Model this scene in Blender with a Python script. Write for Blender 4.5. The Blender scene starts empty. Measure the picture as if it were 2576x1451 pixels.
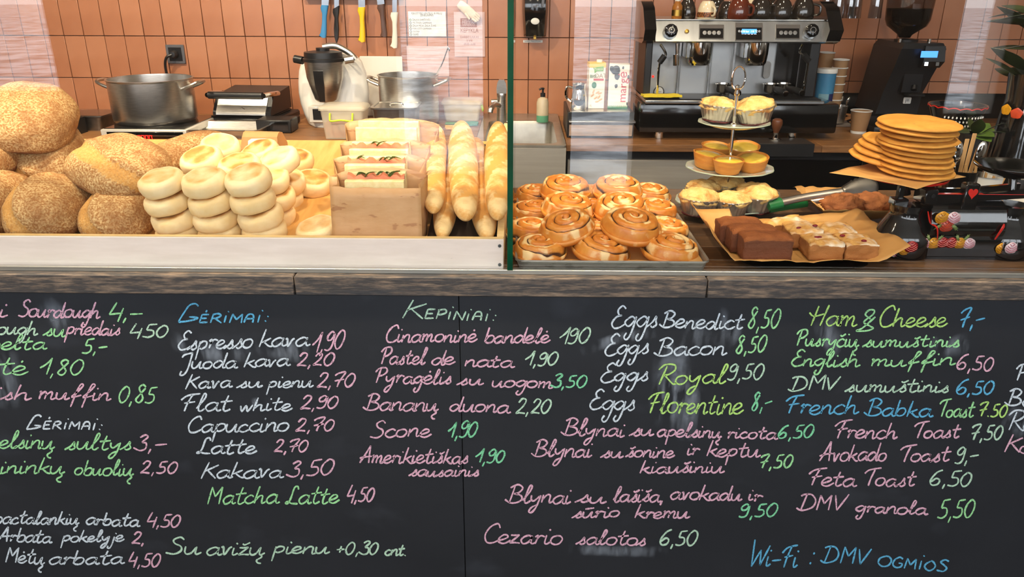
import bpy, bmesh, math, random
from math import sin, cos, pi, radians as R
from mathutils import Vector, Matrix, Euler, noise as MN
random.seed(7)
S = bpy.context.scene
C = S.collection
# ---------------------------------------------------------------- camera
FPX, CX, CY = 1930.0, 1288.0, 725.5
PITCH, YAW, ROLL = R(21.6), R(-0.67), R(0.2)
CAM = Vector((0, 0, 1.5))
fw = Vector((sin(YAW)*cos(PITCH), cos(YAW)*cos(PITCH), -sin(PITCH)))
rt = Vector((cos(YAW), -sin(YAW), 0))
up = rt.cross(fw)
rt, up = rt*cos(ROLL)+up*sin(ROLL), up*cos(ROLL)-rt*sin(ROLL)
cd = bpy.data.cameras.new('camera'); cam = bpy.data.objects.new('camera', cd); C.objects.link(cam)
cd.sensor_width = 36; cd.sensor_fit = 'HORIZONTAL'; cd.lens = 36*FPX/2576; cd.clip_start = .05; cd.clip_end = 200
cam.matrix_world = Matrix(((rt.x, up.x, -fw.x, CAM.x), (rt.y, up.y, -fw.y, CAM.y), (rt.z, up.z, -fw.z, CAM.z), (0, 0, 0, 1)))
S.camera = cam
S.view_settings.view_transform = 'Standard'; S.view_settings.look = 'None'
S.view_settings.gamma = 1; S.view_settings.use_curve_mapping = False
S.view_settings.exposure = 0.3
def at(px, py, y=None, z=None):
    """point of the room seen at a photo pixel, on the upright plane y or the level plane z"""
    d = fw*FPX + rt*(px-CX) - up*(py-CY)
    t = (y-CAM.y)/d.y if y is not None else (z-CAM.z)/d.z
    return CAM + d*t
def pxm(p):
    return FPX/((Vector(p)-CAM).dot(fw))
# ---------------------------------------------------------------- world: an overcast winter day
w = bpy.data.worlds.new('overcast_sky'); S.world = w; w.use_nodes = True
bg = w.node_tree.nodes['Background']; bg.inputs[0].default_value = (.90, .95, 1.0, 1); bg.inputs[1].default_value = 5.6
# ---------------------------------------------------------------- lights: daylight enters through the front windows (portals)
def portal(x0, x1, z0, z1, y):
    l = bpy.data.lights.new('window_portal', 'AREA'); l.shape = 'RECTANGLE'; l.size = x1-x0; l.size_y = z1-z0
    l.cycles.is_portal = True
    o = bpy.data.objects.new('window_portal', l); C.objects.link(o)
    o.location = ((x0+x1)/2, y, (z0+z1)/2); o.rotation_euler = (R(90), 0, 0); return o
YG = 1.44            # front glass
YW = 4.05            # back wall
ZC = .96             # front counter top
ZB = .866            # back counter top
YF = -1.6            # street-side wall
XL, XR = -3.6, 3.9   # side walls
CEIL = 3.0
LAMPS = [(-1.9, 1.15, 2.62, 88), (-1.15, 1.2, 2.62, 88), (-.45, 1.2, 2.62, 66), (.35, 1.2, 2.62, 58), (1.05, 1.2, 2.62, 52),
         (-1.9, 2.7, 2.75, 125), (-.95, 2.7, 2.75, 88), (.1, 2.7, 2.75, 38), (1.15, 2.75, 2.75, 26)]
LAMP_COL = (1.0, .85, .62)
# ---------------------------------------------------------------- mesh helpers
class G:
    def __init__(s): s.V = []; s.F = []; s.A = {}
    def add(s, V, F, M=None, **attr):
        n = len(s.V)
        s.V += [tuple((M @ Vector(v)) if M else v) for v in V]; s.F += [tuple(i+n for i in f) for f in F]
        for k, a in attr.items():
            s.A.setdefault(k, [0.0]*n); s.A[k] += [0.0]*(n-len(s.A[k])); s.A[k] += a
        return s
    def box(s, x0, x1, y0, y1, z0, z1, b=0, M=None, seg=1):
        if not b:
            V = [(x, y, z) for x in (x0, x1) for y in (y0, y1) for z in (z0, z1)]
            return s.add(V, [(0, 1, 3, 2), (4, 6, 7, 5), (0, 4, 5, 1), (2, 3, 7, 6), (0, 2, 6, 4), (1, 5, 7, 3)], M)
        bm = bmesh.new(); bmesh.ops.create_cube(bm, size=1)
        for v in bm.verts: v.co = Vector(((x0+x1)/2+v.co.x*(x1-x0), (y0+y1)/2+v.co.y*(y1-y0), (z0+z1)/2+v.co.z*(z1-z0)))
        bmesh.ops.bevel(bm, geom=bm.edges[:], offset=b, segments=seg, affect='EDGES', profile=.5)
        bm.verts.index_update()
        s.add([tuple(v.co) for v in bm.verts], [tuple(v.index for v in f.verts) for f in bm.faces], M); bm.free(); return s
    def lathe(s, prof, n=32, c=(0, 0, 0), M=None, wob=None):
        V = []; F = []; rows = []
        for (r, z) in prof:
            if r < 1e-6: rows.append([len(V)]); V.append((c[0], c[1], c[2]+z))
            else:
                row = []
                for i in range(n):
                    a = 2*pi*i/n; rr = r*(wob(a, z) if wob else 1)
                    row.append(len(V)); V.append((c[0]+rr*cos(a), c[1]+rr*sin(a), c[2]+z))
                rows.append(row)
        for p, q in zip(rows, rows[1:]):
            for i in range(n):
                j = (i+1) % n
                if len(p) == 1 and len(q) == 1: continue
                if len(p) == 1: F.append((p[0], q[j], q[i]))
                elif len(q) == 1: F.append((p[i], p[j], q[0]))
                else: F.append((p[i], p[j], q[j], q[i]))
        return s.add(V, F, M)
    def tube(s, pts, r, n=8, closed=False, M=None, flat=1.0):
        P = [Vector(p) for p in pts]; m = len(P); V = []; F = []
        rr = r if isinstance(r, (list, tuple)) else [r]*m
        t0 = (P[1]-P[0]).normalized(); nv = t0.orthogonal().normalized()
        for i in range(m):
            a = P[(i-1) % m] if (closed or i > 0) else P[i]; b = P[(i+1) % m] if (closed or i < m-1) else P[i]
            t = (b-a)
            t = t.normalized() if t.length > 1e-9 else t0
            nv = (nv-t*nv.dot(t)); nv = nv.normalized() if nv.length > 1e-6 else t.orthogonal().normalized()
            bn = t.cross(nv)
            for k in range(n):
                q = 2*pi*k/n; V.append(tuple(P[i]+nv*rr[i]*cos(q)+bn*rr[i]*sin(q)*flat))
        for i in range(m if closed else m-1):
            j = (i+1) % m
            for k in range(n):
                l = (k+1) % n; F.append((i*n+k, i*n+l, j*n+l, j*n+k))
        if not closed:
            F.append(tuple(reversed(range(n)))); F.append(tuple((m-1)*n+k for k in range(n)))
        return s.add(V, F, M)
    def prism(s, poly, a0, a1, axis='y', M=None):
        """outline in the two other axes, pushed from a0 to a1"""
        f = {'y': lambda p, a: (p[0], a, p[1]), 'x': lambda p, a: (a, p[0], p[1]), 'z': lambda p, a: (p[0], p[1], a)}[axis]
        n = len(poly); V = [f(p, a0) for p in poly]+[f(p, a1) for p in poly]
        F = [tuple(range(n)), tuple(reversed(range(n, 2*n)))]+[(i, i+n, (i+1) % n+n, (i+1) % n) for i in range(n)]
        return s.add(V, F, M)
    def loft(s, rings, cap=True, M=None, closed=True):
        n = len(rings[0]); V = [p for r in rings for p in r]; F = []
        for i in range(len(rings)-1):
            for k in range(n if closed else n-1):
                l = (k+1) % n; F.append((i*n+k, i*n+l, (i+1)*n+l, (i+1)*n+k))
        if cap: F.append(tuple(reversed(range(n)))); F.append(tuple((len(rings)-1)*n+k for k in range(n)))
        return s.add(V, F, M)
    def ball(s, c, r, n=16, m=10, fn=None, M=None, attr=None):
        rx, ry, rz = r if isinstance(r, (tuple, list)) else (r, r, r)
        V = []; A = []
        for i in range(m+1):
            t = pi*i/m
            for k in range(n):
                q = 2*pi*k/n; d = Vector((sin(t)*cos(q), sin(t)*sin(q), -cos(t)))
                e = fn(d) if fn else 1
                V.append((c[0]+d.x*rx*e, c[1]+d.y*ry*e, c[2]+d.z*rz*e))
                A.append(attr(d) if attr else 0.0)
        F = [(i*n+k, i*n+(k+1) % n, (i+1)*n+(k+1) % n, (i+1)*n+k) for i in range(m) for k in range(n)]
        return s.add(V, F, M, **({'mask': A} if attr else {}))
    def sheet(s, grid, th=0, M=None):
        """grid of points [row][col]; th closes it to a thin solid along z"""
        a = len(grid); b = len(grid[0]); V = [p for r in grid for p in r]
        F = [(i*b+k, i*b+k+1, (i+1)*b+k+1, (i+1)*b+k) for i in range(a-1) for k in range(b-1)]
        if th:
            N = len(V); V = V+[(p[0], p[1], p[2]-th) for p in V]; F = F+[tuple(reversed([i+N for i in f])) for f in F]
            ed = [i for i in range(b)]+[i*b+b-1 for i in range(1, a)]+[(a-1)*b+k for k in range(b-2, -1, -1)]+[i*b for i in range(a-2, 0, -1)]
            F += [(ed[i], ed[i]+N, ed[(i+1) % len(ed)]+N, ed[(i+1) % len(ed)]) for i in range(len(ed))]
        return s.add(V, F, M)
    def mesh(s, name, angle=38):
        me = bpy.data.meshes.new(name); me.from_pydata(s.V, [], s.F); me.validate()
        bm = bmesh.new(); bm.from_mesh(me); bmesh.ops.recalc_face_normals(bm, faces=bm.faces[:]); bm.to_mesh(me); bm.free()
        for k, a in s.A.items():
            a = a+[0.0]*(len(s.V)-len(a))
            if len(me.vertices) == len(a):
                at_ = me.attributes.new(k, 'FLOAT', 'POINT'); at_.data.foreach_set('value', a)
        me.polygons.foreach_set('use_smooth', [True]*len(me.polygons))
        if angle: me.set_sharp_from_angle(angle=R(angle))
        return me
def ob(name, g, m, parent=None, loc=None, rot=None, angle=38):
    me = g if isinstance(g, bpy.types.Mesh) else g.mesh(name, angle)
    o = bpy.data.objects.new(name, me); C.objects.link(o)
    if m is not None and not me.materials: me.materials.append(m)
    if parent: o.parent = parent
    if loc is not None: o.location = loc
    if rot is not None: o.rotation_euler = rot
    return o
def tag(o, label, cat, group=None):
    o['label'] = label; o['category'] = cat
    if group: o['group'] = group
    return o
def thing(name, label, cat, loc=(0, 0, 0), rot=(0, 0, 0), group=None):
    o = bpy.data.objects.new(name, None); C.objects.link(o); o.empty_display_size = .03
    o.location = loc; o.rotation_euler = rot; return tag(o, label, cat, group)
def struct(o): o['kind'] = 'structure'; return o
def dup(o, parent=None, loc=None, rot=None, scale=None):
    c = o.copy(); C.objects.link(c); c.parent = parent
    if loc is not None: c.location = loc
    if rot is not None: c.rotation_euler = rot
    if scale is not None: c.scale = scale
    for ch in o.children: dup(ch, c)
    return c
def arc(c, r, a0, a1, n, f): return [f(c[0]+r*cos(a0+(a1-a0)*i/n), c[1]+r*sin(a0+(a1-a0)*i/n)) for i in range(n+1)]
def smooth(pts, k=6, closed=False):
    """Catmull-Rom through the points"""
    P = [Vector(p) for p in pts]; n = len(P); out = []
    for i in range(n if closed else n-1):
        p0 = P[(i-1) % n] if (closed or i > 0) else P[0]; p1 = P[i]; p2 = P[(i+1) % n]; p3 = P[(i+2) % n] if (closed or i < n-2) else P[-1]
        for j in range(k):
            t = j/k; out.append(.5*((2*p1)+(p2-p0)*t+(2*p0-5*p1+4*p2-p3)*t*t+(3*p1-p0-3*p2+p3)*t*t*t))
    if not closed: out.append(P[-1])
    return out
# ---------------------------------------------------------------- materials
def lin(c):
    return tuple(((v/255)/12.92 if v/255 <= .04045 else ((v/255+.055)/1.055)**2.4) for v in c)+(1,)
def mat(name, c, rough=.5, metal=0.0, c2=None, scale=20, lo=.35, hi=.65, detail=4, stretch=None, bump=0.0, bscale=None, spec=.5,
        coat=0, emit=0, alpha=1, mask=None, mrough=None, c3=None, s3=8, lo3=.5, hi3=.7, sss=0, aniso=0, trans=0, rot=None, bdist=.004):
    m = bpy.data.materials.new(name); m.use_nodes = True; N = m.node_tree.nodes; L = m.node_tree.links; b = N['Principled BSDF']
    b.inputs['Base Color'].default_value = lin(c); b.inputs['Roughness'].default_value = rough; b.inputs['Metallic'].default_value = metal
    b.inputs['Specular IOR Level'].default_value = spec
    if coat: b.inputs['Coat Weight'].default_value = coat; b.inputs['Coat Roughness'].default_value = .08
    if emit: b.inputs['Emission Color'].default_value = lin(c); b.inputs['Emission Strength'].default_value = emit
    if alpha < 1: b.inputs['Alpha'].default_value = alpha
    if trans: b.inputs['Transmission Weight'].default_value = trans
    if sss: b.inputs['Subsurface Weight'].default_value = sss; b.inputs['Subsurface Radius'].default_value = (.01, .006, .003)
    tc = N.new('ShaderNodeTexCoord'); mp = N.new('ShaderNodeMapping'); L.new(tc.outputs['Object'], mp.inputs[0])
    if stretch: mp.inputs['Scale'].default_value = stretch
    if rot: mp.inputs['Rotation'].default_value = rot
    def tex(sc, de=detail):
        n = N.new('ShaderNodeTexNoise'); n.inputs['Scale'].default_value = sc; n.inputs['Detail'].default_value = de; n.inputs['Roughness'].default_value = .62
        L.new(mp.outputs[0], n.inputs[0]); return n
    def ramp(src, a, z):
        r = N.new('ShaderNodeMapRange'); r.inputs[1].default_value = a; r.inputs[2].default_value = z; r.clamp = True
        L.new(src, r.inputs[0]); return r.outputs[0]
    col = None
    def mix(fac, A, Bc):
        x = N.new('ShaderNodeMix'); x.data_type = 'RGBA'
        if hasattr(fac, 'links') or hasattr(fac, 'is_linked'): L.new(fac, x.inputs[0])
        else: x.inputs[0].default_value = fac
        if isinstance(A, tuple): x.inputs[6].default_value = A
        else: L.new(A, x.inputs[6])
        if isinstance(Bc, tuple): x.inputs[7].default_value = Bc
        else: L.new(Bc, x.inputs[7])
        return x.outputs[2]
    if c2: col = mix(ramp(tex(scale).outputs[0], lo, hi), lin(c), lin(c2))
    if c3: col = mix(ramp(tex(s3, 3).outputs[0], lo3, hi3), col or lin(c), lin(c3))
    if mask:
        for (attr, mc, a, z) in mask:
            at_ = N.new('ShaderNodeAttribute'); at_.attribute_name = attr
            nz = tex(scale*1.3)
            ad = N.new('ShaderNodeMath'); ad.operation = 'MULTIPLY_ADD'; L.new(nz.outputs[0], ad.inputs[0]); ad.inputs[1].default_value = .8
            sb = N.new('ShaderNodeMath'); sb.operation = 'SUBTRACT'; L.new(at_.outputs['Fac'], sb.inputs[0]); sb.inputs[1].default_value = .4
            L.new(sb.outputs[0], ad.inputs[2])
            col = mix(ramp(ad.outputs[0], a, z), col or lin(c), lin(mc))
    if col: L.new(col, b.inputs['Base Color'])
    if bump:
        bp = N.new('ShaderNodeBump'); bp.inputs['Strength'].default_value = bump; bp.inputs['Distance'].default_value = bdist
        L.new(tex(bscale or scale, 6).outputs[0], bp.inputs['Height']); L.new(bp.outputs[0], b.inputs['Normal'])
    return m
def glass_mat(name, tint=(255, 255, 255), gloss=1.0, rough=.0):
    """thin clear sheet: lets light pass, mirrors more at a grazing angle"""
    m = bpy.data.materials.new(name); m.use_nodes = True; N = m.node_tree.nodes; L = m.node_tree.links; N.remove(N['Principled BSDF'])
    t = N.new('ShaderNodeBsdfTransparent'); t.inputs[0].default_value = lin(tint)
    g = N.new('ShaderNodeBsdfGlossy'); g.inputs['Roughness'].default_value = rough
    lw = N.new('ShaderNodeLayerWeight'); lw.inputs[0].default_value = .5
    p = N.new('ShaderNodeMath'); p.operation = 'POWER'; L.new(lw.outputs['Facing'], p.inputs[0]); p.inputs[1].default_value = 5
    a = N.new('ShaderNodeMath'); a.operation = 'MULTIPLY_ADD'; L.new(p.outputs[0], a.inputs[0]); a.inputs[1].default_value = .9; a.inputs[2].default_value = .042*gloss
    x = N.new('ShaderNodeMixShader'); L.new(a.outputs[0], x.inputs[0]); L.new(t.outputs[0], x.inputs[1]); L.new(g.outputs[0], x.inputs[2])
    L.new(x.outputs[0], N['Material Output'].inputs[0]); return m
m_steel = mat('brushed_steel', (214, 210, 202), .3, 1, c2=(192, 188, 180), scale=30, stretch=(1, 1, 12))
m_steel2 = mat('dull_steel', (150, 146, 140), .38, 1, c2=(120, 116, 110), scale=12, bump=.05)
m_chrome = mat('chrome', (225, 222, 215), .07, 1)
m_black = mat('black_plastic', (16, 16, 17), .38, c2=(26, 26, 27), scale=8)
m_blackg = mat('black_gloss', (10, 10, 11), .12, coat=.5)
m_dark = mat('dark_metal', (30, 29, 30), .45, .6)
m_white = mat('white_plastic', (232, 228, 218), .25, c2=(222, 217, 206), scale=6, coat=.3)
m_paperw = mat('white_paper', (226, 224, 216), .7, c2=(214, 211, 204), scale=30)
m_ink = mat('dark_ink', (52, 48, 46), .8)
# ================================================================ THE SETTING
m_wall = mat('wall_plaster', (205, 198, 188), .85, c2=(195, 188, 178), scale=3)
m_ceil = mat('ceiling_paint', (228, 222, 212), .9)
m_floor = mat('floor_dark', (62, 58, 55), .55, c2=(48, 45, 43), scale=4)
m_grout = mat('grout', (92, 66, 52), .9, c2=(78, 56, 45), scale=40)
m_tile = mat('terracotta_tile', (184, 126, 92), .33, c2=(172, 113, 79), scale=5, bump=.08, bscale=90, coat=.12)
m_tile2 = mat('terracotta_tile_warm', (178, 119, 85), .33, c2=(166, 107, 74), scale=5, bump=.08, bscale=90, coat=.12)
m_snow = mat('snowy_street', (225, 228, 232), .8, c2=(120, 122, 126), scale=1.6, lo=.42, hi=.62, detail=8)
struct(ob('floor', G().box(XL, XR, YF, YW+.1, -.06, 0), m_floor))
struct(ob('ceiling', G().box(XL, XR, YF, YW+.1, CEIL, CEIL+.1), m_ceil))
struct(ob('wall_left', G().box(XL-.15, XL, YF-.2, YW+.2, -.06, CEIL+.1), m_wall))
struct(ob('wall_right', G().box(XR, XR+.15, YF-.2, YW+.2, -.06, CEIL+.1), m_wall))
wb = struct(ob('wall_back', G().box(XL, XR, YW+.008, YW+.15, 0, 1.672).box(XL, XR, YW+.004, YW+.15, 1.672, CEIL), m_grout))
struct(ob('street_ground', G().box(-40, 40, -60, YF-.2, -.12, -.06), m_snow))
# tiles, laid upright in straight courses
xa, xb = at(143.4, 0, y=YW).x, at(503, 0, y=YW).x
TP = (xb-xa)/7; zr1, zr2 = at(700, 92, y=YW).z, at(700, 197.5, y=YW).z; TH = zr1-zr2
jt = .0036
tm = G().box(-TP/2+jt/2, TP/2-jt/2, -.006, .006, -TH/2+jt/2, TH/2-jt/2, .0012).mesh('tile')
tm2 = tm.copy(); tm.materials.append(m_tile); tm2.materials.append(m_tile2)
k0 = math.ceil((XL-xa)/TP)
nt = 0
for r_ in range(-1, 3):
    for k in range(int((XR-XL)/TP)-1):
        x = xa+(k0+k+.5)*TP
        z = zr2+(r_+.5)*TH
        o = ob('tile', random.choice((tm, tm2)), None, wb, (x, YW+.004+random.uniform(-.0007, .0007), z), (random.uniform(-.004, .004), 0, random.uniform(-.006, .006)))
        nt += 1
# street side: unseen shop-window wall, its piers and openings shaped for reflections in the display glass
g = G()
ym = 2*YG-YF
def wx(px, py=250): return at(px, py, y=ym).x
op = [(wx(-420), wx(150), .92), (wx(1000), wx(1215), .45), (wx(1440), wx(1600), .34), (wx(2385), wx(2505), .82)]  # middle pier added in place of the viewer's dark mirrored outline
zt = 1.52
x = XL
for (a, b, s) in op:
    a = max(a, XL+.08)
    g.box(x, a, YF-.2, YF, -.06, zt); g.box(a, b, YF-.2, YF, -.06, s); x = b
g.box(x, XR, YF-.2, YF, -.06, zt); g.box(XL, XR, YF-.2, YF, zt, 1.62); g.box(XL, XR, YF-.2, YF, 2.8, CEIL+.1)
n4 = 5  # unseen upper window row, added to let in more daylight
for k in range(n4+1):
    xc = XL+(XR-XL)*k/n4; g.box(max(XL, xc-.05), min(XR, xc+.05), YF-.2, YF, 1.62, 2.8)
struct(ob('wall_front', g, m_wall))
for (a, b, s) in op: portal(max(a, XL+.08), b, s, zt, YF-.02)
for k in range(n4): portal(XL+(XR-XL)*k/n4+.05, XL+(XR-XL)*(k+1)/n4-.05, 1.62, 2.8, YF-.02)
# ---------------------------------------------------------------- ceiling lamps: a spot rail above the counter (out of the picture, above)
m_lampw = mat('lamp_glow', (255, 214, 150), .5, emit=14)
for i, (x, y, z, p) in enumerate(LAMPS):
    t = thing('spot_lamp', '%s black ceiling spot lamp %s' % (['leftmost', 'second', 'third', 'fourth', 'rightmost'][i] if i < 5 else ['leftmost', 'second', 'third', 'rightmost'][i-5], 'over the front display' if y < 2 else 'over the back counter'), 'lamp', (x, y, z), group='ceiling spot lamps %s' % ('over the front display' if y < 2 else 'over the back counter'))
    tilt = Matrix.Rotation(R(22 if y > 2 else 14), 4, 'X')
    ob('shade', G().lathe([(.012, .16), (.04, .15), (.052, .0), (.049, .0), (.036, .14), (0, .145)], 24, M=tilt), m_black, t)
    ob('bulb', G().ball((0, 0, .1), .024, 12, 8, M=tilt), m_lampw, t)
    ob('stem', G().tube([(0, 0, .14), (0, 0, CEIL-z)], .008, 8), m_black, t)
    l = bpy.data.lights.new('spot_light', 'SPOT'); l.energy = p; l.color = LAMP_COL; l.spot_size = R(115); l.spot_blend = .6; l.shadow_soft_size = .045
    o = bpy.data.objects.new('spot_light', l); C.objects.link(o); o.location = (x, y, z-.01)
    o.rotation_euler = (R(26 if y > 2 else 12), 0, 0)
# ================================================================ FRONT COUNTER
m_plank = [mat('stained_plank_%d' % i, c, .42, c2=c2, scale=9, stretch=(1, 9, 9), bump=.12, bscale=30, coat=.15) for i, (c, c2) in enumerate([((112, 82, 54), (72, 50, 32)), ((128, 95, 63), (84, 60, 38)), ((96, 69, 45), (62, 43, 28))])]
m_fascia = mat('worn_dark_board', (52, 47, 45), .62, c2=(136, 114, 94), scale=36, lo=.44, hi=.78, detail=10, stretch=(.7, 4, 5), bump=.25, bscale=60, c3=(40, 40, 44), s3=4, lo3=.5, hi3=.66)
m_ledge = mat('worn_ledge', (96, 76, 60), .6, c2=(60, 48, 40), scale=12, stretch=(1, 6, 6))
YS = 1.42
wt = thing('front_worktop', 'dark stained plank worktop of the front counter', 'worktop', (0, 0, 0))
cuts = [XL+.3, at(740, 720, y=YS).x, at(1780, 720, y=YS).x, XR-.02]
for a, b in zip(cuts, cuts[1:]):
    ob('fascia_board', G().box(a+.001, b-.001, YS, YS+.028, .9195, ZC, .002), m_fascia, wt)
ys = YS+.029
k = 0
while ys < 2.14:
    ye = min(ys+.0885, 2.15)
    xs = XL+.3
    segs = [random.uniform(.9, 1.5)]
    while xs < XR-.02:
        xe = min(xs+random.uniform(.8, 1.6), XR-.02)
        ob('plank', G().box(xs+.0006, xe-.0006, ys+.0006, ye-.0006, .9195, ZC-.0005+random.uniform(-.0004, .0004), .0015), random.choice(m_plank), wt); xs = xe
    ys = ye
cb = thing('front_counter_base', 'dark carcass of the front counter behind the chalkboard', 'counter', (0, 0, 0))
ob('carcass', G().box(XL+.3, XR-.02, 1.445, 2.11, 0, .918), m_black, cb)
ob('plinth', G().box(XL+.3, XR-.02, 1.436, 1.444, 0, .09), m_dark, cb)
# chalkboard panels
m_board = mat('chalkboard', (24, 26, 31), .62, c2=(31, 33, 38), scale=2.2, lo=.3, hi=.7, detail=9, stretch=(1, 1, 1.6), c3=(48, 51, 58), s3=5, lo3=.6, hi3=.9, bump=.05, bscale=200, spec=.35)
YB = 1.428
xs = at(1160, 1000, y=YB).x
cbl = ob('chalkboard', G().box(XL+.3, xs-.0008, YB, YB+.0075, .09, .919, .0006), m_board)
tag(cbl, 'left chalkboard panel with prices of breads, drinks and pastries', 'chalkboard')
cbr = ob('chalkboard', G().box(xs+.0008, XR-.02, YB, YB+.0075, .09, .919, .0006), m_board)
tag(cbr, 'right chalkboard panel listing eggs, pancakes, toasts and the network name', 'chalkboard')
# faint wiped chalk on the board: smears with shapes of their own
m_smear = bpy.data.materials.new('chalk_smear'); m_smear.use_nodes = True
N = m_smear.node_tree.nodes; L = m_smear.node_tree.links; b_ = N['Principled BSDF']; b_.inputs['Base Color'].default_value = lin((150, 158, 170)); b_.inputs['Roughness'].default_value = .9
tc_ = N.new('ShaderNodeTexCoord'); mp_ = N.new('ShaderNodeMapping'); L.new(tc_.outputs['Object'], mp_.inputs[0]); mp_.inputs['Scale'].default_value = (30, 1, 7)
nz_ = N.new('ShaderNodeTexNoise'); nz_.inputs['Scale'].default_value = 1.7; nz_.inputs['Detail'].default_value = 7; L.new(mp_.outputs[0], nz_.inputs[0])
mr_ = N.new('ShaderNodeMapRange'); L.new(nz_.outputs[0], mr_.inputs[0]); mr_.inputs[1].default_value = .42; mr_.inputs[2].default_value = .85; mr_.inputs[3].default_value = 0; mr_.inputs[4].default_value = .75
aa_ = N.new('ShaderNodeAttribute'); aa_.attribute_name = 'mask'; mm_ = N.new('ShaderNodeMath'); mm_.operation = 'MULTIPLY'
L.new(mr_.outputs[0], mm_.inputs[0]); L.new(aa_.outputs['Fac'], mm_.inputs[1]); L.new(mm_.outputs[0], b_.inputs['Alpha'])
def smear(pts, wd, board):
    P = smooth([(p[0], p[1], 0) for p in pts], 5); V = []; A = []; F = []
    n = len(P)
    for i, p in enumerate(P):
        a = P[max(i-1, 0)]; b = P[min(i+1, n-1)]; d = (b-a).normalized(); e = Vector((-d.y, d.x, 0))
        f = sin(pi*min(1, max(0, (i+.2)/(n-.6))))
        for j in range(5):
            q = p+e*wd*(j-2)/2; V.append(tuple(at(q.x, q.y, y=YB-.0003))); A.append(f*(0, .8, 1, .8, 0)[j])
    F = [(i*5+j, i*5+j+1, i*5+j+6, i*5+j+5) for i in range(n-1) for j in range(4)]
    ob('chalk_smear', G().add(V, F, mask=A), m_smear, board)
smear([(1700, 895), (1690, 960), (1725, 1030), (1730, 1110)], 55, cbr)
smear([(1760, 800), (1745, 850), (1700, 900), (1690, 950)], 42, cbr)
smear([(1800, 790), (1840, 830), (1800, 870)], 30, cbr)
smear([(1760, 960), (1690, 1000), (1700, 1060)], 60, cbr)
smear([(1460, 885), (1560, 850), (1650, 835)], 16, cbr)
smear([(1430, 1380), (1550, 1385), (1680, 1388)], 16, cbr)
smear([(2070, 800), (2090, 850), (2120, 880)], 34, cbr)
smear([(2330, 875), (2400, 870), (2440, 860)], 30, cbr)
smear([(2530, 1040), (2560, 1060), (2590, 1080)], 40, cbr)
smear([(420, 850), (520, 885), (640, 890)], 26, cbl)
smear([(640, 865), (720, 880), (780, 890)], 30, cbl)
smear([(10, 880), (15, 960), (12, 1030)], 40, cbl)
smear([(600, 1025), (650, 1010), (680, 1000)], 14, cbl)
smear([(100, 760), (150, 800), (130, 830)], 30, cbl)
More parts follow.
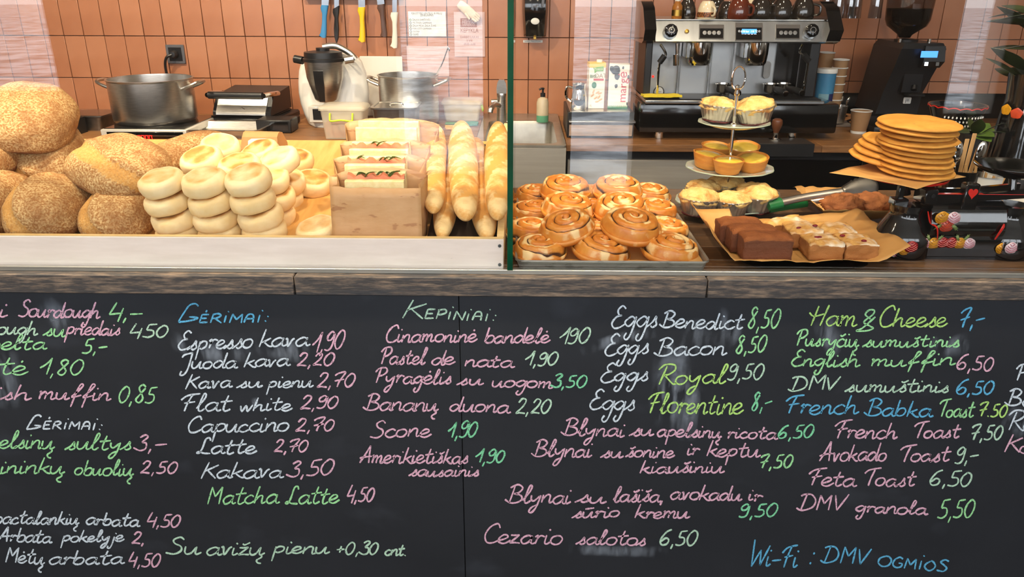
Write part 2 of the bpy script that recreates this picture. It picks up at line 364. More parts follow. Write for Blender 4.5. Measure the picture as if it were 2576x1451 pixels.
# ---------------------------------------------------------------- chalk lettering
def gl(s): return [] if not s else [[tuple(float(v) for v in p.split(',')) for p in st.split()] for st in s.split('|')]
GL = {k: (w_, gl(s)) for k, (w_, s) in {
'a': (11, '9,8 6,10 2,8 0,4 2,0 5,.5 8,4 9,9|9,10 8.5,3 10,0 12.5,1.5'), 'b': (10, '2,21 1,10 .3,1|.6,4 3,9 7,10 9,6 7,1 3,0 .5,2'),
'c': (9, '8,8 5,10 1,7 0,3 3,0 6,.4 9.5,3'), 'd': (12, '8,8 5,10 1,7 0,3 3,0 6,2 9,8|11,21 9.5,8 9,2 10,0 12.5,1.5'),
'e': (9, '-1,3 4,5 7,7.5 6,10 3,10 0,6 0,2 3,0 6,.5 10,4'), 'f': (9, '1,4 6,12 9,19 7.5,21 6,18 4,6 2,-10|1,3 5,4 9,6'),
'g': (10, '8,8 5,10 1,7 0,4 3,1 6,3 9,9|9,10 8,0 6,-9 3.5,-11.5 1.5,-9 3,-5'), 'h': (11, '2.5,21 1,10 0,0|.5,4 4,9 7,9 7,3 8,0 11.5,2.5'),
'i': (5, '1,10 .5,2 2,0 5,2.5|2.5,15 3.3,16.5'), 'j': (6, '4,10 3,-3 1,-11 -2,-11 -2,-7|5,15 5.6,16.5'),
'k': (10, '3,21 0,0|8.5,10 1.5,5|3,6 8,.5 11,.4'), 'l': (7, '0,3 5,14 6,20 4,20.5 2,8 2,1.5 4,0 7,3'),
'm': (14, '0,9 1.2,10 .5,0|.7,5 4,10 5.6,8 5,0|5.2,5 9,10 10.5,8 10,1.5 11.5,0 14,2'), 'n': (10, '.5,10 0,0|.2,4 4,10 7,9 7,2 8,0 11,2.5'),
'o': (10, '5,10 1,8 0,3 3,0 7,1 9,6 7,9.5 4.5,9.7'), 'p': (10, '1.5,10 0,-12|.7,6 4,10 8,9 8,4 4,1 .8,3'),
'r': (8, '0,8 2.5,10 1,0|1.4,4 3,8 5,10 8.5,8.6'), 's': (8, '-2,0 3,5 5.5,10.5 6,6 7,2.5 4,0 2,1.6'),
't': (9, '5,19 3.2,8 3,2 5,0 8.5,2.5|-.5,11 4,11.7 9,12.5'), 'u': (11, '0,10 0,3 2,0 5,2 7.5,9|8,10 7.6,2 9,0 12,2.5'),
'v': (9, '0,9 1.5,10 3,0 6,8 8,10'), 'w': (12, '0,9 2,0 5.5,9 7.5,0 11.5,10'), 'y': (10, '0,10 .3,5 3,3 7.5,9|8.3,10 6.3,-4 3,-11 .3,-10 2,-5 6,-2'),
'z': (9, '0,9.5 4,9.5 7.5,10 7.5,10 0,0 0,0 4,.6 9,0'),
'A': (14, '0,0 5,12 8.6,22 9,22 9.6,12 10.5,0|-1,6 5,8 13,9'), 'B': (13, '4,21 1.5,0|0,18 6,22 11,18 8,12 4,11|4,11 10.5,9 12,4 8,.3 2,0 -3,4'),
'C': (12, '11,17 8.5,22 3,18 0,9 2,1 7,0 12.5,4'), 'D': (15, '5,21 2,0|-2,3 1,.4 5,0 11.5,4 13,12 9,19.5 3,20 0,18'),
'E': (11, '10.5,19 7,22 3.5,18 5,13.3 8,12.6|8,12.6 3,11 0,5 3,.2 8,1 12,4'), 'F': (12, '8,21 5,10 3.5,0|-1,14 4,19.6 14,22|2,10 11,12'),
'G': (11, '9,19 7,22 4,20 2,12 0,1 1.4,0 7,2 10,5 5,6'), 'H': (13, '4.5,21 1,0|13,22 11,12 8.6,0|-2.5,14 2,10 11,13'),
'J': (11, '0,15 2,19 10,22|9.5,22 8,0 5,-9 1.3,-9.5 2,-4'), 'K': (12, '4,22 0,0|12,18 1.5,9.6|4,11 11.5,0'),
'L': (12, '10,18 8.6,22 5.5,20 4,8 2,1.4 -.3,1.6 1.4,3.4 6,1 12,.6'), 'M': (15, '1,0 1,0 2.4,21 2.4,21 7,9 7,9 12.5,21 12.5,21 12,0'),
'P': (11, '4,21 1.5,0|-1.5,15 2,20.5 9,21.5 11,16 7,11 2.5,10'), 'R': (13, '4.5,20 1,0|-1.5,16 3,21.5 10,21 11,15.5 7,11 3,9.6|4,10 11.5,.4 14,2'),
'S': (12, '11,18.5 8,22 3.5,18.5 5,13.5 9.5,10 10,4 5.5,0 -.6,1.6'), 'T': (11, '-1,15 3,19.5 14,22|8.5,20.6 6,10 4.6,0'),
'V': (12, '0,20 0,20 3.5,0 3.5,0 11.5,21'), 'W': (16, '0,24 0,24 1.6,0 1.6,0 8,15 8,15 9.6,1 9.6,1 16,19'), 'O': (12, '6,16 1,12 0,5 4,0 9,2 11,9 9,14.5 5.5,16'),
'1': (8, '0,8 5,13 8.6,20 8.6,20 6.4,0'), '2': (10, '1.5,14 4.5,19 8.6,17 7,10 .4,.4 .4,.4 4,1.2 10,.2'), '3': (9, '2,16 6,19 8.6,16.4 4.6,10.4 8,9 8.4,2.4 4,0 -2,3.6'),
'4': (10, '4,20 0,5.4 0,5.4 10,7.6|9.8,13.5 7.6,-3'), '5': (10, '10,18.4 3.5,17.4 3.5,17.4 2.2,10 2.2,10 7.4,9.4 8.4,3.4 4.6,0 -.4,1'), '6': (10, '9.6,19 4.4,15.6 0,6 2,.2 7,1 8.4,6 5,8.4 .8,4'),
'7': (10, '0,15 3,18 9.6,19 5.4,8 4,0|.6,8 9.6,10'), '8': (10, '8.6,17 5.4,19.4 2.4,15.4 7.6,5.4 5,0 1.2,3 5,10 8.6,16'), '9': (9, '8.4,15.6 5.4,19 1.2,15 2,10.4 6,11 8.6,17 7.6,4 4,0 -.4,1.4'),
'0': (10, '5,18 1.2,13 0,6 3,0 7,2.4 9.2,10 8,16 4.6,18'), ',': (4, '2.4,1.6 1,-4.6'), '.': (4, '1.5,0 2.2,1.4'), ':': (6, '2,2 2.6,4|3.4,12 4,14'), '-': (10, '0,6 9.4,7'),
'+': (10, '4.6,12 4,2|0,6.6 9,7.4'), '&': (13, '8,10 4,16 6,21 9.4,20 9,15 4,7 9,1 11,-2 7,-4 0,-3 4,0 11,12'), ' ': (7, ''), 'ı': (5, '1,10 .5,2 2,0 5,2.5'),
'Ⓔ': (11, '9,20 1.6,19.4 1.6,19.4 .4,.4 .4,.4 9,1.6|1,10.4 7.4,11'), 'Ⓡ': (12, '1.4,20 0,0|.6,18 6,20.5 9,16 5,10.6 1,10|3.4,10 11,0'), 'Ⓘ': (6, '2,17 1.4,0|3.4,25 4,27'),
'Ⓜ': (14, '0,0 0,0 1.6,19 1.6,19 6,7 6,7 11,19 11,19 11.4,0'), 'Ⓐ': (12, '0,0 2.4,17 7,19 9,12 9,0|.6,8.6 10,9.4'), 'Ⓟ': (11, '2,20 .4,0|.6,17.6 7,20 9,14 5,9.6 1.4,9'), 'Ⓝ': (12, '0,0 0,0 1.6,19 1.6,19 9,0 9,0 11,19'),
'Ⓖ': (12, '10,17 6,20 1,14 0,5 4,0 9,2 10,8 6,8.6'), 'Ⓢ': (11, '10,18 6,20.4 2,16 6,11 9,6 6,.4 -.6,1.4'), 'Ⓞ': (13, '6,19 1,13 0,6 5,0 10,4 11.4,11 8,18 5.4,19'),
}.items()}
DIA = {'ė': 'e', 'š': 's', 'ž': 'z', 'č': 'c', 'ū': 'u', 'ų': 'u', 'į': 'i', 'Ė': 'Ⓔ', 'à': 'a'}
CAP = dict(zip('ERIMAPNGSOė', 'ⒺⓇⒾⓂⒶⓅⓃⒼⓈⓄⒺ'))
CH = {'p': (206, 160, 178), 'w': (192, 202, 210), 'g': (146, 204, 144), 'b': (88, 162, 198), 'l': (166, 206, 112), 'q': (170, 200, 176), 't': (120, 196, 150)}
m_chalk = {k: mat('chalk_'+k, c, .95, c2=(60, 62, 68), scale=420, lo=.5, hi=.74, detail=3, spec=.1) for k, c in CH.items()}
def stroke_mesh(P, wd, V, F, seed):
    n = len(P); b0 = len(V)
    for i, p in enumerate(P):
        a = P[max(i-1, 0)]; b = P[min(i+1, n-1)]; d = (b-a)
        d = d.normalized() if d.length > 1e-6 else Vector((1, 0, 0))
        e = Vector((-d.y, d.x, 0)); h = wd*(.42+.16*MN.noise(Vector((p.x*.09, p.y*.09, seed))))
        if i in (0, n-1): h *= .72
        for sgn in (-1, 1):
            q = p+e*h*sgn; V.append(tuple(at(q.x, q.y, y=YB-.0008)))
    F += [(b0+2*i, b0+2*i+1, b0+2*i+3, b0+2*i+2) for i in range(n-1)]
def write(txt, x0, y0, x1, y1, H, col, caps=0, wd=5.1, slant=.2):
    """one word or price written along a base line between two points of the board (photo pixels)"""
    u = H/22.0*.97; rnd = random.Random(hash_(txt)+int(x0)); seq = []; adv = 0
    for i, ch in enumerate(txt):
        k = 1.0; dia = None; c = ch
        if c in DIA: dia = c; c = DIA[c]
        if caps and i > 0 and c in CAP: c = CAP[c]
        if caps and i > 0: k = caps
        w_, st = GL[c]; seq.append((c, dia, k, adv, st)); adv += w_*k+(1.2 if ch.isdigit() or ch in ',.:' else .4)
    if not seq: return
    fx = (x1-x0)/(max(adv-1.5, 1)*u); fx = max(.55, min(fx, 2.2))
    V = []; F = []
    def put(st, ox, k, jy, sc):
        P = []
        pts = []
        for q in st:   # doubled points stay sharp
            pts.append(q)
        segs = [[pts[0]]]
        for q in pts[1:]:
            if q == segs[-1][-1]: segs.append([q])
            else: segs[-1].append(q)
        for sg in segs:
            if len(sg) < 2: continue
            sm = smooth([(q[0], q[1], 0) for q in sg], 5) if len(sg) > 2 else [Vector((sg[0][0], sg[0][1], 0)).lerp(Vector((sg[1][0], sg[1][1], 0)), t/3) for t in range(4)]
            out = []
            for q in sm:
                gx = ox+q.x*k*sc; gy = q.y*k*sc+jy
                X = x0+(gx*fx+gy*slant)*u; tt = (X-x0)/(x1-x0) if x1 != x0 else 0
                out.append(Vector((X, y0+(y1-y0)*tt-gy*u, 0)))
            stroke_mesh(out, wd, V, F, x0*.13)
    for (c, dia, k, ax, st) in seq:
        jy = rnd.uniform(-.7, .7); sc = rnd.uniform(.93, 1.07)
        for s_ in st: put([(q[0]+rnd.uniform(-.25, .25), q[1]+rnd.uniform(-.25, .25)) if st is not None and len(s_) > 12 else q for q in s_], ax, k, jy, sc)
        if dia == 'ė': put([(4, 14.5), (5, 16.5)], ax, k, jy, sc)
        if dia == 'Ė': put([(5, 25), (6, 30)], ax, k, jy, sc)
        if dia in ('š', 'ž', 'č'): put([(2, 15), (4, 13.4), (8, 16.5)], ax, k, jy, sc)
        if dia == 'ū': put([(1, 14), (9, 15.6)], ax, k, jy, sc)
        if dia in ('ų', 'į'): put([(9, 0), (10, -3), (6.5, -7), (8, -10.5), (10.5, -11)], ax, k, jy, sc)
    ob('chalk_writing', G().add(V, F), m_chalk[col], cbl if x0 < 1160 else cbr, angle=0)
def hash_(t): return sum((i+3)*ord(c) for i, c in enumerate(t))
for a in [
 ('i', -2, 797, 16, 797, 40, 'p'), ('Sourdough', 46, 797, 248, 800, 43, 'p'), ('4,-', 273, 801, 353, 803, 46, 'g'),
 ('ough', -8, 840, 92, 842, 40, 'q'), ('su', 112, 845, 160, 848, 42, 'g'), ('priedais', 166, 841, 300, 843, 38, 'p'), ('450', 325, 847, 421, 849, 40, 'q'),
 ('pelta', -28, 880, 112, 878, 40, 'g'), ('5,-', 206, 888, 267, 885, 42, 'g'), ('tė', -4, 942, 62, 942, 48, 'g'), ('1,80', 97, 943, 205, 942, 46, 'g'),
 ('ish', -14, 1005, 72, 1005, 40, 'p'), ('muffin', 97, 1003, 275, 1006, 42, 'p'), ('0,85', 297, 1012, 388, 1014, 50, 'g'),
 ('GĖRIMAI:', 68, 1078, 257, 1082, 38, 'w', .62), ('elsinų', -2, 1127, 130, 1128, 44, 'g'), ('sultys', 168, 1130, 327, 1132, 44, 'g'), ('3,-', 340, 1133, 415, 1132, 48, 'p'),
 ('kininkų', -30, 1190, 155, 1192, 42, 'g'), ('obuolių', 187, 1194, 331, 1196, 42, 'g'), ('2,50', 352, 1190, 445, 1190, 38, 'p'),
 ('bactalankių', -14, 1316, 195, 1318, 36, 'w'), ('arbata', 216, 1319, 347, 1324, 36, 'w'), ('4,50', 368, 1322, 450, 1326, 38, 'p'),
 ('Arbata', -6, 1362, 127, 1364, 36, 'w'), ('pokelyje', 156, 1362, 307, 1362, 32, 'w'), ('2,', 330, 1367, 363, 1368, 34, 'p'),
 ('Mėtų', 12, 1415, 107, 1418, 40, 'w'), ('arbata', 123, 1420, 308, 1418, 40, 'w'), ('4,50', 322, 1422, 400, 1426, 42, 'p'),
 ('Su', 418, 1393, 500, 1394, 46, 'q'), ('avižų', 519, 1396, 658, 1394, 42, 'q'), ('pienu', 687, 1392, 823, 1392, 38, 'q'), ('+0,30', 845, 1393, 950, 1394, 40, 'q'), ('cnt.', 968, 1397, 1022, 1398, 32, 'q'),
 ('GĖRIMAI:', 450, 810, 690, 812, 46, 'b', .55), ('Espresso', 447, 880, 632, 874, 48, 'w'), ('kava', 652, 873, 772, 868, 46, 'w'), ('1,90', 782, 888, 862, 876, 56, 'p'),
 ('Juoda', 453, 926, 592, 925, 40, 'w'), ('kava', 614, 923, 722, 920, 38, 'w'), ('2,20', 746, 920, 837, 918, 38, 'p'),
 ('Kava', 467, 978, 580, 974, 40, 'w'), ('su', 600, 975, 655, 973, 34, 'w'), ('pienu', 674, 975, 782, 973, 36, 'w'), ('2,70', 796, 975, 890, 972, 42, 'p'),
 ('Flat', 453, 1034, 577, 1034, 48, 'w'), ('white', 603, 1034, 730, 1032, 38, 'w'), ('2,90', 754, 1030, 848, 1026, 38, 'p'),
 ('Capuccino', 472, 1087, 722, 1085, 44, 'w'), ('2,70', 742, 1086, 840, 1082, 38, 'p'), ('Latte', 495, 1142, 640, 1140, 42, 'w'), ('2,70', 688, 1137, 772, 1135, 36, 'p'),
 ('Kakava', 506, 1203, 708, 1200, 42, 'w'), ('3,50', 724, 1200, 835, 1192, 46, 'p'), ('Matcha', 520, 1268, 695, 1266, 48, 'g'), ('Latte', 719, 1268, 848, 1266, 48, 'g'), ('4,50', 871, 1260, 938, 1262, 44, 'p'),
 ('KEPINIAI:', 1013, 800, 1248, 808, 48, 'q', .55), ('Cinamoninė', 970, 860, 1195, 860, 42, 'p'), ('bandelė', 1219, 862, 1378, 862, 40, 'p'), ('190', 1404, 868, 1480, 862, 46, 'q'),
 ('Pastel', 957, 915, 1067, 916, 44, 'p'), ('de', 1086, 917, 1138, 917, 38, 'p'), ('nata', 1170, 921, 1287, 924, 36, 'p'), ('1,90', 1318, 920, 1400, 918, 40, 'q'),
 ('Pyragėlis', 943, 963, 1133, 966, 42, 'p'), ('su', 1154, 968, 1212, 967, 36, 'p'), ('uogom', 1238, 972, 1388, 976, 36, 'p'), ('3,50', 1387, 974, 1473, 974, 38, 't'),
 ('Bananų', 919, 1031, 1098, 1034, 44, 'p'), ('duona', 1131, 1034, 1277, 1038, 42, 'p'), ('2,20', 1296, 1040, 1382, 1038, 42, 'q'),
 ('Scone', 932, 1100, 1080, 1098, 46, 'p'), ('1,90', 1124, 1101, 1197, 1098, 46, 't'), ('Amerikietiškas', 905, 1163, 1175, 1166, 42, 'p'), ('1,90', 1193, 1164, 1268, 1162, 40, 't'), ('sausainis', 1032, 1197, 1203, 1198, 34, 'p'),
 ('Eggs', 1537, 825, 1650, 824, 62, 'w'), ('Benedict', 1664, 824, 1867, 828, 46, 'w'), ('8,50', 1879, 825, 1958, 824, 60, 'g'),
 ('Eggs', 1520, 896, 1628, 890, 54, 'w'), ('Bacon', 1652, 894, 1822, 892, 48, 'w'), ('8,50', 1849, 888, 1924, 884, 52, 'g'),
 ('Eggs', 1510, 962, 1628, 958, 50, 'w'), ('Royal', 1655, 966, 1822, 964, 52, 'l'), ('9,50', 1830, 954, 1917, 954, 48, 'q'),
 ('Eggs', 1482, 1030, 1593, 1032, 54, 'w'), ('Florentine', 1627, 1038, 1863, 1042, 58, 'l'), ('8,-', 1888, 1036, 1940, 1024, 54, 't'),
 ('Blynai', 1417, 1094, 1568, 1098, 44, 'p'), ('su', 1588, 1095, 1640, 1096, 38, 'p'), ('apelsinų', 1653, 1097, 1812, 1100, 38, 'p'), ('ricota', 1829, 1102, 1950, 1104, 36, 'p'), ('6,50', 1957, 1102, 2043, 1100, 40, 't'),
 ('Blynai', 1342, 1148, 1485, 1150, 44, 'p'), ('su', 1515, 1150, 1563, 1150, 36, 'p'), ('šonine', 1577, 1150, 1692, 1150, 36, 'p'), ('ir', 1728, 1144, 1754, 1146, 36, 'p'), ('keptu', 1778, 1148, 1906, 1148, 42, 'p'), ('7,50', 1909, 1178, 1992, 1176, 42, 'g'),
 ('kiaušiniu', 1610, 1190, 1815, 1188, 36, 'p'), ('Blynai', 1277, 1264, 1432, 1266, 46, 'p'), ('su', 1453, 1264, 1520, 1264, 38, 'p'), ('lašiša,', 1542, 1262, 1668, 1262, 40, 'p'), ('avokadu', 1686, 1256, 1862, 1260, 40, 'p'), ('ir', 1882, 1258, 1913, 1262, 38, 'p'),
 ('sūrio', 1443, 1303, 1556, 1300, 34, 'p'), ('kremu', 1597, 1303, 1728, 1303, 36, 'p'), ('9,50', 1859, 1300, 1952, 1298, 40, 't'), ('Cezario', 1217, 1364, 1410, 1370, 48, 'p'), ('salotos', 1453, 1368, 1622, 1372, 40, 'p'), ('6,50', 1659, 1371, 1750, 1372, 46, 'q'),
 ('Ham', 2037, 820, 2150, 820, 54, 'l'), ('&', 2155, 826, 2198, 822, 44, 'g'), ('Cheese', 2211, 822, 2378, 822, 52, 'l'), ('7,-', 2411, 825, 2475, 815, 54, 'b'),
 ('Pusryčių', 2002, 870, 2155, 872, 42, 'g'), ('sumuštinis', 2174, 872, 2410, 872, 36, 'g'), ('English', 1990, 921, 2158, 922, 42, 'g'), ('muffin', 2191, 921, 2395, 918, 38, 'g'), ('6,50', 2406, 927, 2497, 934, 46, 'p'),
 ('DMV', 1987, 983, 2108, 980, 38, 'q'), ('sumuštinis', 2130, 984, 2385, 986, 38, 'q'), ('6,50', 2405, 990, 2497, 992, 42, 'b'),
 ('French', 1974, 1040, 2155, 1042, 50, 'b'), ('Babka', 2180, 1044, 2340, 1048, 46, 'b'), ('Toast', 2360, 1047, 2446, 1050, 44, 'g'), ('7.50', 2460, 1048, 2532, 1048, 40, 'l'),
 ('French', 2097, 1103, 2255, 1103, 46, 'p'), ('Toast', 2297, 1102, 2412, 1100, 42, 'p'), ('7,50', 2440, 1106, 2520, 1106, 46, 'q'),
 ('Avokado', 2061, 1161, 2228, 1158, 46, 'p'), ('Toast', 2262, 1162, 2385, 1160, 42, 'p'), ('9,-', 2402, 1165, 2458, 1160, 46, 'q'),
 ('Feta', 2032, 1221, 2148, 1222, 44, 'p'), ('Toast', 2172, 1222, 2300, 1222, 46, 'p'), ('6,50', 2338, 1221, 2442, 1222, 46, 'q'),
 ('DMV', 2008, 1284, 2125, 1284, 42, 'p'), ('granola', 2152, 1288, 2328, 1294, 36, 'p'), ('5,50', 2358, 1304, 2447, 1302, 56, 'g'),
 ('Wi-Fi', 1886, 1424, 2003, 1426, 60, 'b'), (':', 2030, 1425, 2046, 1425, 52, 'b'), ('DMV', 2068, 1415, 2185, 1420, 46, 'b'), ('OGMIOS', 2208, 1422, 2380, 1438, 40, 'b', .8),
 ('Pa', 2555, 957, 2610, 957, 44, 'w'), ('Ba', 2533, 1020, 2600, 1022, 46, 'w'), ('Ro', 2535, 1082, 2600, 1084, 50, 'w'), ('Ko', 2527, 1138, 2592, 1140, 44, 'p')]:
    write(*a)
# ================================================================ DISPLAY GLASS
m_glass = glass_mat('clear_glass', (252, 252, 252))
m_gedge = mat('green_glass_edge', (3, 44, 29), .08, spec=.8, c2=(8, 66, 44), scale=9, coat=.6)
m_gedge2 = mat('pale_glass_edge', (120, 165, 150), .12, spec=.8)
XD = at(1283, 400, y=YG).x
def pane(name, label, x0, x1, y0, y1, z0, z1, front):
    t = thing(name, label, 'glass pane', ((x0+x1)/2, (y0+y1)/2, z0))
    hx, hy, H = (x1-x0)/2, (y1-y0)/2, z1-z0
    if front:
        ob('sheet', G().add([(-hx, -hy, 0), (hx, -hy, 0), (hx, -hy, H), (-hx, -hy, H), (-hx, hy, 0), (hx, hy, 0), (hx, hy, H), (-hx, hy, H)], [(0, 1, 2, 3), (5, 4, 7, 6)]), m_glass, t, angle=10)
        ob('edge', G().box(-hx, hx, -hy, hy, -.0005, .0015).box(-hx, hx, -hy, hy, H-.002, H), m_gedge2, t)
    else:
        ob('sheet', G().add([(-hx, -hy, 0), (-hx, hy, 0), (-hx, hy, H), (-hx, -hy, H), (hx, -hy, 0), (hx, hy, 0), (hx, hy, H), (hx, -hy, H)], [(0, 1, 2, 3), (5, 4, 7, 6)]), m_glass, t, angle=10)
        ob('edge', G().box(-hx-.0002, hx+.0002, -hy-.0006, -hy+.001, 0, H), m_gedge, t)
    return t
ZG = ZC+.004
pane('display_glass', 'large clear front pane of the left bread display', XL+.32, XD-.006, YG+.008, YG+.016, ZG, 1.62, True)
pane('display_glass', 'large clear front pane of the right pastry display', XD+.007, XR-.04, YG+.008, YG+.016, ZG, 1.62, True)
pane('glass_divider', 'upright glass divider with a dark green edge between the two displays', XD-.0048, XD+.0058, YG, 1.98, ZG, 1.62, False)
m_alu = mat('aluminium_channel', (170, 168, 160), .35, .9)
tag(ob('glass_channel', G().box(XL+.32, XR-.04, YG-.001, YG+.007, ZC, ZC+.0095, .001), m_alu), 'thin metal channel holding the front panes on the worktop', 'glass channel')
# ================================================================ LEFT DISPLAY: sloping birch tray
m_birch = mat('birch_face', (240, 224, 212), .5, c2=(228, 211, 198), scale=7, stretch=(1, 3, 7), detail=8, c3=(120, 108, 96), s3=26, lo3=.74, hi3=.8, bump=.05)
m_birch_in = mat('birch_base', (226, 176, 104), .5, c2=(206, 152, 80), scale=6, stretch=(8, 1, 1), detail=6)
m_birch_rim = mat('birch_rim', (238, 208, 150), .5, c2=(220, 186, 124), scale=12, stretch=(1, 4, 4))
m_screw = mat('screw', (110, 112, 112), .35, 1)
x0, x1 = XL+.4, at(1267, 610, y=1.462).x
ya, yb_ = 1.462, 2.13
zt0 = ZC+.0665
SL = .17
def trayz(y): return ZC+.022+(y-ya)*SL
tr = thing('display_tray', 'long sloping birch display tray holding the bread', 'tray', ((x0+x1)/2, ya, ZC))
hw = (x1-x0)/2
ob('front_board', G().box(-hw, hw, 0, .014, .0, zt0-ZC, .0015), m_birch, tr)
ob('front_rim', G().box(-hw+.001, hw-.001, .0012, .0128, zt0-ZC+.0002, zt0-ZC+.0014), m_birch_rim, tr)
ob('side_board', G().prism([(.0145, 0), (yb_-ya, 0), (yb_-ya, .022+(yb_-ya)*SL+.05), (.0145, zt0-ZC)], hw-.014, hw, 'x'), m_birch_rim, tr)
ob('side_board', G().prism([(.0145, 0), (yb_-ya, 0), (yb_-ya, .022+(yb_-ya)*SL+.05), (.0145, zt0-ZC)], -hw, -hw+.014, 'x'), m_birch_rim, tr)
ob('base_board', G().prism([(.0145, .012), (.0145, .022), (yb_-ya, .022+(yb_-ya)*SL), (yb_-ya, .012+(yb_-ya)*SL)], -hw+.0145, hw-.0145, 'x'), m_birch_in, tr)
ob('back_board', G().box(-hw+.0145, hw-.0145, yb_-ya-.014, yb_-ya, 0, .022+(yb_-ya)*SL-.011), m_birch_in, tr)
for zz in (.013, .053):
    ob('screw', G().lathe([(0, -.001), (.0035, -.001), (.0035, .001), (0, .0012)], 10, M=Matrix.Translation((hw-.008, -.0003, zz)) @ Matrix.Rotation(R(90), 4, 'X')), m_screw, tr)
# the dark liner under the baguettes
# ---------------------------------------------------------------- sourdough loaves
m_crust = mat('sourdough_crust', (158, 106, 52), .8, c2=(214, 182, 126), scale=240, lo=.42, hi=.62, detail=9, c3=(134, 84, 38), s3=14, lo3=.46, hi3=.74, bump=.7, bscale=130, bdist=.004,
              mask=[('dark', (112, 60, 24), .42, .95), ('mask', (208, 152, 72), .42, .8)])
def loaf(px, py, y, rx, ry, rz, rot, label, seed, score=True):
    random.seed(seed); o_ = Vector((seed*3.1, seed*1.7, 0))
    g = G(); V = []; A = []; D = []; n, m = 64, 40
    def shape(d):
        e = 1+.05*MN.noise(d*1.6+o_)+.015*MN.noise(d*5+o_)
        q = d.copy()
        if q.z < 0: q.z *= .72
        # superellipse: fuller shoulders
        k = 1.0/((abs(d.x)**2.5+abs(d.y)**2.5+abs(d.z)**2.3)**(1/2.4))
        q = q*k*e; mk = 0
        if score:
            s = (d.x*.8+d.z*.42-.12*sin(d.y*2.2)+.10)*.66   # slash runs along y
            if d.z > -.35:
                t = (s+.13)/.26
                if d.y < .93:
                    f = max(0, 1-abs(t-.5)*2)
                    mk = .66 if 0 < t < 1 else 0
                    ear = math.exp(-((s-.17)/.05)**2)*(1-d.y*d.y)
                    q += d*(.10*ear) - d*(.06*math.exp(-((s-.04)/.07)**2))
        return q, mk
    for i in range(m+1):
        t = pi*i/m
        for k in range(n):
            a = 2*pi*k/n; d = Vector((sin(t)*cos(a), sin(t)*sin(a), -cos(t))); q, mk = shape(d)
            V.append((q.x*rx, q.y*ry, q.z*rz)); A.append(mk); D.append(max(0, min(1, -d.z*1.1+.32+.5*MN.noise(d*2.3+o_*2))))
    F = [(i*n+k, i*n+(k+1) % n, (i+1)*n+(k+1) % n, (i+1)*n+k) for i in range(m) for k in range(n)]
    g.add(V, F, mask=A, dark=D)
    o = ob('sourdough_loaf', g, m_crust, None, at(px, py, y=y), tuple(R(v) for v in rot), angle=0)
    return tag(o, label, 'bread', 'sourdough loaves in the birch tray')
loaf(76, 300, 1.80, .098, .12, .066, (22, 8, 20), 'round floury loaf at the very top of the left bread heap', 1, False)
loaf(-8, 400, 1.72, .05, .11, .05, (12, 0, 0), 'loaf cut off by the left edge, below the topmost loaf', 2, False)
loaf(118, 398, 1.82, .092, .12, .062, (14, -22, 20), 'dark brown loaf wedged behind, under the topmost loaf', 3)
loaf(303, 424, 1.66, .094, .112, .060, (10, -12, 62), 'big golden scored loaf lying on two loaves beside the muffins', 4)
loaf(126, 528, 1.585, .08, .10, .067, (10, 0, 6), 'front loaf with a wide pale score and burnt specks', 5)
loaf(308, 540, 1.60, .076, .10, .062, (10, 0, 4), 'front loaf right beside the first muffin stack', 6)
loaf(-5, 525, 1.60, .052, .11, .066, (10, 0, 0), 'dark crusted front loaf cut off by the left edge', 7)
loaf(462, 396, 1.86, .062, .12, .048, (12, -14, -38), 'long floury loaf lying behind the muffins', 8)
# ---------------------------------------------------------------- english muffins
m_muf = mat('muffin_dough', (248, 226, 178), .75, c2=(238, 206, 146), scale=14, detail=5, bump=.3, bscale=70, bdist=.002, sss=.12,
            mask=[('mask', (210, 156, 84), .68, 1.12), ('mask', (130, 80, 42), 1.1, 1.5)])
m_muf2 = mat('muffin_dough_toasted', (246, 222, 170), .75, c2=(234, 200, 138), scale=14, detail=5, bump=.3, bscale=70, bdist=.002, sss=.12,
            mask=[('mask', (196, 138, 66), .58, .95), ('mask', (112, 66, 30), .92, 1.3)])
def muffin_mesh(seed):
    V = []; A = []; n = 40
    o_ = Vector((seed*2.3, 1, seed))
    prof = [(0, -1), (.35, -1), (.62, -.99), (.8, -.93), (.92, -.76), (.985, -.45), (1, 0), (.985, .4), (.925, .72), (.83, .91), (.68, .985), (.45, 1), (.22, .995), (0, .99)]
    for (r, z) in prof:
        for k in range(n):
            a = 2*pi*k/n; d = Vector((cos(a)*max(r, .05), sin(a)*max(r, .05), z))
            e = 1+.05*MN.noise(Vector((cos(a), sin(a), z*.5))*1.3+o_)+.032*MN.noise(d*4+o_)
            zz = z*.021*(1+.09*MN.noise(Vector((d.x, d.y, 0))*1.7+o_))+(.0014*MN.noise(d*5+o_))
            V.append((r*.046*e*cos(a), r*.046*e*sin(a), zz))
            edge = max(0, min(1, (r-.9)*-9)) if abs(z) > .7 else 0
            A.append((.98-.3*abs(r-.62)+.3*MN.noise(d*2.2+o_)) * edge)
    m = len(prof)
    F = [(i*n+k, i*n+(k+1) % n, (i+1)*n+(k+1) % n, (i+1)*n+k) for i in range(m-1) for k in range(n)]
    return G().add(V, F, mask=A).mesh('muffin', 0)
MM = [muffin_mesh(s) for s in (1, 2, 3, 4)]
for i, m_ in enumerate(MM): m_.materials.append(m_muf)
MT = [m_.copy() for m_ in MM]
for m_ in MT: m_.materials.clear(); m_.materials.append(m_muf2)
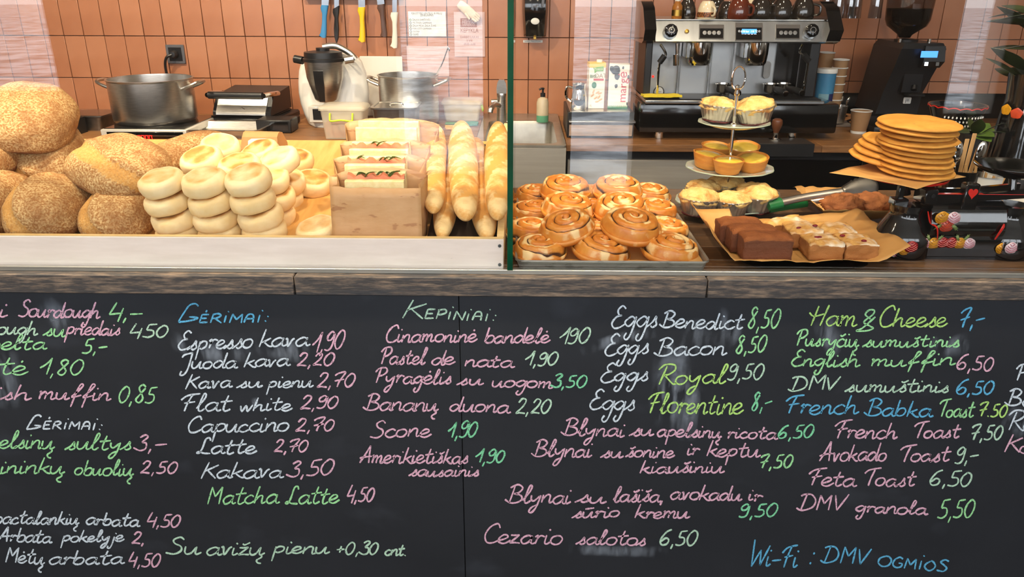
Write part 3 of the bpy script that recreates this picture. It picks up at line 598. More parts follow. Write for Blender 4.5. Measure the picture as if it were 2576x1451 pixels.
def muffin(px, py, y, label, toast=False, tilt=(0, 0), sc=1.0):
    random.seed(int(px*7+py))
    o = bpy.data.objects.new('english_muffin', random.choice(MT if toast else MM)); C.objects.link(o)
    o.rotation_mode = 'ZYX'; o.location = at(px, py, y=y); o.rotation_euler = (R(tilt[0]+random.uniform(-3, 3)), R(tilt[1]+random.uniform(-3, 3)), random.uniform(0, 6.28))
    o.scale = (sc, sc, sc*random.uniform(.87, .93))
    return tag(o, label, 'muffin', 'English muffins in the birch tray')
ORD = ['topmost', 'second from the top', 'third from the top', 'lowest']
for nm, col, sc in [('left', [(408, 459), (421, 507), (440, 550), (449, 588)], 1.0), ('middle', [(515, 459), (531, 506), (544, 548), (556, 586)], 1.0), ('right', [(625, 453), (636, 501), (656, 544), (666, 583)], 1.02)]:
    for i, (px, py) in enumerate(col):
        muffin(px, py, 1.528+.004*i, 'pale muffin, %s in the %s of the three front stacks' % (ORD[i], nm), toast=i > 0, tilt=(17 if i == 0 else 12, -7), sc=sc)
for (px, py, y, lb, to, ti) in [
    (674, 450, 1.628, 'muffin topping the stack right behind the right front stack', False, (16, 8)), (690, 496, 1.63, 'second muffin of the stack behind the right front stack', True, (14, 4)),
    (690, 541, 1.635, 'lowest muffin of the stack behind the right front stack', False, (8, 4)),
    (718, 456, 1.73, 'muffin in the rear stack seen at its right side, upper one', False, (15, 10)), (713, 499, 1.73, 'muffin in the rear stack seen at its right side, lower one', False, (8, 6)),
    (703, 407, 1.68, 'pale muffin lying tilted on top of the rear right stacks', False, (20, -16)),
    (741, 407, 1.86, 'brown topped muffin half hidden behind the tilted top muffin', True, (18, 0)), (787, 461, 1.79, 'single browned muffin lying right of the muffin heap', True, (16, 14)),
    (603, 421, 1.64, 'muffin with a browned top behind the middle and right front stacks', True, (18, 0)), (508, 405, 1.65, 'darkly toasted muffin above the middle front stack', True, (20, -4)),
    (555, 373, 1.79, 'pale muffin highest up at the back of the heap', False, (20, 8)), (655, 386, 1.78, 'browned muffin in front of the paper coffee bag', True, (18, -10)),
    (800, 581, 1.545, 'loose muffin lying alone in front of the sandwich bags', False, (15, -6))]:
    muffin(px, py, y, lb, to, ti)
for (x_, y_) in [(508, 1.655), (603, 1.65), (555, 1.79), (655, 1.785), (703, 1.70), (741, 1.86), (508, 1.75), (603, 1.74)]:
    top = {508: 405, 603: 421, 555: 373, 655: 386, 703: 407, 741: 407}[x_]
    p = at(x_, top, y=y_); z = p.z-.0425
    if x_ in (703,): continue
    while z > trayz(y_)+.012:
        o = bpy.data.objects.new('english_muffin', random.choice(MT)); C.objects.link(o); o.location = (p.x+random.uniform(-.004, .004), y_, z); o.rotation_euler = (R(8), 0, random.uniform(0, 6))
        tag(o, 'muffin in the hidden layers under the back of the heap', 'muffin', 'English muffins hidden inside the heap'); z -= .0425
# ---------------------------------------------------------------- coffee bag with a label
m_kraft = mat('kraft_paper', (196, 146, 92), .72, c2=(182, 130, 78), scale=16, bump=.2, bscale=35, bdist=.004)
p = at(668, 372, y=1.98)
t = thing('coffee_bag', 'small brown paper coffee bag with a printed label behind the muffins', 'bag', (p.x, 1.98, trayz(1.98)+.003), (R(9), 0, R(-6)))
H = at(668, 332, y=1.98).z-trayz(1.98)
ob('bag_body', G().loft([[(-.05, -.03, 0), (.05, -.03, 0), (.05, .03, 0), (-.05, .03, 0)], [(-.051, -.032, H*.5), (.05, -.033, H*.5), (.05, .032, H*.5), (-.05, .031, H*.5)], [(-.046, -.02, H*.9), (.047, -.018, H*.92), (.046, .02, H*.92), (-.045, .02, H*.9)], [(-.047, -.006, H), (.046, -.004, H), (.046, .006, H), (-.047, .006, H)]]), m_kraft, t, angle=20)
ob('label', G().add([(-.03, -.0335, H*.48), (.02, -.0335, H*.5), (.02, -.021, H*.87), (-.03, -.021, H*.85)], [(0, 1, 2, 3)]), m_paperw, t)
lb = G()
lb.add([(-.006, -.0338, H*.56), (.017, -.0338, H*.57), (.017, -.0226, H*.83), (-.006, -.0226, H*.82)], [(0, 1, 2, 3)])
ob('label_print', lb, m_ink, t)
# ---------------------------------------------------------------- sandwiches in paper bags
m_bag = mat('glassine_kraft', (200, 156, 108), .5, c2=(190, 144, 94), scale=18, stretch=(1, 1, 3), bump=.15, bscale=24, c3=(168, 118, 74), s3=17, lo3=.6, hi3=.63)
m_crumb = mat('white_crumb', (244, 226, 172), .85, c2=(232, 206, 140), scale=60, bump=.5, bscale=110, bdist=.002)
m_scrust = mat('sandwich_crust', (214, 164, 84), .75, c2=(226, 186, 112), scale=40, bump=.4, bscale=90, bdist=.002)
m_ham = mat('ham_slice', (226, 146, 104), .45, c2=(206, 110, 76), scale=30)
m_leaf = mat('rocket_leaf', (84, 112, 48), .5, c2=(58, 84, 34), scale=40)
def crimp(n, f): return [f(i/n) for i in range(n+1)]
def sandwich(px0, px1, pyt, pyb, y, zf, lab, slab, filling, seed, zb=0.0, dep=.075):
    """paper bag: front lip, taller back and gusset sides; the sandwich stands inside"""
    random.seed(seed)
    a = at(px0, pyb, y=y); b = at(px1, pyb, y=y); W = b.x-a.x; xc = (a.x+b.x)/2; z0 = trayz(y)+.004
    zf_ = at(px0, zf, y=y).z-z0; zt_ = at(px0, pyt, y=y+dep).z-z0
    t = thing('paper_bag', lab, 'paper bag', (xc, y, z0), (R(0), 0, R(random.uniform(-2, 2))), 'sandwich bags in the birch tray')
    n = 18; f = []; bk = []
    for k in range(7):
        q = k/6
        f.append([(-W/2+W*i/n, (.006*sin(pi*i/n)*-1)*(1-q*.4)+.003*MN.noise(Vector((i*.4, q*3, seed)))+.010*q, zf_*q*(1+(.03*MN.noise(Vector((i*.35, seed, 0))) if q == 1 else 0))) for i in range(n+1)])
        bk.append([(-W/2-.004*q+(W+.008*q)*i/n, dep+.012*q+.004*MN.noise(Vector((i*.4, q*3, seed+9))), zt_*q*(1-(.10*(abs(i/n-.5)*2)**3 if q == 1 else 0)+(.02*MN.noise(Vector((i*.5, seed, 5))) if q == 1 else 0))) for i in range(n+1)])
    g = G().sheet(f).sheet(bk)
    for sx in (0, n):
        rows = []
        for k in range(7):
            q = k/6; p0 = Vector(f[k][sx]); p1 = Vector(bk[k][sx]); sg = -1 if sx == 0 else 1
            mid = (p0+p1)/2; mid.x -= sg*.012*min(1, q*1.4); mid.z = min(p0.z, p1.z)*.98
            rows.append([tuple(p0), tuple(p0.lerp(mid, .5)), tuple(mid), tuple(mid.lerp(p1, .5)), tuple(p1)])
        g.sheet(rows)
    g.V = [(v[0], v[1], v[2]+SL*v[1]*max(0, 1-v[2]/.08)) for v in g.V]
    o = ob('bag_paper', g, m_bag, t, angle=50)
    so = o.modifiers.new('thickness', 'SOLIDIFY'); so.thickness = .0006
    # sandwich
    s = thing('sandwich', slab, 'sandwich', (xc-.004, y+.0175, z0+.016), (R(-5), 0, R(random.uniform(-1.5, 1.5))), 'sandwiches in paper bags')
    Wb = W*.325
    ht = zt_-.016
    hf = ht-.013
    def slab_(y0, y1, h):
        g = G(); nx = 12
        for (ya_, yb2) in [(y0, y1)]:
            rings = []
            for i in range(nx+1):
                x = -Wb+2*Wb*i/nx; e = .0016*MN.noise(Vector((x*90, seed, h)))
                rings.append([(x, ya_+e, 0), (x, yb2+e, 0), (x, yb2+e, h-.003+e), (x, yb2-.003, h+e), (x, ya_+.003, h+e), (x, ya_+e, h-.003+e)])
            g.loft(rings)
        return g
    ob('bread_slice', slab_(0, .021, hf), m_crumb, s); ob('bread_slice', slab_(.033, .054, ht), m_crumb, s)
    if filling:
        g = G(); rings = []
        for i in range(17):
            x = -Wb*.97+Wb*1.94*i/16; zz = hf+.006+.004*sin(i*1.9+seed)
            rings.append([(x, .021, zz-.03), (x, .033, zz-.03), (x, .032+.002*sin(i), zz+.004), (x, .022+.002*cos(i*2.), zz)])
        ob('ham', g.loft(rings), m_ham, s)
        for k in range(filling):
            x = random.uniform(-Wb*.75, Wb*.8); L_ = random.uniform(.02, .038); an = random.uniform(-.6, .6)
            pts = smooth([(x, .027, hf), (x+L_*.4*cos(an), .024+random.uniform(-.006, .01), hf+.013), (x+L_*cos(an), .018+random.uniform(-.01, .012), hf+.012+random.uniform(-.006, .008))], 4)
            ob('rocket_leaf', G().tube(pts, [.0006+.0024*sin(pi*min(1, i/(len(pts)-1))) for i in range(len(pts))], 6, flat=.3), m_leaf, s)
sandwich(868, 1098, 298, 560, 1.80, 380, 'rearmost and tallest open brown sandwich bag', 'plain white sandwich in the rearmost bag', 0, 4)
sandwich(852, 1074, 350, 575, 1.70, 424, 'third sandwich bag from the front', 'sandwich with ham and a little rocket in the third bag', 2, 3)
sandwich(838, 1066, 386, 590, 1.60, 446, 'second sandwich bag from the front', 'sandwich with ham and rocket in the second bag', 5, 2)
sandwich(836, 1062, 424, 604, 1.50, 474, 'front sandwich bag with grease spots on the paper', 'sandwich with ham and curly rocket in the front bag', 8, 1)
# ---------------------------------------------------------------- baguettes
m_bag2 = mat('baguette_crust', (208, 154, 80), .7, c2=(234, 204, 146), scale=26, lo=.42, hi=.6, detail=7, stretch=(1, 1, 1), c3=(172, 112, 52), s3=9, lo3=.5, hi3=.72, bump=.5, bscale=60, bdist=.003,
             mask=[('mask', (214, 156, 78), .5, .9)])
def baguette(p0, p1, r, label, seed, slash=4):
    P0, P1 = Vector(p0), Vector(p1); d = P1-P0; Lg = d.length; n, m = 24, 60; V = []; A = []
    for i in range(m+1):
        s = i/m; e = (1-abs(2*s-1)**3.4)**.5 if 0 < i < m else .04
        e = max(e, .04)*(1+.05*sin(s*9+seed)+.05*MN.noise(Vector((s*4, seed, 0))))
        for k in range(n):
            a = 2*pi*k/n; rr = r*e; mk = 0
            upn = sin(a)
            ph = (s*slash*1.0+.95*(a-pi/2)/pi*1.2+seed*.3) % 1
            if upn > .1 and .1 < s < .93:
                if ph < .42: mk = 1; rr *= 1-.07*sin(pi*ph/.42)*upn
                elif ph < .52: rr *= 1+.07*upn
            rr *= 1+.03*MN.noise(Vector((s*14, cos(a)*1.5, sin(a)*1.5+seed)))
            V.append((rr*cos(a), s*Lg, rr*sin(a)*(.9 if upn > 0 else .72))); A.append(mk)
    F = [(i*n+k, i*n+(k+1) % n, (i+1)*n+(k+1) % n, (i+1)*n+k) for i in range(m) for k in range(n)]
    F += [tuple(range(n)), tuple(reversed(range(m*n, m*n+n)))]
    o = ob('baguette', G().add(V, F, mask=A), m_bag2, None, P0, None, angle=0)
    o.rotation_euler = d.to_track_quat('Y', 'Z').to_euler()
    return tag(o, label, 'baguette', 'baguettes at the right end of the birch tray')
baguette(at(1090, 535, y=1.53), at(1098, 318, y=2.05), .027, 'baguette next to the sandwich bags, upper layer', 1)
baguette(at(1172, 553, y=1.50), at(1160, 308, y=2.05), .034, 'thickest floury baguette in the middle of the upper layer', 2, 5)
baguette(at(1252, 552, y=1.50), at(1253, 310, y=2.05), .031, 'baguette against the glass divider, upper layer', 3, 3)
baguette(at(1112, 602, y=1.49), at(1140, 350, y=2.06), .029, 'floury baguette tip under the middle baguette, left one of the lower two', 4)
baguette(at(1226, 606, y=1.487), at(1196, 350, y=2.06), .030, 'pointed baguette under the right baguettes, right one of the lower two', 5)
m_liner = mat('dark_liner', (62, 46, 34), .6, c2=(48, 36, 27), scale=20, stretch=(6, 1, 1))
xl_, xr_ = at(1066, 600, y=1.50).x, x1-.0155
tag(ob('dark_liner', G().prism([(1.48, trayz(1.48)+.0004), (1.48, trayz(1.48)+.003), (2.1, trayz(2.1)+.003), (2.1, trayz(2.1)+.0004)], xl_, xr_, 'x'), m_liner), 'dark wooden board under the baguettes in the tray', 'board')
# ================================================================ RIGHT DISPLAY
random.seed(11)
m_parch = mat('baking_parchment', (208, 158, 92), .6, c2=(198, 146, 80), scale=10, bump=.1, bscale=30)
m_traym = mat('worn_baking_tray', (150, 144, 132), .45, .45, c2=(84, 74, 62), scale=30, lo=.52, hi=.74, detail=8, stretch=(1, 1, 3))
# ---------------------------------------------------------------- baking sheet with buns
a = at(1293, 686, z=ZC+.001); b = at(1790, 687, z=ZC+.001)
xa_, xb_ = a.x+.002, b.x-.002; yf = max(a.y, YG+.022); yr = at(1400, 478, z=ZC+.024).y
bs = thing('baking_sheet', 'long worn steel baking sheet full of cinnamon buns', 'baking tray', ((xa_+xb_)/2, yf, ZC+.001))
hw_, dp, rh = (xb_-xa_)/2, yr-yf, .022
def rr(hx, y0, y1, r, z, n=5):
    out = []
    for (cx, cy, a0) in [(hx-r, y0+r, -pi/2), (hx-r, y1-r, 0), (-hx+r, y1-r, pi/2), (-hx+r, y0+r, pi)]:
        for i in range(n+1): q = a0+pi/2*i/n; out.append((cx+r*cos(q), cy+r*sin(q), z))
    return out
rings = [rr(hw_-.012, .012, dp-.012, .012, .0015), rr(hw_-.010, .010, dp-.010, .014, .002), rr(hw_-.004, .004, dp-.004, .016, rh-.002), rr(hw_, 0, dp, .018, rh), rr(hw_+.0005, -.0005, dp+.0005, .018, rh-.004), rr(hw_-.002, .002, dp-.002, .018, rh-.005), rr(hw_-.008, .008, dp-.008, .014, .0), rr(hw_-.012, .012, dp-.012, .012, .0)]
ob('sheet_body', G().loft(rings), m_traym, bs)
g = G(); grid = []
for j in range(13):
    v = j/12; row = []
    for i in range(11):
        u_ = i/10; e = max(abs(u_-.5), abs(v-.5))*2
        row.append(((u_-.5)*2*(hw_-.010), .012+v*(dp-.022), .0032+(.010 if e > .99 else 0)+.0012*(MN.noise(Vector((i*.7, j*.6, 3)))+.6)))
    grid.append(row)
o = ob('parchment', G().sheet(grid), m_parch, None, (0, 0, 0)); o.location = ((xa_+xb_)/2, yf, ZC+.001); o.name = 'baking_parchment'
o.modifiers.new('thickness', 'SOLIDIFY').thickness = .0005
tag(o, 'brown parchment lining the bun sheet', 'parchment')
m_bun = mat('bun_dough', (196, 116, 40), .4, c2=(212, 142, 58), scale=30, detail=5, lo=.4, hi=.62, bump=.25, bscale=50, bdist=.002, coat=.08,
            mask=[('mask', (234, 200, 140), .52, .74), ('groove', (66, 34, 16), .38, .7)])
def bun_mesh(seed, ice):
    random.seed(seed); nr, na = 46, 84; V = []; Mk = []; Gr = []; Rm = .054; turns = 2.9; o_ = Vector((seed*4.7, seed, 0))
    ph = random.uniform(0, 1)
    for i in range(nr+1):
        r = i/nr
        for k in range(na):
            a = 2*pi*k/na
            t = r*turns-k/na+ph+.10*MN.noise(Vector((cos(a)*r*2, sin(a)*r*2, 0))+o_)
            f = t-math.floor(t)                                  # place across one turn of the roll
            prof_ = (1-abs(2*f-1)**4)                       # rounded top of each coil
            dome = 1-.45*r**2.2
            z = .020+.021*dome-.0075*(1-prof_)*(1 if r < .97 else .3)
            z += .004*(1-r)
            if r > .84: z -= ((r-.84)/.16)**2*.026
            e = 1+.05*MN.noise(Vector((cos(a)*1.2, sin(a)*1.2, 2))+o_)+.04*(f-.5 if r > .8 else 0)
            V.append((Rm*r*e*cos(a), Rm*r*e*sin(a), z+.002*MN.noise(Vector((cos(a)*r*5, sin(a)*r*5, 5))+o_)))
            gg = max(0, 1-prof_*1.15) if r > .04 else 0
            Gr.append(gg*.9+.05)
            q = MN.noise(Vector((cos(a)*r*2.2, sin(a)*r*2.2, 9))+o_)
            Mk.append(max(0, min(1, (.50+ice*.22+q*.8-.1*r) if f < .45 else .2+ice*.2+q*.7)))
    base = len(V)
    # the side curls under to the sheet
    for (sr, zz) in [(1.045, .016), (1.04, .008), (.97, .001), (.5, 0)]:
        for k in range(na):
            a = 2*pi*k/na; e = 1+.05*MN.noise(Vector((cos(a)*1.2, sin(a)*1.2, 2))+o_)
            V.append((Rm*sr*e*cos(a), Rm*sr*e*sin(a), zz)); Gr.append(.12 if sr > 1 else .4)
            Mk.append(max(0, .25+.8*MN.noise(Vector((cos(a)*3, sin(a)*3, 1))+o_)))
    rows = nr+1+4
    F = [(i*na+k, i*na+(k+1) % na, (i+1)*na+(k+1) % na, (i+1)*na+k) for i in range(rows-1) for k in range(na)]
    F.append(tuple(range((rows-1)*na, rows*na)))
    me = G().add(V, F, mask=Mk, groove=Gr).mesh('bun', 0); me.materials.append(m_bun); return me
BM = [bun_mesh(s, i) for s, i in ((1, 1.0), (2, .2), (3, .6), (4, 0.0), (5, 1.1))]
def bun(px, py, z, label, k, rot, sc=1.0, tilt=(0, 0)):
    o = bpy.data.objects.new('cinnamon_bun', BM[k]); C.objects.link(o); p = at(px, py-5, z=z+.021)
    o.rotation_mode = 'ZYX'; o.location = (p.x, max(p.y, yf+.014+.0575*sc), z); o.rotation_euler = (R(tilt[0]), R(tilt[1]), R(rot)); o.scale = (sc, sc, sc*.92)
    return tag(o, label, 'pastry', 'cinnamon buns on the baking sheet')
z1, z2 = ZC+.0065, ZC+.046
for a_ in [(1356, 630, z1, 'iced bun in the front row, at the left corner', 0, 20, 1.04, (4, 0)), (1510, 630, z1, 'bun in the middle of the front row, tilted to the right', 1, 140, 1.12, (6, 10)), (1688, 632, z1, 'bun at the right end of the front row', 4, 60, 1.12, (6, 8)),
    (1338, 580, z1, 'bun at the left rim in the second row', 0, 250, 1.05, (2, 0)), (1500, 575, z1, 'bun in the lower layer between the two large second row buns', 2, 40, .95, (0, 0)), (1672, 576, z1, 'bun at the right rim in the second row', 4, 190, 1.0, (4, 6)),
    (1342, 534, z1, 'bun at the left rim in the third row', 3, 80, 1.05, (2, 0)), (1490, 522, z1, 'bun in the lower layer between the two third row buns', 1, 10, .95, (0, 0)), (1646, 529, z1, 'bun at the right rim in the third row', 2, 300, 1.05, (4, 4)),
    (1350, 492, z1, 'bun at the left rear corner of the sheet', 2, 30, 1.08, (2, 0)), (1487, 488, z1, 'bun in the lower layer at the middle of the back row', 3, 210, .95, (0, 0)), (1632, 489, z1, 'bun at the right rear corner of the sheet', 0, 100, 1.06, (4, 2)),
    (1428, 567, z2, 'large golden bun on top, second row, tipped to the left', 1, 160, 1.08, (14, -12)), (1586, 567, z2, 'largest bun on top in the second row, right one', 2, 80, 1.17, (12, 4)),
    (1428, 523, z2, 'bun on top in the third row, left one', 1, 200, 1.14, (8, 4)), (1563, 524, z2, 'iced bun on top in the third row, right one', 4, 330, 1.16, (10, -2)),
    (1421, 476, z2, 'golden bun on top at the back, left one', 3, 20, 1.16, (8, 0)), (1553, 475, z2, 'iced bun on top at the back, right one', 2, 260, 1.14, (8, 0))]:
    bun(*a_)
# ---------------------------------------------------------------- three-tier stand
m_plate = mat('plate_glaze', (196, 196, 178), .12, c2=(180, 186, 172), scale=14, coat=.6)
m_plateg = mat('plate_rim_green', (186, 200, 170), .15, coat=.5)
m_foil = mat('foil_cup', (206, 198, 184), .32, .85, c2=(184, 176, 162), scale=60)
m_pie = mat('pie_crust', (222, 170, 86), .7, c2=(242, 212, 140), scale=42, detail=7, bump=.9, bscale=70, bdist=.006, c3=(186, 118, 50), s3=26, lo3=.48, hi3=.68)
m_jam = mat('berry_filling', (84, 16, 20), .25, c2=(50, 10, 14), scale=30)
m_tartp = mat('tart_pastry', (210, 140, 52), .5, c2=(186, 112, 38), scale=18, stretch=(1, 1, 6), detail=6, bump=.3, bscale=40, bdist=.003, coat=.2)
m_cust = mat('egg_custard', (232, 190, 60), .18, c2=(240, 206, 92), scale=22, c3=(188, 112, 30), s3=30, lo3=.58, hi3=.7, coat=.7, bump=.35, bscale=50, bdist=.004)
T0 = at(1826, 546, z=ZC+.004)
SX, SY = at(1822, 520, z=ZC).x, at(1822, 522, z=ZC).y
lean = Vector((at(1856, 215, y=SY).x-SX, 0.0, at(1856, 215, y=SY).z-ZC))
st = thing('cake_stand', 'three tier cake stand with glazed plates and a ring handle', 'cake stand', (SX, SY, ZC))
def on(zz): return Vector((lean.x*zz/lean.z, 0, zz))
def plate(zz, R_, name='plate'):
    q = on(zz); M = Matrix.Translation(q) @ Matrix.Rotation(math.atan2(lean.x, lean.z)*.6, 4, 'Y')
    o = ob('plate', G().lathe([(0, .002), (R_*.45, .002), (R_*.62, .003), (R_*.8, .008), (R_, .013), (R_+.0015, .0145), (R_, .016), (R_*.8, .0115), (R_*.6, .006), (0, .0055)], 56, M=M, wob=lambda a, z: 1+.012*cos(a*12) if z > .012 else 1), m_plate, st)
    ob('rim', G().lathe([(R_*.985, .0125), (R_+.0022, .0138), (R_+.0022, .0158), (R_*.985, .0152)], 56, M=M, wob=lambda a, z: 1+.012*cos(a*12)), m_plateg, o)
    return M
zA = .004; zB = at(1832, 428, y=SY).z-ZC-.006; zD = at(1852, 315, y=SY).z-ZC-.006
MA = plate(zA, .127); MB = plate(zB, .108); MD = plate(zD, .0865)
ob('pole', G().tube([on(0.006), on(zB)], .0042, 12).tube([on(zB), on(zD)], .0042, 12).tube([on(zD), on(lean.z-.02)], .0042, 12), m_chrome, st)
q = on(lean.z-.012); ob('collar', G().lathe([(0, -.012), (.006, -.012), (.0075, -.006), (.0055, 0), (.0075, .006), (.0045, .012), (0, .014)], 16, M=Matrix.Translation(q)), m_chrome, st)
rg = [Vector((.0165*cos(2*pi*i/36), 0, .028*sin(2*pi*i/36)+.030)) for i in range(36)]
ob('ring_handle', G().tube([q+v for v in rg], .0022, 8, closed=True, M=Matrix.Identity(4)), m_chrome, st)
for (zz) in (zB, zD): ob('pole_nut', G().lathe([(0, .005), (.009, .005), (.009, .009), (.005, .013), (0, .013)], 16, M=Matrix.Translation(on(zz))), m_chrome, st)
def pie_parts():
    random.seed(3)
    f = G().lathe([(0, .001), (.03, .001), (.0325, .0), (.034, .003), (.0455, .037), (.0485, .038), (.0485, .0395), (.045, .0395), (.043, .036), (0, .03)], 96, wob=lambda a, z: 1+(.022*(1 if sin(a*26) > 0 else -1)*(.4+.6*abs(sin(a*7+1))) if .001 < z < .0385 else .006*sin(a*9)))
    c = G().ball((0, 0, .036), (.0452, .0452, .02), 40, 20, fn=lambda d: 1+.16*MN.noise(d*2.6)+.10*MN.noise(d*8)+(.06*max(0, MN.noise(d*3.7+Vector((4, 0, 0)))) if d.z > 0 else 0))
    return f.mesh('foil_cup'), c.mesh('crust', 0)
PF, PC = pie_parts(); PF.materials.append(m_foil); PC.materials.append(m_pie)
PJ = G().lathe([(.0305, .0), (.0345, .0002), (.0375, .003), (.035, .0045)], 40, wob=lambda a, z: 1+.08*MN.noise(Vector((cos(a)*2, sin(a)*2, z*50)))).mesh('drip'); PJ.materials.append(m_jam)
def pie(px, py, z, y, label, rot, tilt=(0, 0), sc=1.0):
    if y is None: p = at(px, py, z=z)
    else: p = at(px, py, y=y)
    t = thing('foil_pie', label, 'pie', p, (R(tilt[0]), R(tilt[1]), R(rot)), 'small pies in foil cups on the cake stand'); t.rotation_mode = 'ZYX'; t.scale = (sc*1.08, sc*1.08, sc*1.12)
    ob('foil_cup', PF, None, t); ob('crust', PC, None, t); ob('filling_drip', PJ, None, t)
zt = zD+.012
pie(1803, 305, ZC+zt-.003, None, 'berry pie in foil on the left of the top tier', 30, (0, 4), .98); pie(1898, 308, ZC+zt-.002, None, 'berry pie in foil on the right of the top tier', 200, (4, -8), 1.0)
zt = zA+.011
pie(1755, 538, ZC+zt, None, 'foil pie at the left of the bottom tier', 100, (0, 2), 1.02); pie(1836, 540, ZC+zt, None, 'low foil pie at the front of the bottom tier', 300, (0, 0), .92)
pie(1897, 527, ZC+zt+.002, None, 'foil pie at the right of the bottom tier', 20, (6, 0), 1.05); pie(1822, 500, ZC+zt, None, 'foil pie behind the pole on the bottom tier', 240, (0, 0), 1.0)
pie(1768, 508, ZC+zt, None, 'dark edged foil pie at the rear left of the bottom tier', 10, (0, 0), .92)
def tart_parts():
    s = G().lathe([(0, .0), (.0265, .0), (.029, .002), (.0335, .016), (.0375, .030), (.0385, .0335), (.0365, .0345), (.034, .030), (.0, .026)], 48, wob=lambda a, z: 1+.03*MN.noise(Vector((cos(a)*2.2, sin(a)*2.2, z*40)))+(.03*MN.noise(Vector((cos(a)*4, sin(a)*4, 3))) if z > .02 else 0))
    c = G().ball((0, 0, .029), (.0345, .0345, .0065), 36, 12, fn=lambda d: 1+.1*MN.noise(d*3)+.05*MN.noise(d*9))
    return s.mesh('pastry_shell', 60), c.mesh('custard', 0)
TS, TC = tart_parts(); TS.materials.append(m_tartp); TC.materials.append(m_cust)
def tart(px, py, label, rot, tilt=(0, 0), sc=1.0):
    p = at(px, py, z=ZC+zB+.008); t = thing('custard_tart', label, 'tart', p, (R(tilt[0]), R(tilt[1]), R(rot)), 'custard tarts on the middle tier'); t.rotation_mode = 'ZYX'; t.scale = (sc, sc, sc)
    ob('pastry_shell', TS, None, t); ob('custard', TC, None, t)
tart(1778, 421, 'custard tart on the left of the middle tier', 30, (4, 8), 1.12); tart(1797, 398, 'custard tart at the rear left of the middle tier', 100, (6, 4), 1.08)
tart(1868, 399, 'shiny custard tart at the rear right of the middle tier', 200, (12, -4), 1.1); tart(1829, 434, 'small custard tart at the front of the middle tier', 60, (3, 0), 1.02); tart(1891, 428, 'custard tart on the right of the middle tier', 300, (10, -6), 1.06)
# ---------------------------------------------------------------- tongs
m_green = mat('green_rubber', (22, 104, 52), .35, c2=(16, 86, 42), scale=20, coat=.4)
tg = thing('kitchen_tongs', 'steel serving tongs with a green grip lying on the worktop', 'tongs', (0, 0, 0))
for up_, nm in ((0, 'lower'), (1, 'upper')):
    A_ = at(1934, 520-up_*4, z=ZC+.03+up_*.012); B_ = at(2025, 506-up_*10, z=ZC+.036+up_*.02); D_ = at(2205, 488-up_*22, y=at(2150, 520, z=ZC+.03).y+.02)
    pts = smooth([A_, B_, A_.lerp(D_, .72)], 8); n = len(pts)
    ob('arm', G().tube(pts, [.0105]*n, 10, flat=.5), m_steel, tg)
    if not up_: ob('grip', G().tube([A_.lerp(B_, -.02), A_.lerp(B_, .5), A_.lerp(B_, 1.0)], .0165, 12, flat=.66), m_green, tg)
    else: ob('grip', G().tube([A_.lerp(B_, -.02), A_.lerp(B_, .35)], .014, 12, flat=.6), m_green, tg)
    h0 = A_.lerp(D_, .68); ax = (D_-h0); Lh = ax.length; ax.normalize(); sd = Vector((0, .55, .83)); sd = (sd-ax*sd.dot(ax)).normalized(); nn = ax.cross(sd)
    grid = []
    for i in range(19):
        s = i/18; wv = (.007+.021*sin(pi*min(1, s*.62+.08)))*(1 if s < .9 else 1-(s-.9)*4)
        row = []
        for j in range(7):
            v = j/6*2-1; sc_ = 1+(.10*sin(s*44) if abs(v) > .9 and s > .3 else 0)
            row.append(tuple(h0+ax*Lh*s+sd*wv*v*sc_+nn*(.008*(1-v*v))*(1 if up_ else -1)))
        grid.append(row)
    o = ob('scalloped_head', G().sheet(grid), m_steel2, tg); o.modifiers.new('thickness', 'SOLIDIFY').thickness = .0012
# ---------------------------------------------------------------- parchment with loaf cake and crumble
m_tin = mat('dark_tin', (70, 64, 58), .4, .8, c2=(48, 44, 40), scale=30)
c0 = at(2045, 672, z=ZC+.004)
YT0 = YG+.03
xl, xr = at(1880, 683, z=ZC+.006).x, at(2205, 683, z=ZC+.006).x
tn = thing('shallow_tin', 'dark shallow tin under the cake parchment', 'tray', ((xl+xr)/2, YT0, ZC+.001))
hx = (xr-xl)/2
ob('tin_body', G().loft([rr(hx-.02, .012, .2, .03, .001), rr(hx-.004, .002, .21, .035, .009), rr(hx, 0, .212, .035, .0095), rr(hx-.002, .002, .21, .035, .007), rr(hx-.018, .014, .2, .03, .0)]), m_tin, tn)
def crumple(poly_fn, label, name, seed, nu=26, nv=18, parent=None):
    grid = [[tuple(poly_fn(i/(nu-1), j/(nv-1))) for i in range(nu)] for j in range(nv)]
    o = ob(name, G().sheet(grid), m_parch, parent, angle=32); o.modifiers.new('thickness', 'SOLIDIFY').thickness = .0005
    if label: tag(o, label, 'parchment')
    return o
LX, RX = at(1775, 640, z=ZC+.02).x, at(2235, 640, z=ZC+.02).x
y0p, y1p = YG+.032, at(1950, 560, z=ZC+.02).y
def cake_paper(u, v):
    x = LX+(RX-LX)*u; y = y0p+(y1p-y0p)*v
    e = 0
    du = max(0, .16-u)/.16; dr = max(0, u-.84)/.16; dv = max(0, v-.70)/.30; df = max(0, .10-v)/.10
    z = ZC+.0125+max(.054*du**1.2, .044*dr**1.2, .040*dv**1.1*(1 if u < .3 else .7 if u > .62 else .4), .010*df)
    x += du*.012-dr*-.015; y -= df*.004
    cz = 1 if max(du, dr, dv, df) > 0 else .15
    z += cz*.010*MN.noise(Vector((u*5, v*4, 2)))+cz*.004*abs(MN.noise(Vector((u*11, v*9, 5))))
    return Vector((x, max(y, YG+.03), max(z, ZC+.0125)))
crumple(cake_paper, 'crumpled brown parchment under the loaf cake and crumble squares', 'baking_parchment', 1, 34, 24)
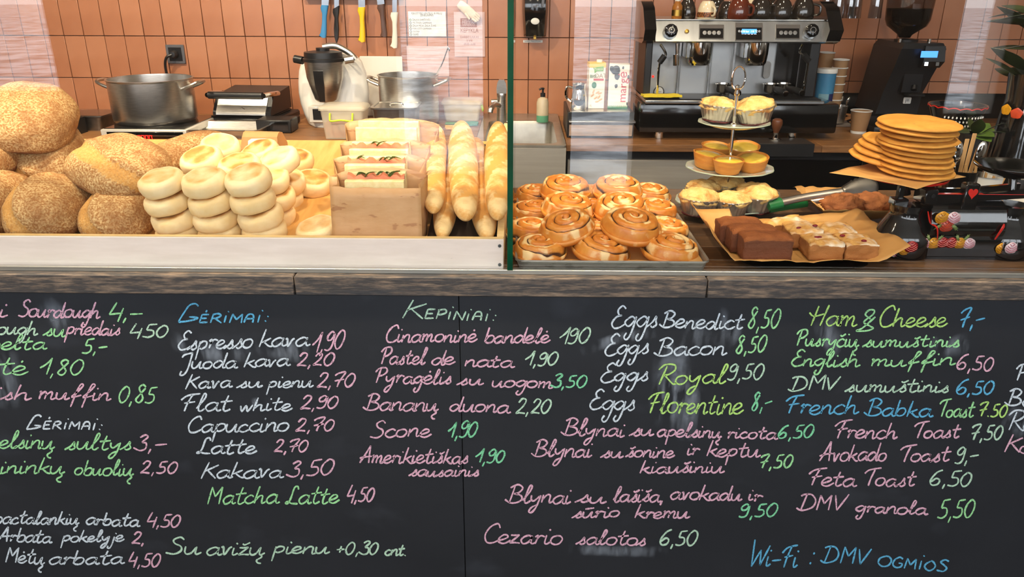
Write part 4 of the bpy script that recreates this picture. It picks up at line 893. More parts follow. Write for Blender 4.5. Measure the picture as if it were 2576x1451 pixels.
m_banana = mat('banana_bread', (138, 74, 30), .8, c2=(164, 94, 42), scale=40, detail=8, bump=.9, bscale=120, bdist=.005, mask=[('mask', (112, 62, 34), .42, .6)])
def cakebox(x0, x1, y0, y1, z0, z1, seed, name, m, n=12, rough=.004, dome=.006):
    """crumbly slab: a subdivided block with an uneven crust"""
    V = []; F = []; A = []; idx = {}
    def vid(i, j, k):
        if (i, j, k) not in idx:
            u, v, w_ = i/n, j/n, k/6; x = x0+(x1-x0)*u; y = y0+(y1-y0)*v
            edge = (abs(u-.5)*2)**6+(abs(v-.5)*2)**6
            z = z0+(z1-z0)*w_*(1-.06*edge)+dome*w_*(1-(2*u-1)**2)*(1-(2*v-1)**2)
            p = Vector((x, y, z)); nz = Vector((MN.noise(p*70+Vector((seed, 0, 0))), MN.noise(p*70+Vector((0, seed, 7))), MN.noise(p*60+Vector((3, seed, 0)))))
            p += nz*rough*(1 if k else .1); p.z = max(p.z, z0)
            idx[(i, j, k)] = len(V); V.append(tuple(p)); A.append(1.0 if w_ < .9 else 0.0)
        return idx[(i, j, k)]
    for i in range(n):
        for j in range(n): F.append((vid(i, j, 6), vid(i+1, j, 6), vid(i+1, j+1, 6), vid(i, j+1, 6))); F.append((vid(i, j, 0), vid(i, j+1, 0), vid(i+1, j+1, 0), vid(i+1, j, 0)))
        for k in range(6):
            F += [(vid(i, 0, k), vid(i+1, 0, k), vid(i+1, 0, k+1), vid(i, 0, k+1)), (vid(i, n, k), vid(i, n, k+1), vid(i+1, n, k+1), vid(i+1, n, k)),
                  (vid(0, i, k), vid(0, i, k+1), vid(0, i+1, k+1), vid(0, i+1, k)), (vid(n, i, k), vid(n, i+1, k), vid(n, i+1, k+1), vid(n, i, k+1))]
    return ob(name, G().add(V, F, mask=A), m, None, angle=0)
zc = ZC+.0175
bx0, bx1 = at(1868, 655, z=zc).x, at(1990, 655, z=zc).x; byf = max(at(1930, 658, z=zc).y, YG+.045)
for i, (dy, lb_) in enumerate([(0, 'front slice of the brown loaf cake'), (.052, 'middle slice of the brown loaf cake'), (.104, 'rear slice of the brown loaf cake')]):
    o = cakebox(bx0-.012*i, bx1-.012*i-.004*i, byf+dy, byf+dy+.0495, zc, zc+.050, 3+i, 'loaf_cake_slice', m_banana, 12, .003, .004); tag(o, lb_, 'cake', 'slices of brown loaf cake')
m_crumb2 = mat('crumble_cake', (196, 138, 66), .8, c2=(222, 172, 96), scale=70, detail=8, bump=.8, bscale=120, bdist=.004, c3=(240, 228, 204), s3=13, lo3=.47, hi3=.62, mask=[('mask', (168, 108, 52), .42, .6)])
m_berry = mat('raspberry', (134, 20, 36), .35, c2=(96, 12, 28), scale=60)
kx0, kx1 = at(2040, 655, z=zc).x, at(2212, 655, z=zc).x; w2 = (kx1-kx0)/2
kl = [(0, 0, 'front left square of the sugared crumble cake'), (1, 0, 'front right square of the sugared crumble cake'), (0, 1, 'rear left square of the sugared crumble cake'), (1, 1, 'rear right square of the sugared crumble cake')]
for i, (u, v, lb_) in enumerate(kl):
    sh = -.016*v-.003
    t = thing('crumble_square', lb_, 'cake', (kx0+w2*(u+.5)+sh, byf+.004+.073*(v+.5)+.002*u, zc+(.004 if v else 0)), (R(2*v), R(-3*v), R(-2+2*u)), 'squares of crumble cake')
    o = cakebox(-w2/2+.0008, w2/2-.0008, -.0355, .0355, 0, .036, 10+i, 'crumble', m_crumb2, 14, .0055, .004); o.parent = t
    for k in range(2):
        ob('raspberry_piece', G().ball((random.uniform(-.025, .025), random.uniform(-.025, .02), .0375), (.006, .0045, .0025), 8, 6), m_berry, t)
t = thing('crumble_square', 'dark crusted crumble piece tucked at the rear left of the squares', 'cake', (kx0-.014, byf+.17, zc+.002), (R(4), R(-6), R(12)), 'squares of crumble cake')
o = cakebox(-.032, .05, -.018, .018, 0, .036, 21, 'crumble', m_crumb2, 12, .006, .004); o.parent = t
# pastries in a paper behind the tongs
m_scone = mat('scone_crust', (136, 78, 38), .8, c2=(170, 104, 54), scale=40, detail=7, bump=.8, bscale=80, bdist=.006)
pc = at(2160, 530, z=ZC+.03); yp = pc.y+.03
def wrap(u, v):
    x = pc.x-.11+.2*u; y = yp-.09+.22*v; du = abs(u-.5)*2; dv = abs(v-.5)*2
    return Vector((x, y, ZC+.004+.055*max(0, max(du, dv)-.45)**1.2*1.6+.012*abs(MN.noise(Vector((u*6, v*6, 8))))))
crumple(wrap, 'open brown parchment holding the scones behind the tongs', 'baking_parchment', 2, 20, 20)
for i, (dx, dy, lb_) in enumerate([(-.035, -.02, 'rough brown scone in the open paper, left one'), (.035, -.005, 'rough brown scone in the open paper, right one')]):
    o = ob('scone', G().ball((0, 0, 0), (.05, .042, .028), 32, 20, fn=lambda d: 1+.22*MN.noise(d*3+Vector((i*5, 0, 0)))+.16*MN.noise(d*8)), m_scone, None, (pc.x+dx, yp+dy, ZC+.042), angle=0); tag(o, lb_, 'scone', 'scones in the open paper')
# ================================================================ PAINTED KITCHEN SCALE WITH COOKIES
random.seed(5)
m_enamel = mat('black_enamel', (10, 10, 11), .1, c2=(18, 18, 19), scale=30, coat=.8, bump=.04, bscale=40)
m_redp = mat('red_paint', (196, 34, 24), .3, coat=.4)
YK = 1.60
def sc_pt(px, py, y=YK): return at(px, py, y=y)
kx = sc_pt(2425, 640); KZ = ZC
sk = thing('kitchen_scale', 'old black enamel balance scale painted with roses and a red heart', 'kitchen scale', (kx.x, YK, KZ))
def lx(px, py=560, y=YK): return at(px, py, y=y).x-kx.x
def lz(py, px=2425, y=YK): return at(px, py, y=y).z-KZ
xl1, xr1 = lx(2268, 600), lx(2520, 600)     # centres of the two bell feet
zt1 = lz(512)
bell = [(0, 0), (.058, 0), (.060, .004), (.060, .040), (.056, .050), (.046, .066), (.037, .082), (.0345, zt1-.02), (.036, zt1-.012), (.038, zt1), (0, zt1+.002)]
for x_ in (xl1, xr1): ob('bell_foot', G().lathe(bell, 48, (x_, .0, 0), wob=None), m_enamel, sk, angle=50)
# body between the feet: barrel over a flat skirt
zs = lz(585)
ob('body', G().loft([[(x_, -.048, 0), (x_, -.050, zs), (x_, -.046, zs+.006), (x_, -.052, zs+.02), (x_, -.050, zs+.04), (x_, -.040, zs+.062), (x_, -.02, zs+.076), (x_, .02, zs+.078), (x_, .045, zs+.05), (x_, .05, 0)] for x_ in (xl1+.03, (xl1+xr1)/2, xr1-.03)]), m_enamel, sk, angle=30)
for x_, sg in ((xl1, 1), (xr1, -1)):
    pts = smooth([(x_+sg*.026, -.034, zt1-.008), (x_+sg*.031, -.044, zt1-.03), (x_+sg*.040, -.0555, .072), (x_+sg*.048, -.0525, .046)], 6)
    ob('red_stripe', G().tube(pts, [.0022+.0028*sin(pi*i/(len(pts)-1)) for i in range(len(pts))], 6, flat=.45), m_redp, sk)
# beam, heart and pans
zb = lz(492); zb2 = lz(462)
x_a, x_b, x_h = lx(2318, 490), lx(2580, 480), lx(2447, 480, YK-.04)
ob('beam', G().prism([(x_a, zb-.014), (x_h, zb-.006), (x_b, zb+.004), (x_b, zb+.022), (x_h+.02, zb+.010), (x_a, zb+.010)], -.030, -.020, 'y'), m_enamel, sk)
ob('beam', G().prism([(x_a, zb-.014), (x_h, zb-.006), (x_b, zb+.004), (x_b, zb+.022), (x_h+.02, zb+.010), (x_a, zb+.010)], .020, .030, 'y'), m_enamel, sk)
ob('red_edge', G().box(x_a, x_b, -.0305, -.0195, zb+.0102, zb+.0112, M=Matrix.Translation((0, 0, 0))), m_redp, sk)
ob('pointer_housing', G().box(x_h-.014, x_h+.016, -.040, -.016, lz(528), lz(452), .003), m_enamel, sk)
def heart(s):
    out = []
    for i in range(28):
        t = 2*pi*i/28; out.append((s*16*sin(t)**3, s*(13*cos(t)-5*cos(2*t)-2*cos(3*t)-cos(4*t))))
    return out
hz = lz(474)
ob('heart', G().prism([(x_h+.001+p[0], hz+p[1]*1.25) for p in heart(.00062)], -.0412, -.0398, 'y'), m_redp, sk)
ob('bracket', G().box(lx(2290), lx(2322), -.038, .012, lz(505), lz(466), .003), m_enamel, sk); ob('pivot_bolt', G().lathe([(0, 0), (.0045, 0), (.0045, .002), (0, .0025)], 14, M=Matrix.Translation((lx(2309), -.0378, lz(482))) @ Matrix.Rotation(R(90), 4, 'X')), m_dark, sk)
ob('post', G().box(lx(2243), lx(2258), -.006, .008, zt1-.004, lz(458), .002).box(lx(2232), lx(2268), -.014, .014, zt1-.004, zt1+.012, .002), m_enamel, sk)
pzc = lz(452); pxc = lx(2300, 450)
ob('pan', G().lathe([(0, -.012), (.05, -.011), (.083, -.005), (.086, .0), (.084, .0005), (.08, -.003), (.05, -.008), (0, -.009)], 48, (pxc, .04, pzc)), m_redp, sk)
ob('pan_stem', G().tube([(pxc, .02, zb-.004), (pxc, .04, pzc-.008)], .009, 10), m_enamel, sk)
ob('pan', G().lathe([(0, -.012), (.05, -.011), (.078, .006), (.08, .010), (.078, .010), (.05, -.008), (0, -.009)], 40, (x_b-.015, .03, zb+.05)), m_enamel, sk)
ob('pan_stem', G().tube([(x_b-.015, .02, zb), (x_b-.015, .03, zb+.04)], .008, 10), m_enamel, sk)
# painted roses
RC = {'y': (226, 158, 26), 'w': (232, 206, 208), 'r': (150, 24, 26), 'o': (204, 70, 34), 'm': (120, 20, 30)}
m_rose = {k: mat('rose_paint_'+k, c, .35, c2=tuple(int(v*.82) for v in c), scale=90, coat=.3) for k, c in RC.items()}
m_line = {'y': mat('rose_line_y', (150, 86, 14), .4), 'w': mat('rose_line_w', (176, 70, 90), .4), 'r': mat('rose_line_r', (222, 120, 110), .4), 'o': mat('rose_line_o', (120, 26, 16), .4), 'm': mat('rose_line_m', (206, 110, 116), .4)}
m_holly = mat('holly_paint', (92, 112, 58), .4, c2=(122, 140, 80), scale=90)
def rose(px, py, r, c, yy):
    p = at(px, py, y=YK+yy); X, Z = p.x-kx.x, p.z-KZ; V = []; F = []
    n = 30
    V.append((X, yy-.0006, Z))
    for i in range(n):
        a = 2*pi*i/n; e = r*(1+.10*abs(sin(a*2.5+.6)))*(1.02 if sin(a) < 0 else .92); V.append((X+e*cos(a)*1.08, yy, Z+e*sin(a)*.95))
    F = [(0, 1+i, 1+(i+1) % n) for i in range(n)]
    o = ob('painted_rose', G().add(V, F), m_rose[c], sk, angle=0)
    o.modifiers.new('thickness', 'SOLIDIFY').thickness = .0004
    ln = G()
    for k, (w_, zz, dz) in enumerate([(.95, -.45, -.35), (.9, -.12, -.38), (.7, .2, -.34), (.38, .52, -.24), (.2, .62, .2)]):
        ln.tube(smooth([(X-r*w_, yy-.0009, Z+r*(zz+.12)), (X, yy-.0011, Z+r*(zz+dz)), (X+r*w_, yy-.0009, Z+r*(zz+.12))], 5), r*.045, 5)
    ob('petal_lines', ln, m_line[c], o)
def holly(px, py, s, an, yy):
    p = at(px, py, y=YK+yy); X, Z = p.x-kx.x, p.z-KZ; out = []
    for i in range(24):
        t = 2*pi*i/24; rr_ = s*(.62+.25*(1 if i % 3 == 0 else -.3))*(1+.6*abs(cos(t))); x, z = rr_*cos(t)*.8, rr_*sin(t)*.5
        out.append((X+x*cos(an)-z*sin(an), Z+x*sin(an)+z*cos(an)))
    ob('painted_leaf', G().prism(out, yy-.0005, yy-.0001, 'y'), m_holly, sk, angle=0)
yb1, yb2 = -.0512, -.0545
for (px, py, s, an) in [(2336, 598, .0085, 2.0), (2366, 598, .0085, .8), (2409, 598, .0085, 2.0), (2432, 597, .0085, .9)]: holly(px, py, s, an, yb1)
for (px, py, c) in [(2325, 612, 'w'), (2349, 611, 'y'), (2371, 609, 'r'), (2394, 610, 'r'), (2415, 611, 'y'), (2438, 612, 'w')]: rose(px, py, .0122, c, yb1)
for (px, py, s, an) in [(2361, 570, .010, .6), (2402, 572, .010, 2.4)]: holly(px, py, s, an, yb2)
for (px, py, c) in [(2371, 547, 'y'), (2399, 548, 'w'), (2381, 567, 'o')]: rose(px, py, .0136, c, yb2)
for (px, py, c) in [(2278, 627, 'y'), (2293, 620, 'r'), (2256, 632, 'w'), (2495, 619, 'm'), (2522, 624, 'y'), (2545, 623, 'w')]:
    X = at(px, py, y=YK-.058).x-kx.x; xc_ = xl1 if px < 2400 else xr1
    yy = -math.sqrt(max(.0602**2-(X-xc_)**2, .0001))-.0008
    rose(px, py, .0128, c, yy)
# parchment and cookies on the pan
m_cook = mat('cookie', (198, 130, 44), .7, c2=(214, 152, 62), scale=32, detail=6, bump=.45, bscale=60, bdist=.003, c3=(86, 50, 24), s3=62, lo3=.70, hi3=.74)
PX, PY, PZ = kx.x+pxc, YK+.04, KZ+pzc
def cpaper(u, v):
    a = R(38); x = (u-.5)*.178; y = (v-.5)*.178; X_, Y_ = x*cos(a)-y*sin(a), x*sin(a)+y*cos(a); r_ = math.hypot(X_, Y_)
    return Vector((PX-.018+X_*1.12, PY+.0+Y_, PZ+.0035-.25*max(0, r_-.085)**1.4+.0015*MN.noise(Vector((u*4, v*4, 1)))))
o = crumple(cpaper, 'brown parchment square under the cookies on the scale pan', 'baking_parchment', 3, 20, 16)
def cookie_mesh(seed):
    o_ = Vector((seed*3, 0, seed)); V = []; n = 48; prof = [(0, 0.002), (.5, .002), (.82, .0025), (.95, .004), (1, .0065), (.975, .009), (.9, .0112), (.7, .0125), (.35, .0135), (0, .014)]
    for (r, z) in prof:
        for k in range(n):
            a = 2*pi*k/n; e = 1+.035*MN.noise(Vector((cos(a)*1.3, sin(a)*1.3, 0))+o_)
            V.append((.0765*r*e*cos(a), .0765*r*e*sin(a), z+(.0022*MN.noise(Vector((cos(a)*r*3, sin(a)*r*3, 4))+o_) if z > .004 else 0)))
    F = [(i*n+k, i*n+(k+1) % n, (i+1)*n+(k+1) % n, (i+1)*n+k) for i in range(len(prof)-1) for k in range(n)]
    me = G().add(V, F).mesh('cookie', 0); me.materials.append(m_cook); return me
CM = [cookie_mesh(s) for s in (1, 2, 3)]
ck = [(2306, 1.02), (2296, 1.06), (2312, .98), (2318, 1.0), (2313, 1.0), (2310, .97), (2310, 1.0), (2306, 1.06), (2312, 1.0), (2310, 1.06), (2316, 1.08)]
ck = [(2298, 1.02), (2296, .99), (2300, 1.0), (2303, .95), (2306, .96), (2304, 1.02), (2312, 1.03), (2307, .93), (2309, 1.07), (2316, 1.08)]
top_z = at(2315, 300, y=PY).z; n_ = len(ck); dz_ = (top_z-.0145-(PZ+.005))/(n_-1)
ordn = ['bottom', 'second', 'third', 'fourth', 'fifth', 'sixth', 'seventh', 'eighth', 'ninth', 'topmost']
for i, (px, sc) in enumerate(ck):
    o = bpy.data.objects.new('giant_cookie', CM[i % 3]); C.objects.link(o); o.location = (at(px, 452-165*i/(n_-1), y=PY).x, PY, PZ+.005+dz_*i); o.rotation_mode = 'ZYX'
    o.rotation_euler = (R(3), R(random.uniform(-1.5, 2.5)), i*1.3); o.scale = (sc, sc, 1.0)
    tag(o, '%s golden cookie%s of the tall cookie stack on the scale' % (ordn[i], ' from below' if 0 < i < n_-1 else ''), 'cookie', 'giant cookies on the scale')
for i in range(4):
    o = bpy.data.objects.new('giant_cookie', CM[(i+1) % 3]); C.objects.link(o)
    p = at(2212+i*9, 404-13.5*i, y=PY+.06)
    o.location = p; o.rotation_mode = 'ZYX'; o.rotation_euler = (R(6), R(6), i*2.1); o.scale = (.88-.03*i, .88-.03*i, 1.15)
    tag(o, '%s cookie of the low pile leaning behind the tall stack' % ['bottom', 'second lowest', 'second highest', 'top'][i], 'cookie', 'cookies in the low pile')
# ---------------------------------------------------------------- things behind the scale at the right edge
m_woodst = mat('wooden_sticks', (190, 148, 92), .6, c2=(168, 124, 72), scale=20, stretch=(1, 1, .2))
yB = 1.80
def local(o, p): return Vector(p)-o.location
p = at(2410, 470, y=yB)
t = thing('cutlery_holder', 'dark enamel holder of spoons and wooden sticks behind the scale', 'cutlery holder', (p.x, yB, ZC))
zt_ = at(2410, 424, y=yB).z-ZC
ob('holder_box', G().lathe([(0, .0), (.04, .0), (.046, zt_), (.043, zt_), (.038, .006), (0, .006)], 28), m_enamel, t)
for i, (dx, h, an, k_) in enumerate([(-.028, .05, -.1, 0), (-.006, .062, 0, 1), (.006, .075, .1, 1), (.02, .05, .2, 0), (.012, .04, .3, 1)]):
    if k_: ob('stick', G().box(-.005, .005, -.001, .001, 0, zt_+h, .0008, M=Matrix.Translation((dx*.5, 0, .008)) @ Matrix.Rotation(an*.4, 4, 'Y')), m_woodst, t)
    else:
        Mx = Matrix.Translation((dx*.6, -.01, .01)) @ Matrix.Rotation(an*.5, 4, 'Y')
        ob('spoon', G().tube([(0, 0, 0), (0, 0, zt_+.01)], .002, 6, M=Mx).ball((0, 0, zt_+.032), (.013, .004, .026), 16, 10, M=Mx), m_chrome, t)
p = at(2475, 462, y=1.78)
t = thing('paper_cup', 'white paper cup of wooden stirrers behind the scale beam', 'cup', (p.x, 1.78, ZC))
zt_ = at(2475, 440, y=1.78).z-ZC
ob('cup_wall', G().lathe([(0, 0), (.03, 0), (.037, zt_), (.0385, zt_+.001), (.036, zt_), (.029, .004), (0, .004)], 28), m_paperw, t)
for i in range(5): ob('stirrer', G().box(-.003, .003, -.0008, .0008, .006, zt_+.03, M=Matrix.Translation((-.014+.007*i, .004*(i % 2), 0)) @ Matrix.Rotation((i-2)*.12, 4, 'Y')), m_woodst, t)
p = at(2585, 440, y=1.75)
tag(ob('side_plate', G().lathe([(0, .0), (.05, .0), (.085, .010), (.09, .012), (.085, .0125), (.05, .004), (0, .004)], 40), m_white, None, (p.x+.03, 1.75, ZC+.062), (R(0), 0, 0)), 'white plate cut off by the right edge of the picture', 'plate')
tag(ob('plate_riser', G().lathe([(0, 0), (.045, 0), (.046, .03), (.045, .061), (0, .0615)], 24), m_dark, None, (p.x+.03, 1.75, ZC)), 'dark round riser under the white plate at the right edge', 'riser')
# painted vase with a leafy plant, and a perforated basket
yV = 1.98
p = at(2545, 420, y=yV)
t = thing('plant_pot', 'black pot painted with roses holding a leafy plant, right edge', 'plant pot', (p.x, yV, ZC))
hz_ = at(2545, 185, y=yV).z-ZC
ob('pot', G().lathe([(0, 0), (.055, 0), (.062, .02), (.064, hz_*.35), (.058, hz_*.6), (.05, hz_*.82), (.056, hz_), (.05, hz_), (.045, hz_*.8), (0, hz_*.8)], 40), m_enamel, t)
for i in range(7):
    a = -pi/2+(i-3)*.42; c = 'yowrymw'[i]; zz = at(2545, 282+6*(i % 2), y=yV-.06).z-ZC; X, Y_ = .0645*cos(a), .0645*sin(a)
    Mx = Matrix.Translation((X, Y_, zz)) @ Matrix.Rotation(a+pi/2, 4, 'Z')
    o = ob('painted_rose', G().ball((0, 0, 0), (.014, .0012, .013), 20, 8, fn=lambda d: 1+.08*sin(5*math.atan2(d.z, d.x)), M=Mx), m_rose[c], t)
m_leafd = mat('dark_leaf', (34, 44, 22), .35, c2=(52, 62, 30), scale=30, coat=.2)
m_leafb = mat('bright_leaf', (58, 84, 32), .4, c2=(86, 112, 44), scale=30)
def leaf_mesh(L_, W_):
    g = []; n = 10
    for i in range(n+1):
        s = i/n; w_ = W_*sin(pi*s**.8)**.9; g.append([(s*L_, v*w_, -.10*L_*s*s+.12*w_*abs(v)) for v in (-1, -.5, 0, .5, 1)])
    return G().sheet(g, .0008).mesh('leaf', 60)
LM = [leaf_mesh(.11, .026), leaf_mesh(.085, .02)]
for m_ in LM: m_.materials.append(m_leafd)
random.seed(21)
for i in range(26):
    a = random.uniform(0, 2*pi); e = random.uniform(-.3, .8); h = hz_*.9+random.uniform(0, .2)
    if cos(a)*sin(a) > 2: continue
    o = ob('leaf', random.choice(LM), None, t, (.02*cos(a), .02*sin(a), h), (random.uniform(-.5, .5), -e, a)); 
    ob('leaf_stem', G().tube([(0, 0, hz_*.7), (.02*cos(a), .02*sin(a), h)], .002, 5), m_leafd, t)
yK2 = 2.05
p = at(2398, 320, y=yK2); zk = at(2398, 308, y=yK2).z
t = thing('perforated_basket', 'black enamel basket with rows of holes and a red scalloped rim', 'basket', (p.x, yK2, ZC))
zk0 = zk-ZC; zk1 = at(2398, 262, y=yK2).z-ZC
ob('basket_bowl', G().lathe([(0, zk0-.02), (.045, zk0-.018), (.066, zk1-.01), (.070, zk1), (.066, zk1), (.06, zk1-.012), (.04, zk0-.012), (0, zk0-.012)], 40), m_enamel, t)
ob('red_rim', G().tube([(.0692*cos(2*pi*i/96), .0692*sin(2*pi*i/96), zk1+.0035*abs(sin(2*pi*i/12))-.006) for i in range(96)], .0014, 6, closed=True), m_redp, t)
ob('basket_stem', G().lathe([(0, 0), (.06, 0), (.055, .01), (.014, .03), (.012, zk0-.02), (0, zk0-.019)], 28), m_enamel, t)
hl = G()
for r_ in range(4):
    for k in range(13):
        a = -pi/2+(k-6)*.15; f = r_/4; rr_ = .0475+.0185*f+.001; zz = zk0-.012+(zk1-zk0)*f*.9
        hl.ball((rr_*cos(a), rr_*sin(a), zz), (.0022, .0022, .0030), 6, 4)
o = ob('perforation', hl, m_paperw, t); o['kind'] = 'stuff'
p = at(2455, 330, y=1.93)
t = thing('salad_leaf_bunch', 'small bunch of bright and dark green leaves beside the basket', 'leaves', (p.x, 1.93, ZC))
random.seed(9)
ob('holder', G().lathe([(0, 0), (.03, 0), (.034, at(2455, 335, y=1.93).z-ZC), (.03, at(2455, 335, y=1.93).z-ZC), (.026, .01), (0, .01)], 24), m_black, t)
LMb = [m_.copy() for m_ in LM]
for m_ in LMb: m_.materials.clear(); m_.materials.append(m_leafb)
zz = at(2455, 325, y=1.93).z-ZC
for i in range(12):
    a = random.uniform(0, 2*pi); ob('leaf', random.choice(LMb+LM), None, t, (.012*cos(a), .012*sin(a), zz-.01), (random.uniform(-.4, .4), -random.uniform(0, .9), a)).scale = (.62, .62, .62)
# ================================================================ BACK COUNTER
random.seed(31)
m_bwood = [mat('back_plank_%d' % i, c, .45, c2=c2, scale=10, stretch=(1, 9, 9), bump=.1, bscale=30) for i, (c, c2) in enumerate([((150, 104, 60), (110, 72, 38)), ((164, 118, 70), (118, 80, 44)), ((136, 92, 52), (100, 66, 36))])]
m_drawer = mat('steel_front', (178, 172, 162), .42, .5, c2=(164, 158, 148), scale=4, stretch=(.3, 1, 6))
YK0 = 3.28
sx0, sx1 = at(1195, 365, y=3.22).x, at(1424, 365, y=3.22).x
def worktop(x0, x1, label):
    t = thing('back_worktop', label, 'worktop', ((x0+x1)/2, YK0, ZB)); y = 0; hw = (x1-x0)/2
    D = YW-.004-YK0
    for k in range(5):
        xs = -hw
        while xs < hw-.001:
            xe = min(xs+random.uniform(.8, 1.5), hw)
            if hw-xe < .2: xe = hw
            ob('plank', G().box(xs+.0006, xe-.0006, D*k/5+.0006, D*(k+1)/5-.0006, -.030, 0, .0015), random.choice(m_bwood), t); xs = xe
worktop(XL+.02, sx0-.004, 'light plank worktop of the back counter, left of the sink')
worktop(sx1+.004, XR-.02, 'dark plank worktop of the back counter, right of the sink')
def cabinet(name, px0, px1, label, m, kind, n=1, handle=None, x0=None, x1=None):
    x0 = at(px0, 420, y=3.30).x if x0 is None else x0; x1 = at(px1, 420, y=3.30).x if x1 is None else x1
    t = thing(name, label, 'cabinet', ((x0+x1)/2, 3.32, 0)); hw = (x1-x0)/2-.001
    ob('body', G().box(-hw, hw, .003, YW-3.325, .08, ZB-.031), m_dark, t); ob('plinth', G().box(-hw, hw, .05, .06, 0, .079), m_black, t)
    w_ = 2*hw/n
    for k in range(n):
        a, b = -hw+w_*k+.003, -hw+w_*(k+1)-.003
        for (za, zb_) in ([(.10, .46), (.466, .795)] if kind == 'drawer' else [(.10, .80)]):
            d = ob(kind, G().box(a, b, -.018, .002, za, zb_, .002), m, t)
            if handle and za > .4 or (handle and kind == 'door'):
                hz2 = (za+zb_)/2+.06 if kind == 'drawer' else zb_-.06; xc = (a+b)/2 if handle == 1 else handle; L_ = .075
                ob('handle', G().tube(smooth([(xc-L_, -.018, hz2), (xc-L_, -.045, hz2), (xc-L_+.012, -.05, hz2), (xc+L_-.012, -.05, hz2), (xc+L_, -.045, hz2), (xc+L_, -.018, hz2)], 4), .0055, 8), m_chrome, d)
    return t
cabinet('base_cabinet', 0, 0, 'dark base cabinet row under the left back worktop, hidden behind the breads', m_black, 'door', 4, None, XL+.02, sx0-.01)
xq = at(1801, 420, y=3.30).x
cabinet('drawer_cabinet', 1428, 1801, 'steel drawer cabinet with a bar handle between sink and black cabinet', m_drawer, 'drawer', 1, -.02, sx1+.01, xq)
cabinet('black_cabinet', 1801, 2150, 'black cabinet below the coffee machine', m_blackg, 'door', 1, None, xq, at(2165, 420, y=3.30).x)
cabinet('black_cabinet', 2166, 2600, 'black cabinet below the coffee grinder', m_blackg, 'door', 2, None, at(2165, 420, y=3.30).x, XR-.02)
# black splash strips
tag(ob('splash_panel', G().box(at(2108, 250, y=YW).x, XR-.02, YW-.014, YW-.004, ZB+.001, at(2150, 233, y=YW).z), m_blackg), 'black splash panel behind the grinder under the tiles', 'panel')
# ---------------------------------------------------------------- sink
m_sinkin = mat('sink_steel', (186, 180, 168), .34, .75, c2=(166, 160, 148), scale=10)
sk2 = thing('sink', 'deep stainless steel sink with a high front apron', 'sink', ((sx0+sx1)/2, 3.2, 0)); hw = (sx1-sx0)/2
zr = ZB+.012; D = YW-.006-3.2
ob('apron', G().box(-hw, hw, 0, .012, .35, zr-.012, .002), m_drawer, sk2)
yb0, yb1_ = .05, D-.22
ob('rim', G().loft([rr(hw, 0, D, .012, zr-.012), rr(hw, 0, D, .012, zr-.002), rr(hw-.004, .004, D-.004, .012, zr), rr(hw-.035, yb0, yb1_, .04, zr-.003), rr(hw-.04, yb0+.006, yb1_-.006, .04, zr-.02), rr(hw-.05, yb0+.015, yb1_-.015, .045, zr-.24), rr(.05, .2, .3, .04, zr-.25)], cap=False), m_sinkin, sk2)
ob('side_panel', G().box(hw-.006, hw, .014, D, .35, zr-.013), m_drawer, sk2); ob('side_panel', G().box(-hw, -hw+.006, .014, D, .35, zr-.013), m_drawer, sk2)
ob('leg_frame', G().box(-hw, -hw+.04, .02, .06, 0, .349).box(hw-.04, hw, .02, .06, 0, .349), m_steel2, sk2)
fy = 3.72; fp = at(1262, 322, y=fy)
ft = thing('faucet', 'chrome lever faucet standing behind the sink next to the glass divider', 'faucet', (fp.x, fy, zr))
fh = at(1262, 200, y=fy).z-zr
ob('column', G().lathe([(0, 0), (.03, 0), (.03, .006), (.024, .01), (.023, fh*.62), (.024, fh*.66), (.022, fh*.7), (0, fh*.7)], 24), m_steel, ft)
ob('lever', G().loft([[(x_*w_, y_-.0, z_) for (x_, y_) in ((-1, -.02), (1, -.02), (1, .02), (-1, .02))] for (w_, z_) in ((.022, fh*.7), (.024, fh*.8), (.02, fh*.93), (.012, fh))], M=Matrix.Shear('XY', 4, (0, 0)) if False else None), m_steel, ft, angle=60)
ob('spout', G().tube(smooth([(-.01, -.01, fh*.42), (-.03, -.08, fh*.50), (-.045, -.13, fh*.44), (-.05, -.14, fh*.36)], 5), .013, 12), m_steel, ft)
ob('side_valve', G().tube([(-.02, 0, fh*.5), (-.05, -.004, fh*.5)], .013, 12), m_steel, ft)
# pump bottle
m_soap = mat('milky_plastic', (222, 206, 176), .35, c2=(206, 186, 150), scale=14, trans=.25)
m_soapg = mat('green_soap', (108, 178, 140), .3, trans=.2)
by = 3.78; p = at(1364, 326, y=by); t = thing('soap_bottle', 'clear pump bottle with green soap on the sink rim', 'bottle', (p.x, by, zr+.001)); bh = at(1364, 244, y=by).z-zr
ob('soap', G().lathe([(0, 0), (.028, 0), (.0295, .004), (.0295, bh*.27), (0, bh*.27)], 24), m_soapg, t)
ob('bottle', G().lathe([(.0295, bh*.271), (.0295, bh*.78), (.024, bh*.92), (.013, bh*.97), (.012, bh), (0, bh)], 24), m_soap, t)
ob('pump', G().lathe([(0, bh), (.012, bh), (.012, bh+.018), (.005, bh+.02), (.005, bh+.035), (0, bh+.035)], 16).tube(smooth([(.006, 0, bh+.038), (-.006, -.004, bh+.04), (-.018, -.006, bh+.034)], 4), .0045, 8), m_black, t)
# ---------------------------------------------------------------- helper: a thing standing on the back counter
def stand(name, px, pyb, label, cat, z=ZB, y=None, group=None, rot=0):
    p = at(px, pyb, z=z) if y is None else at(px, pyb, y=y)
    return thing(name, label, cat, (p.x, p.y if y is None else y, z), (0, 0, R(rot)), group)
def hgt(t, px, pyt): return at(px, pyt, y=t.location.y).z-t.location.z
def wid(t, px0, px1, py): return at(px1, py, y=t.location.y).x-at(px0, py, y=t.location.y).x
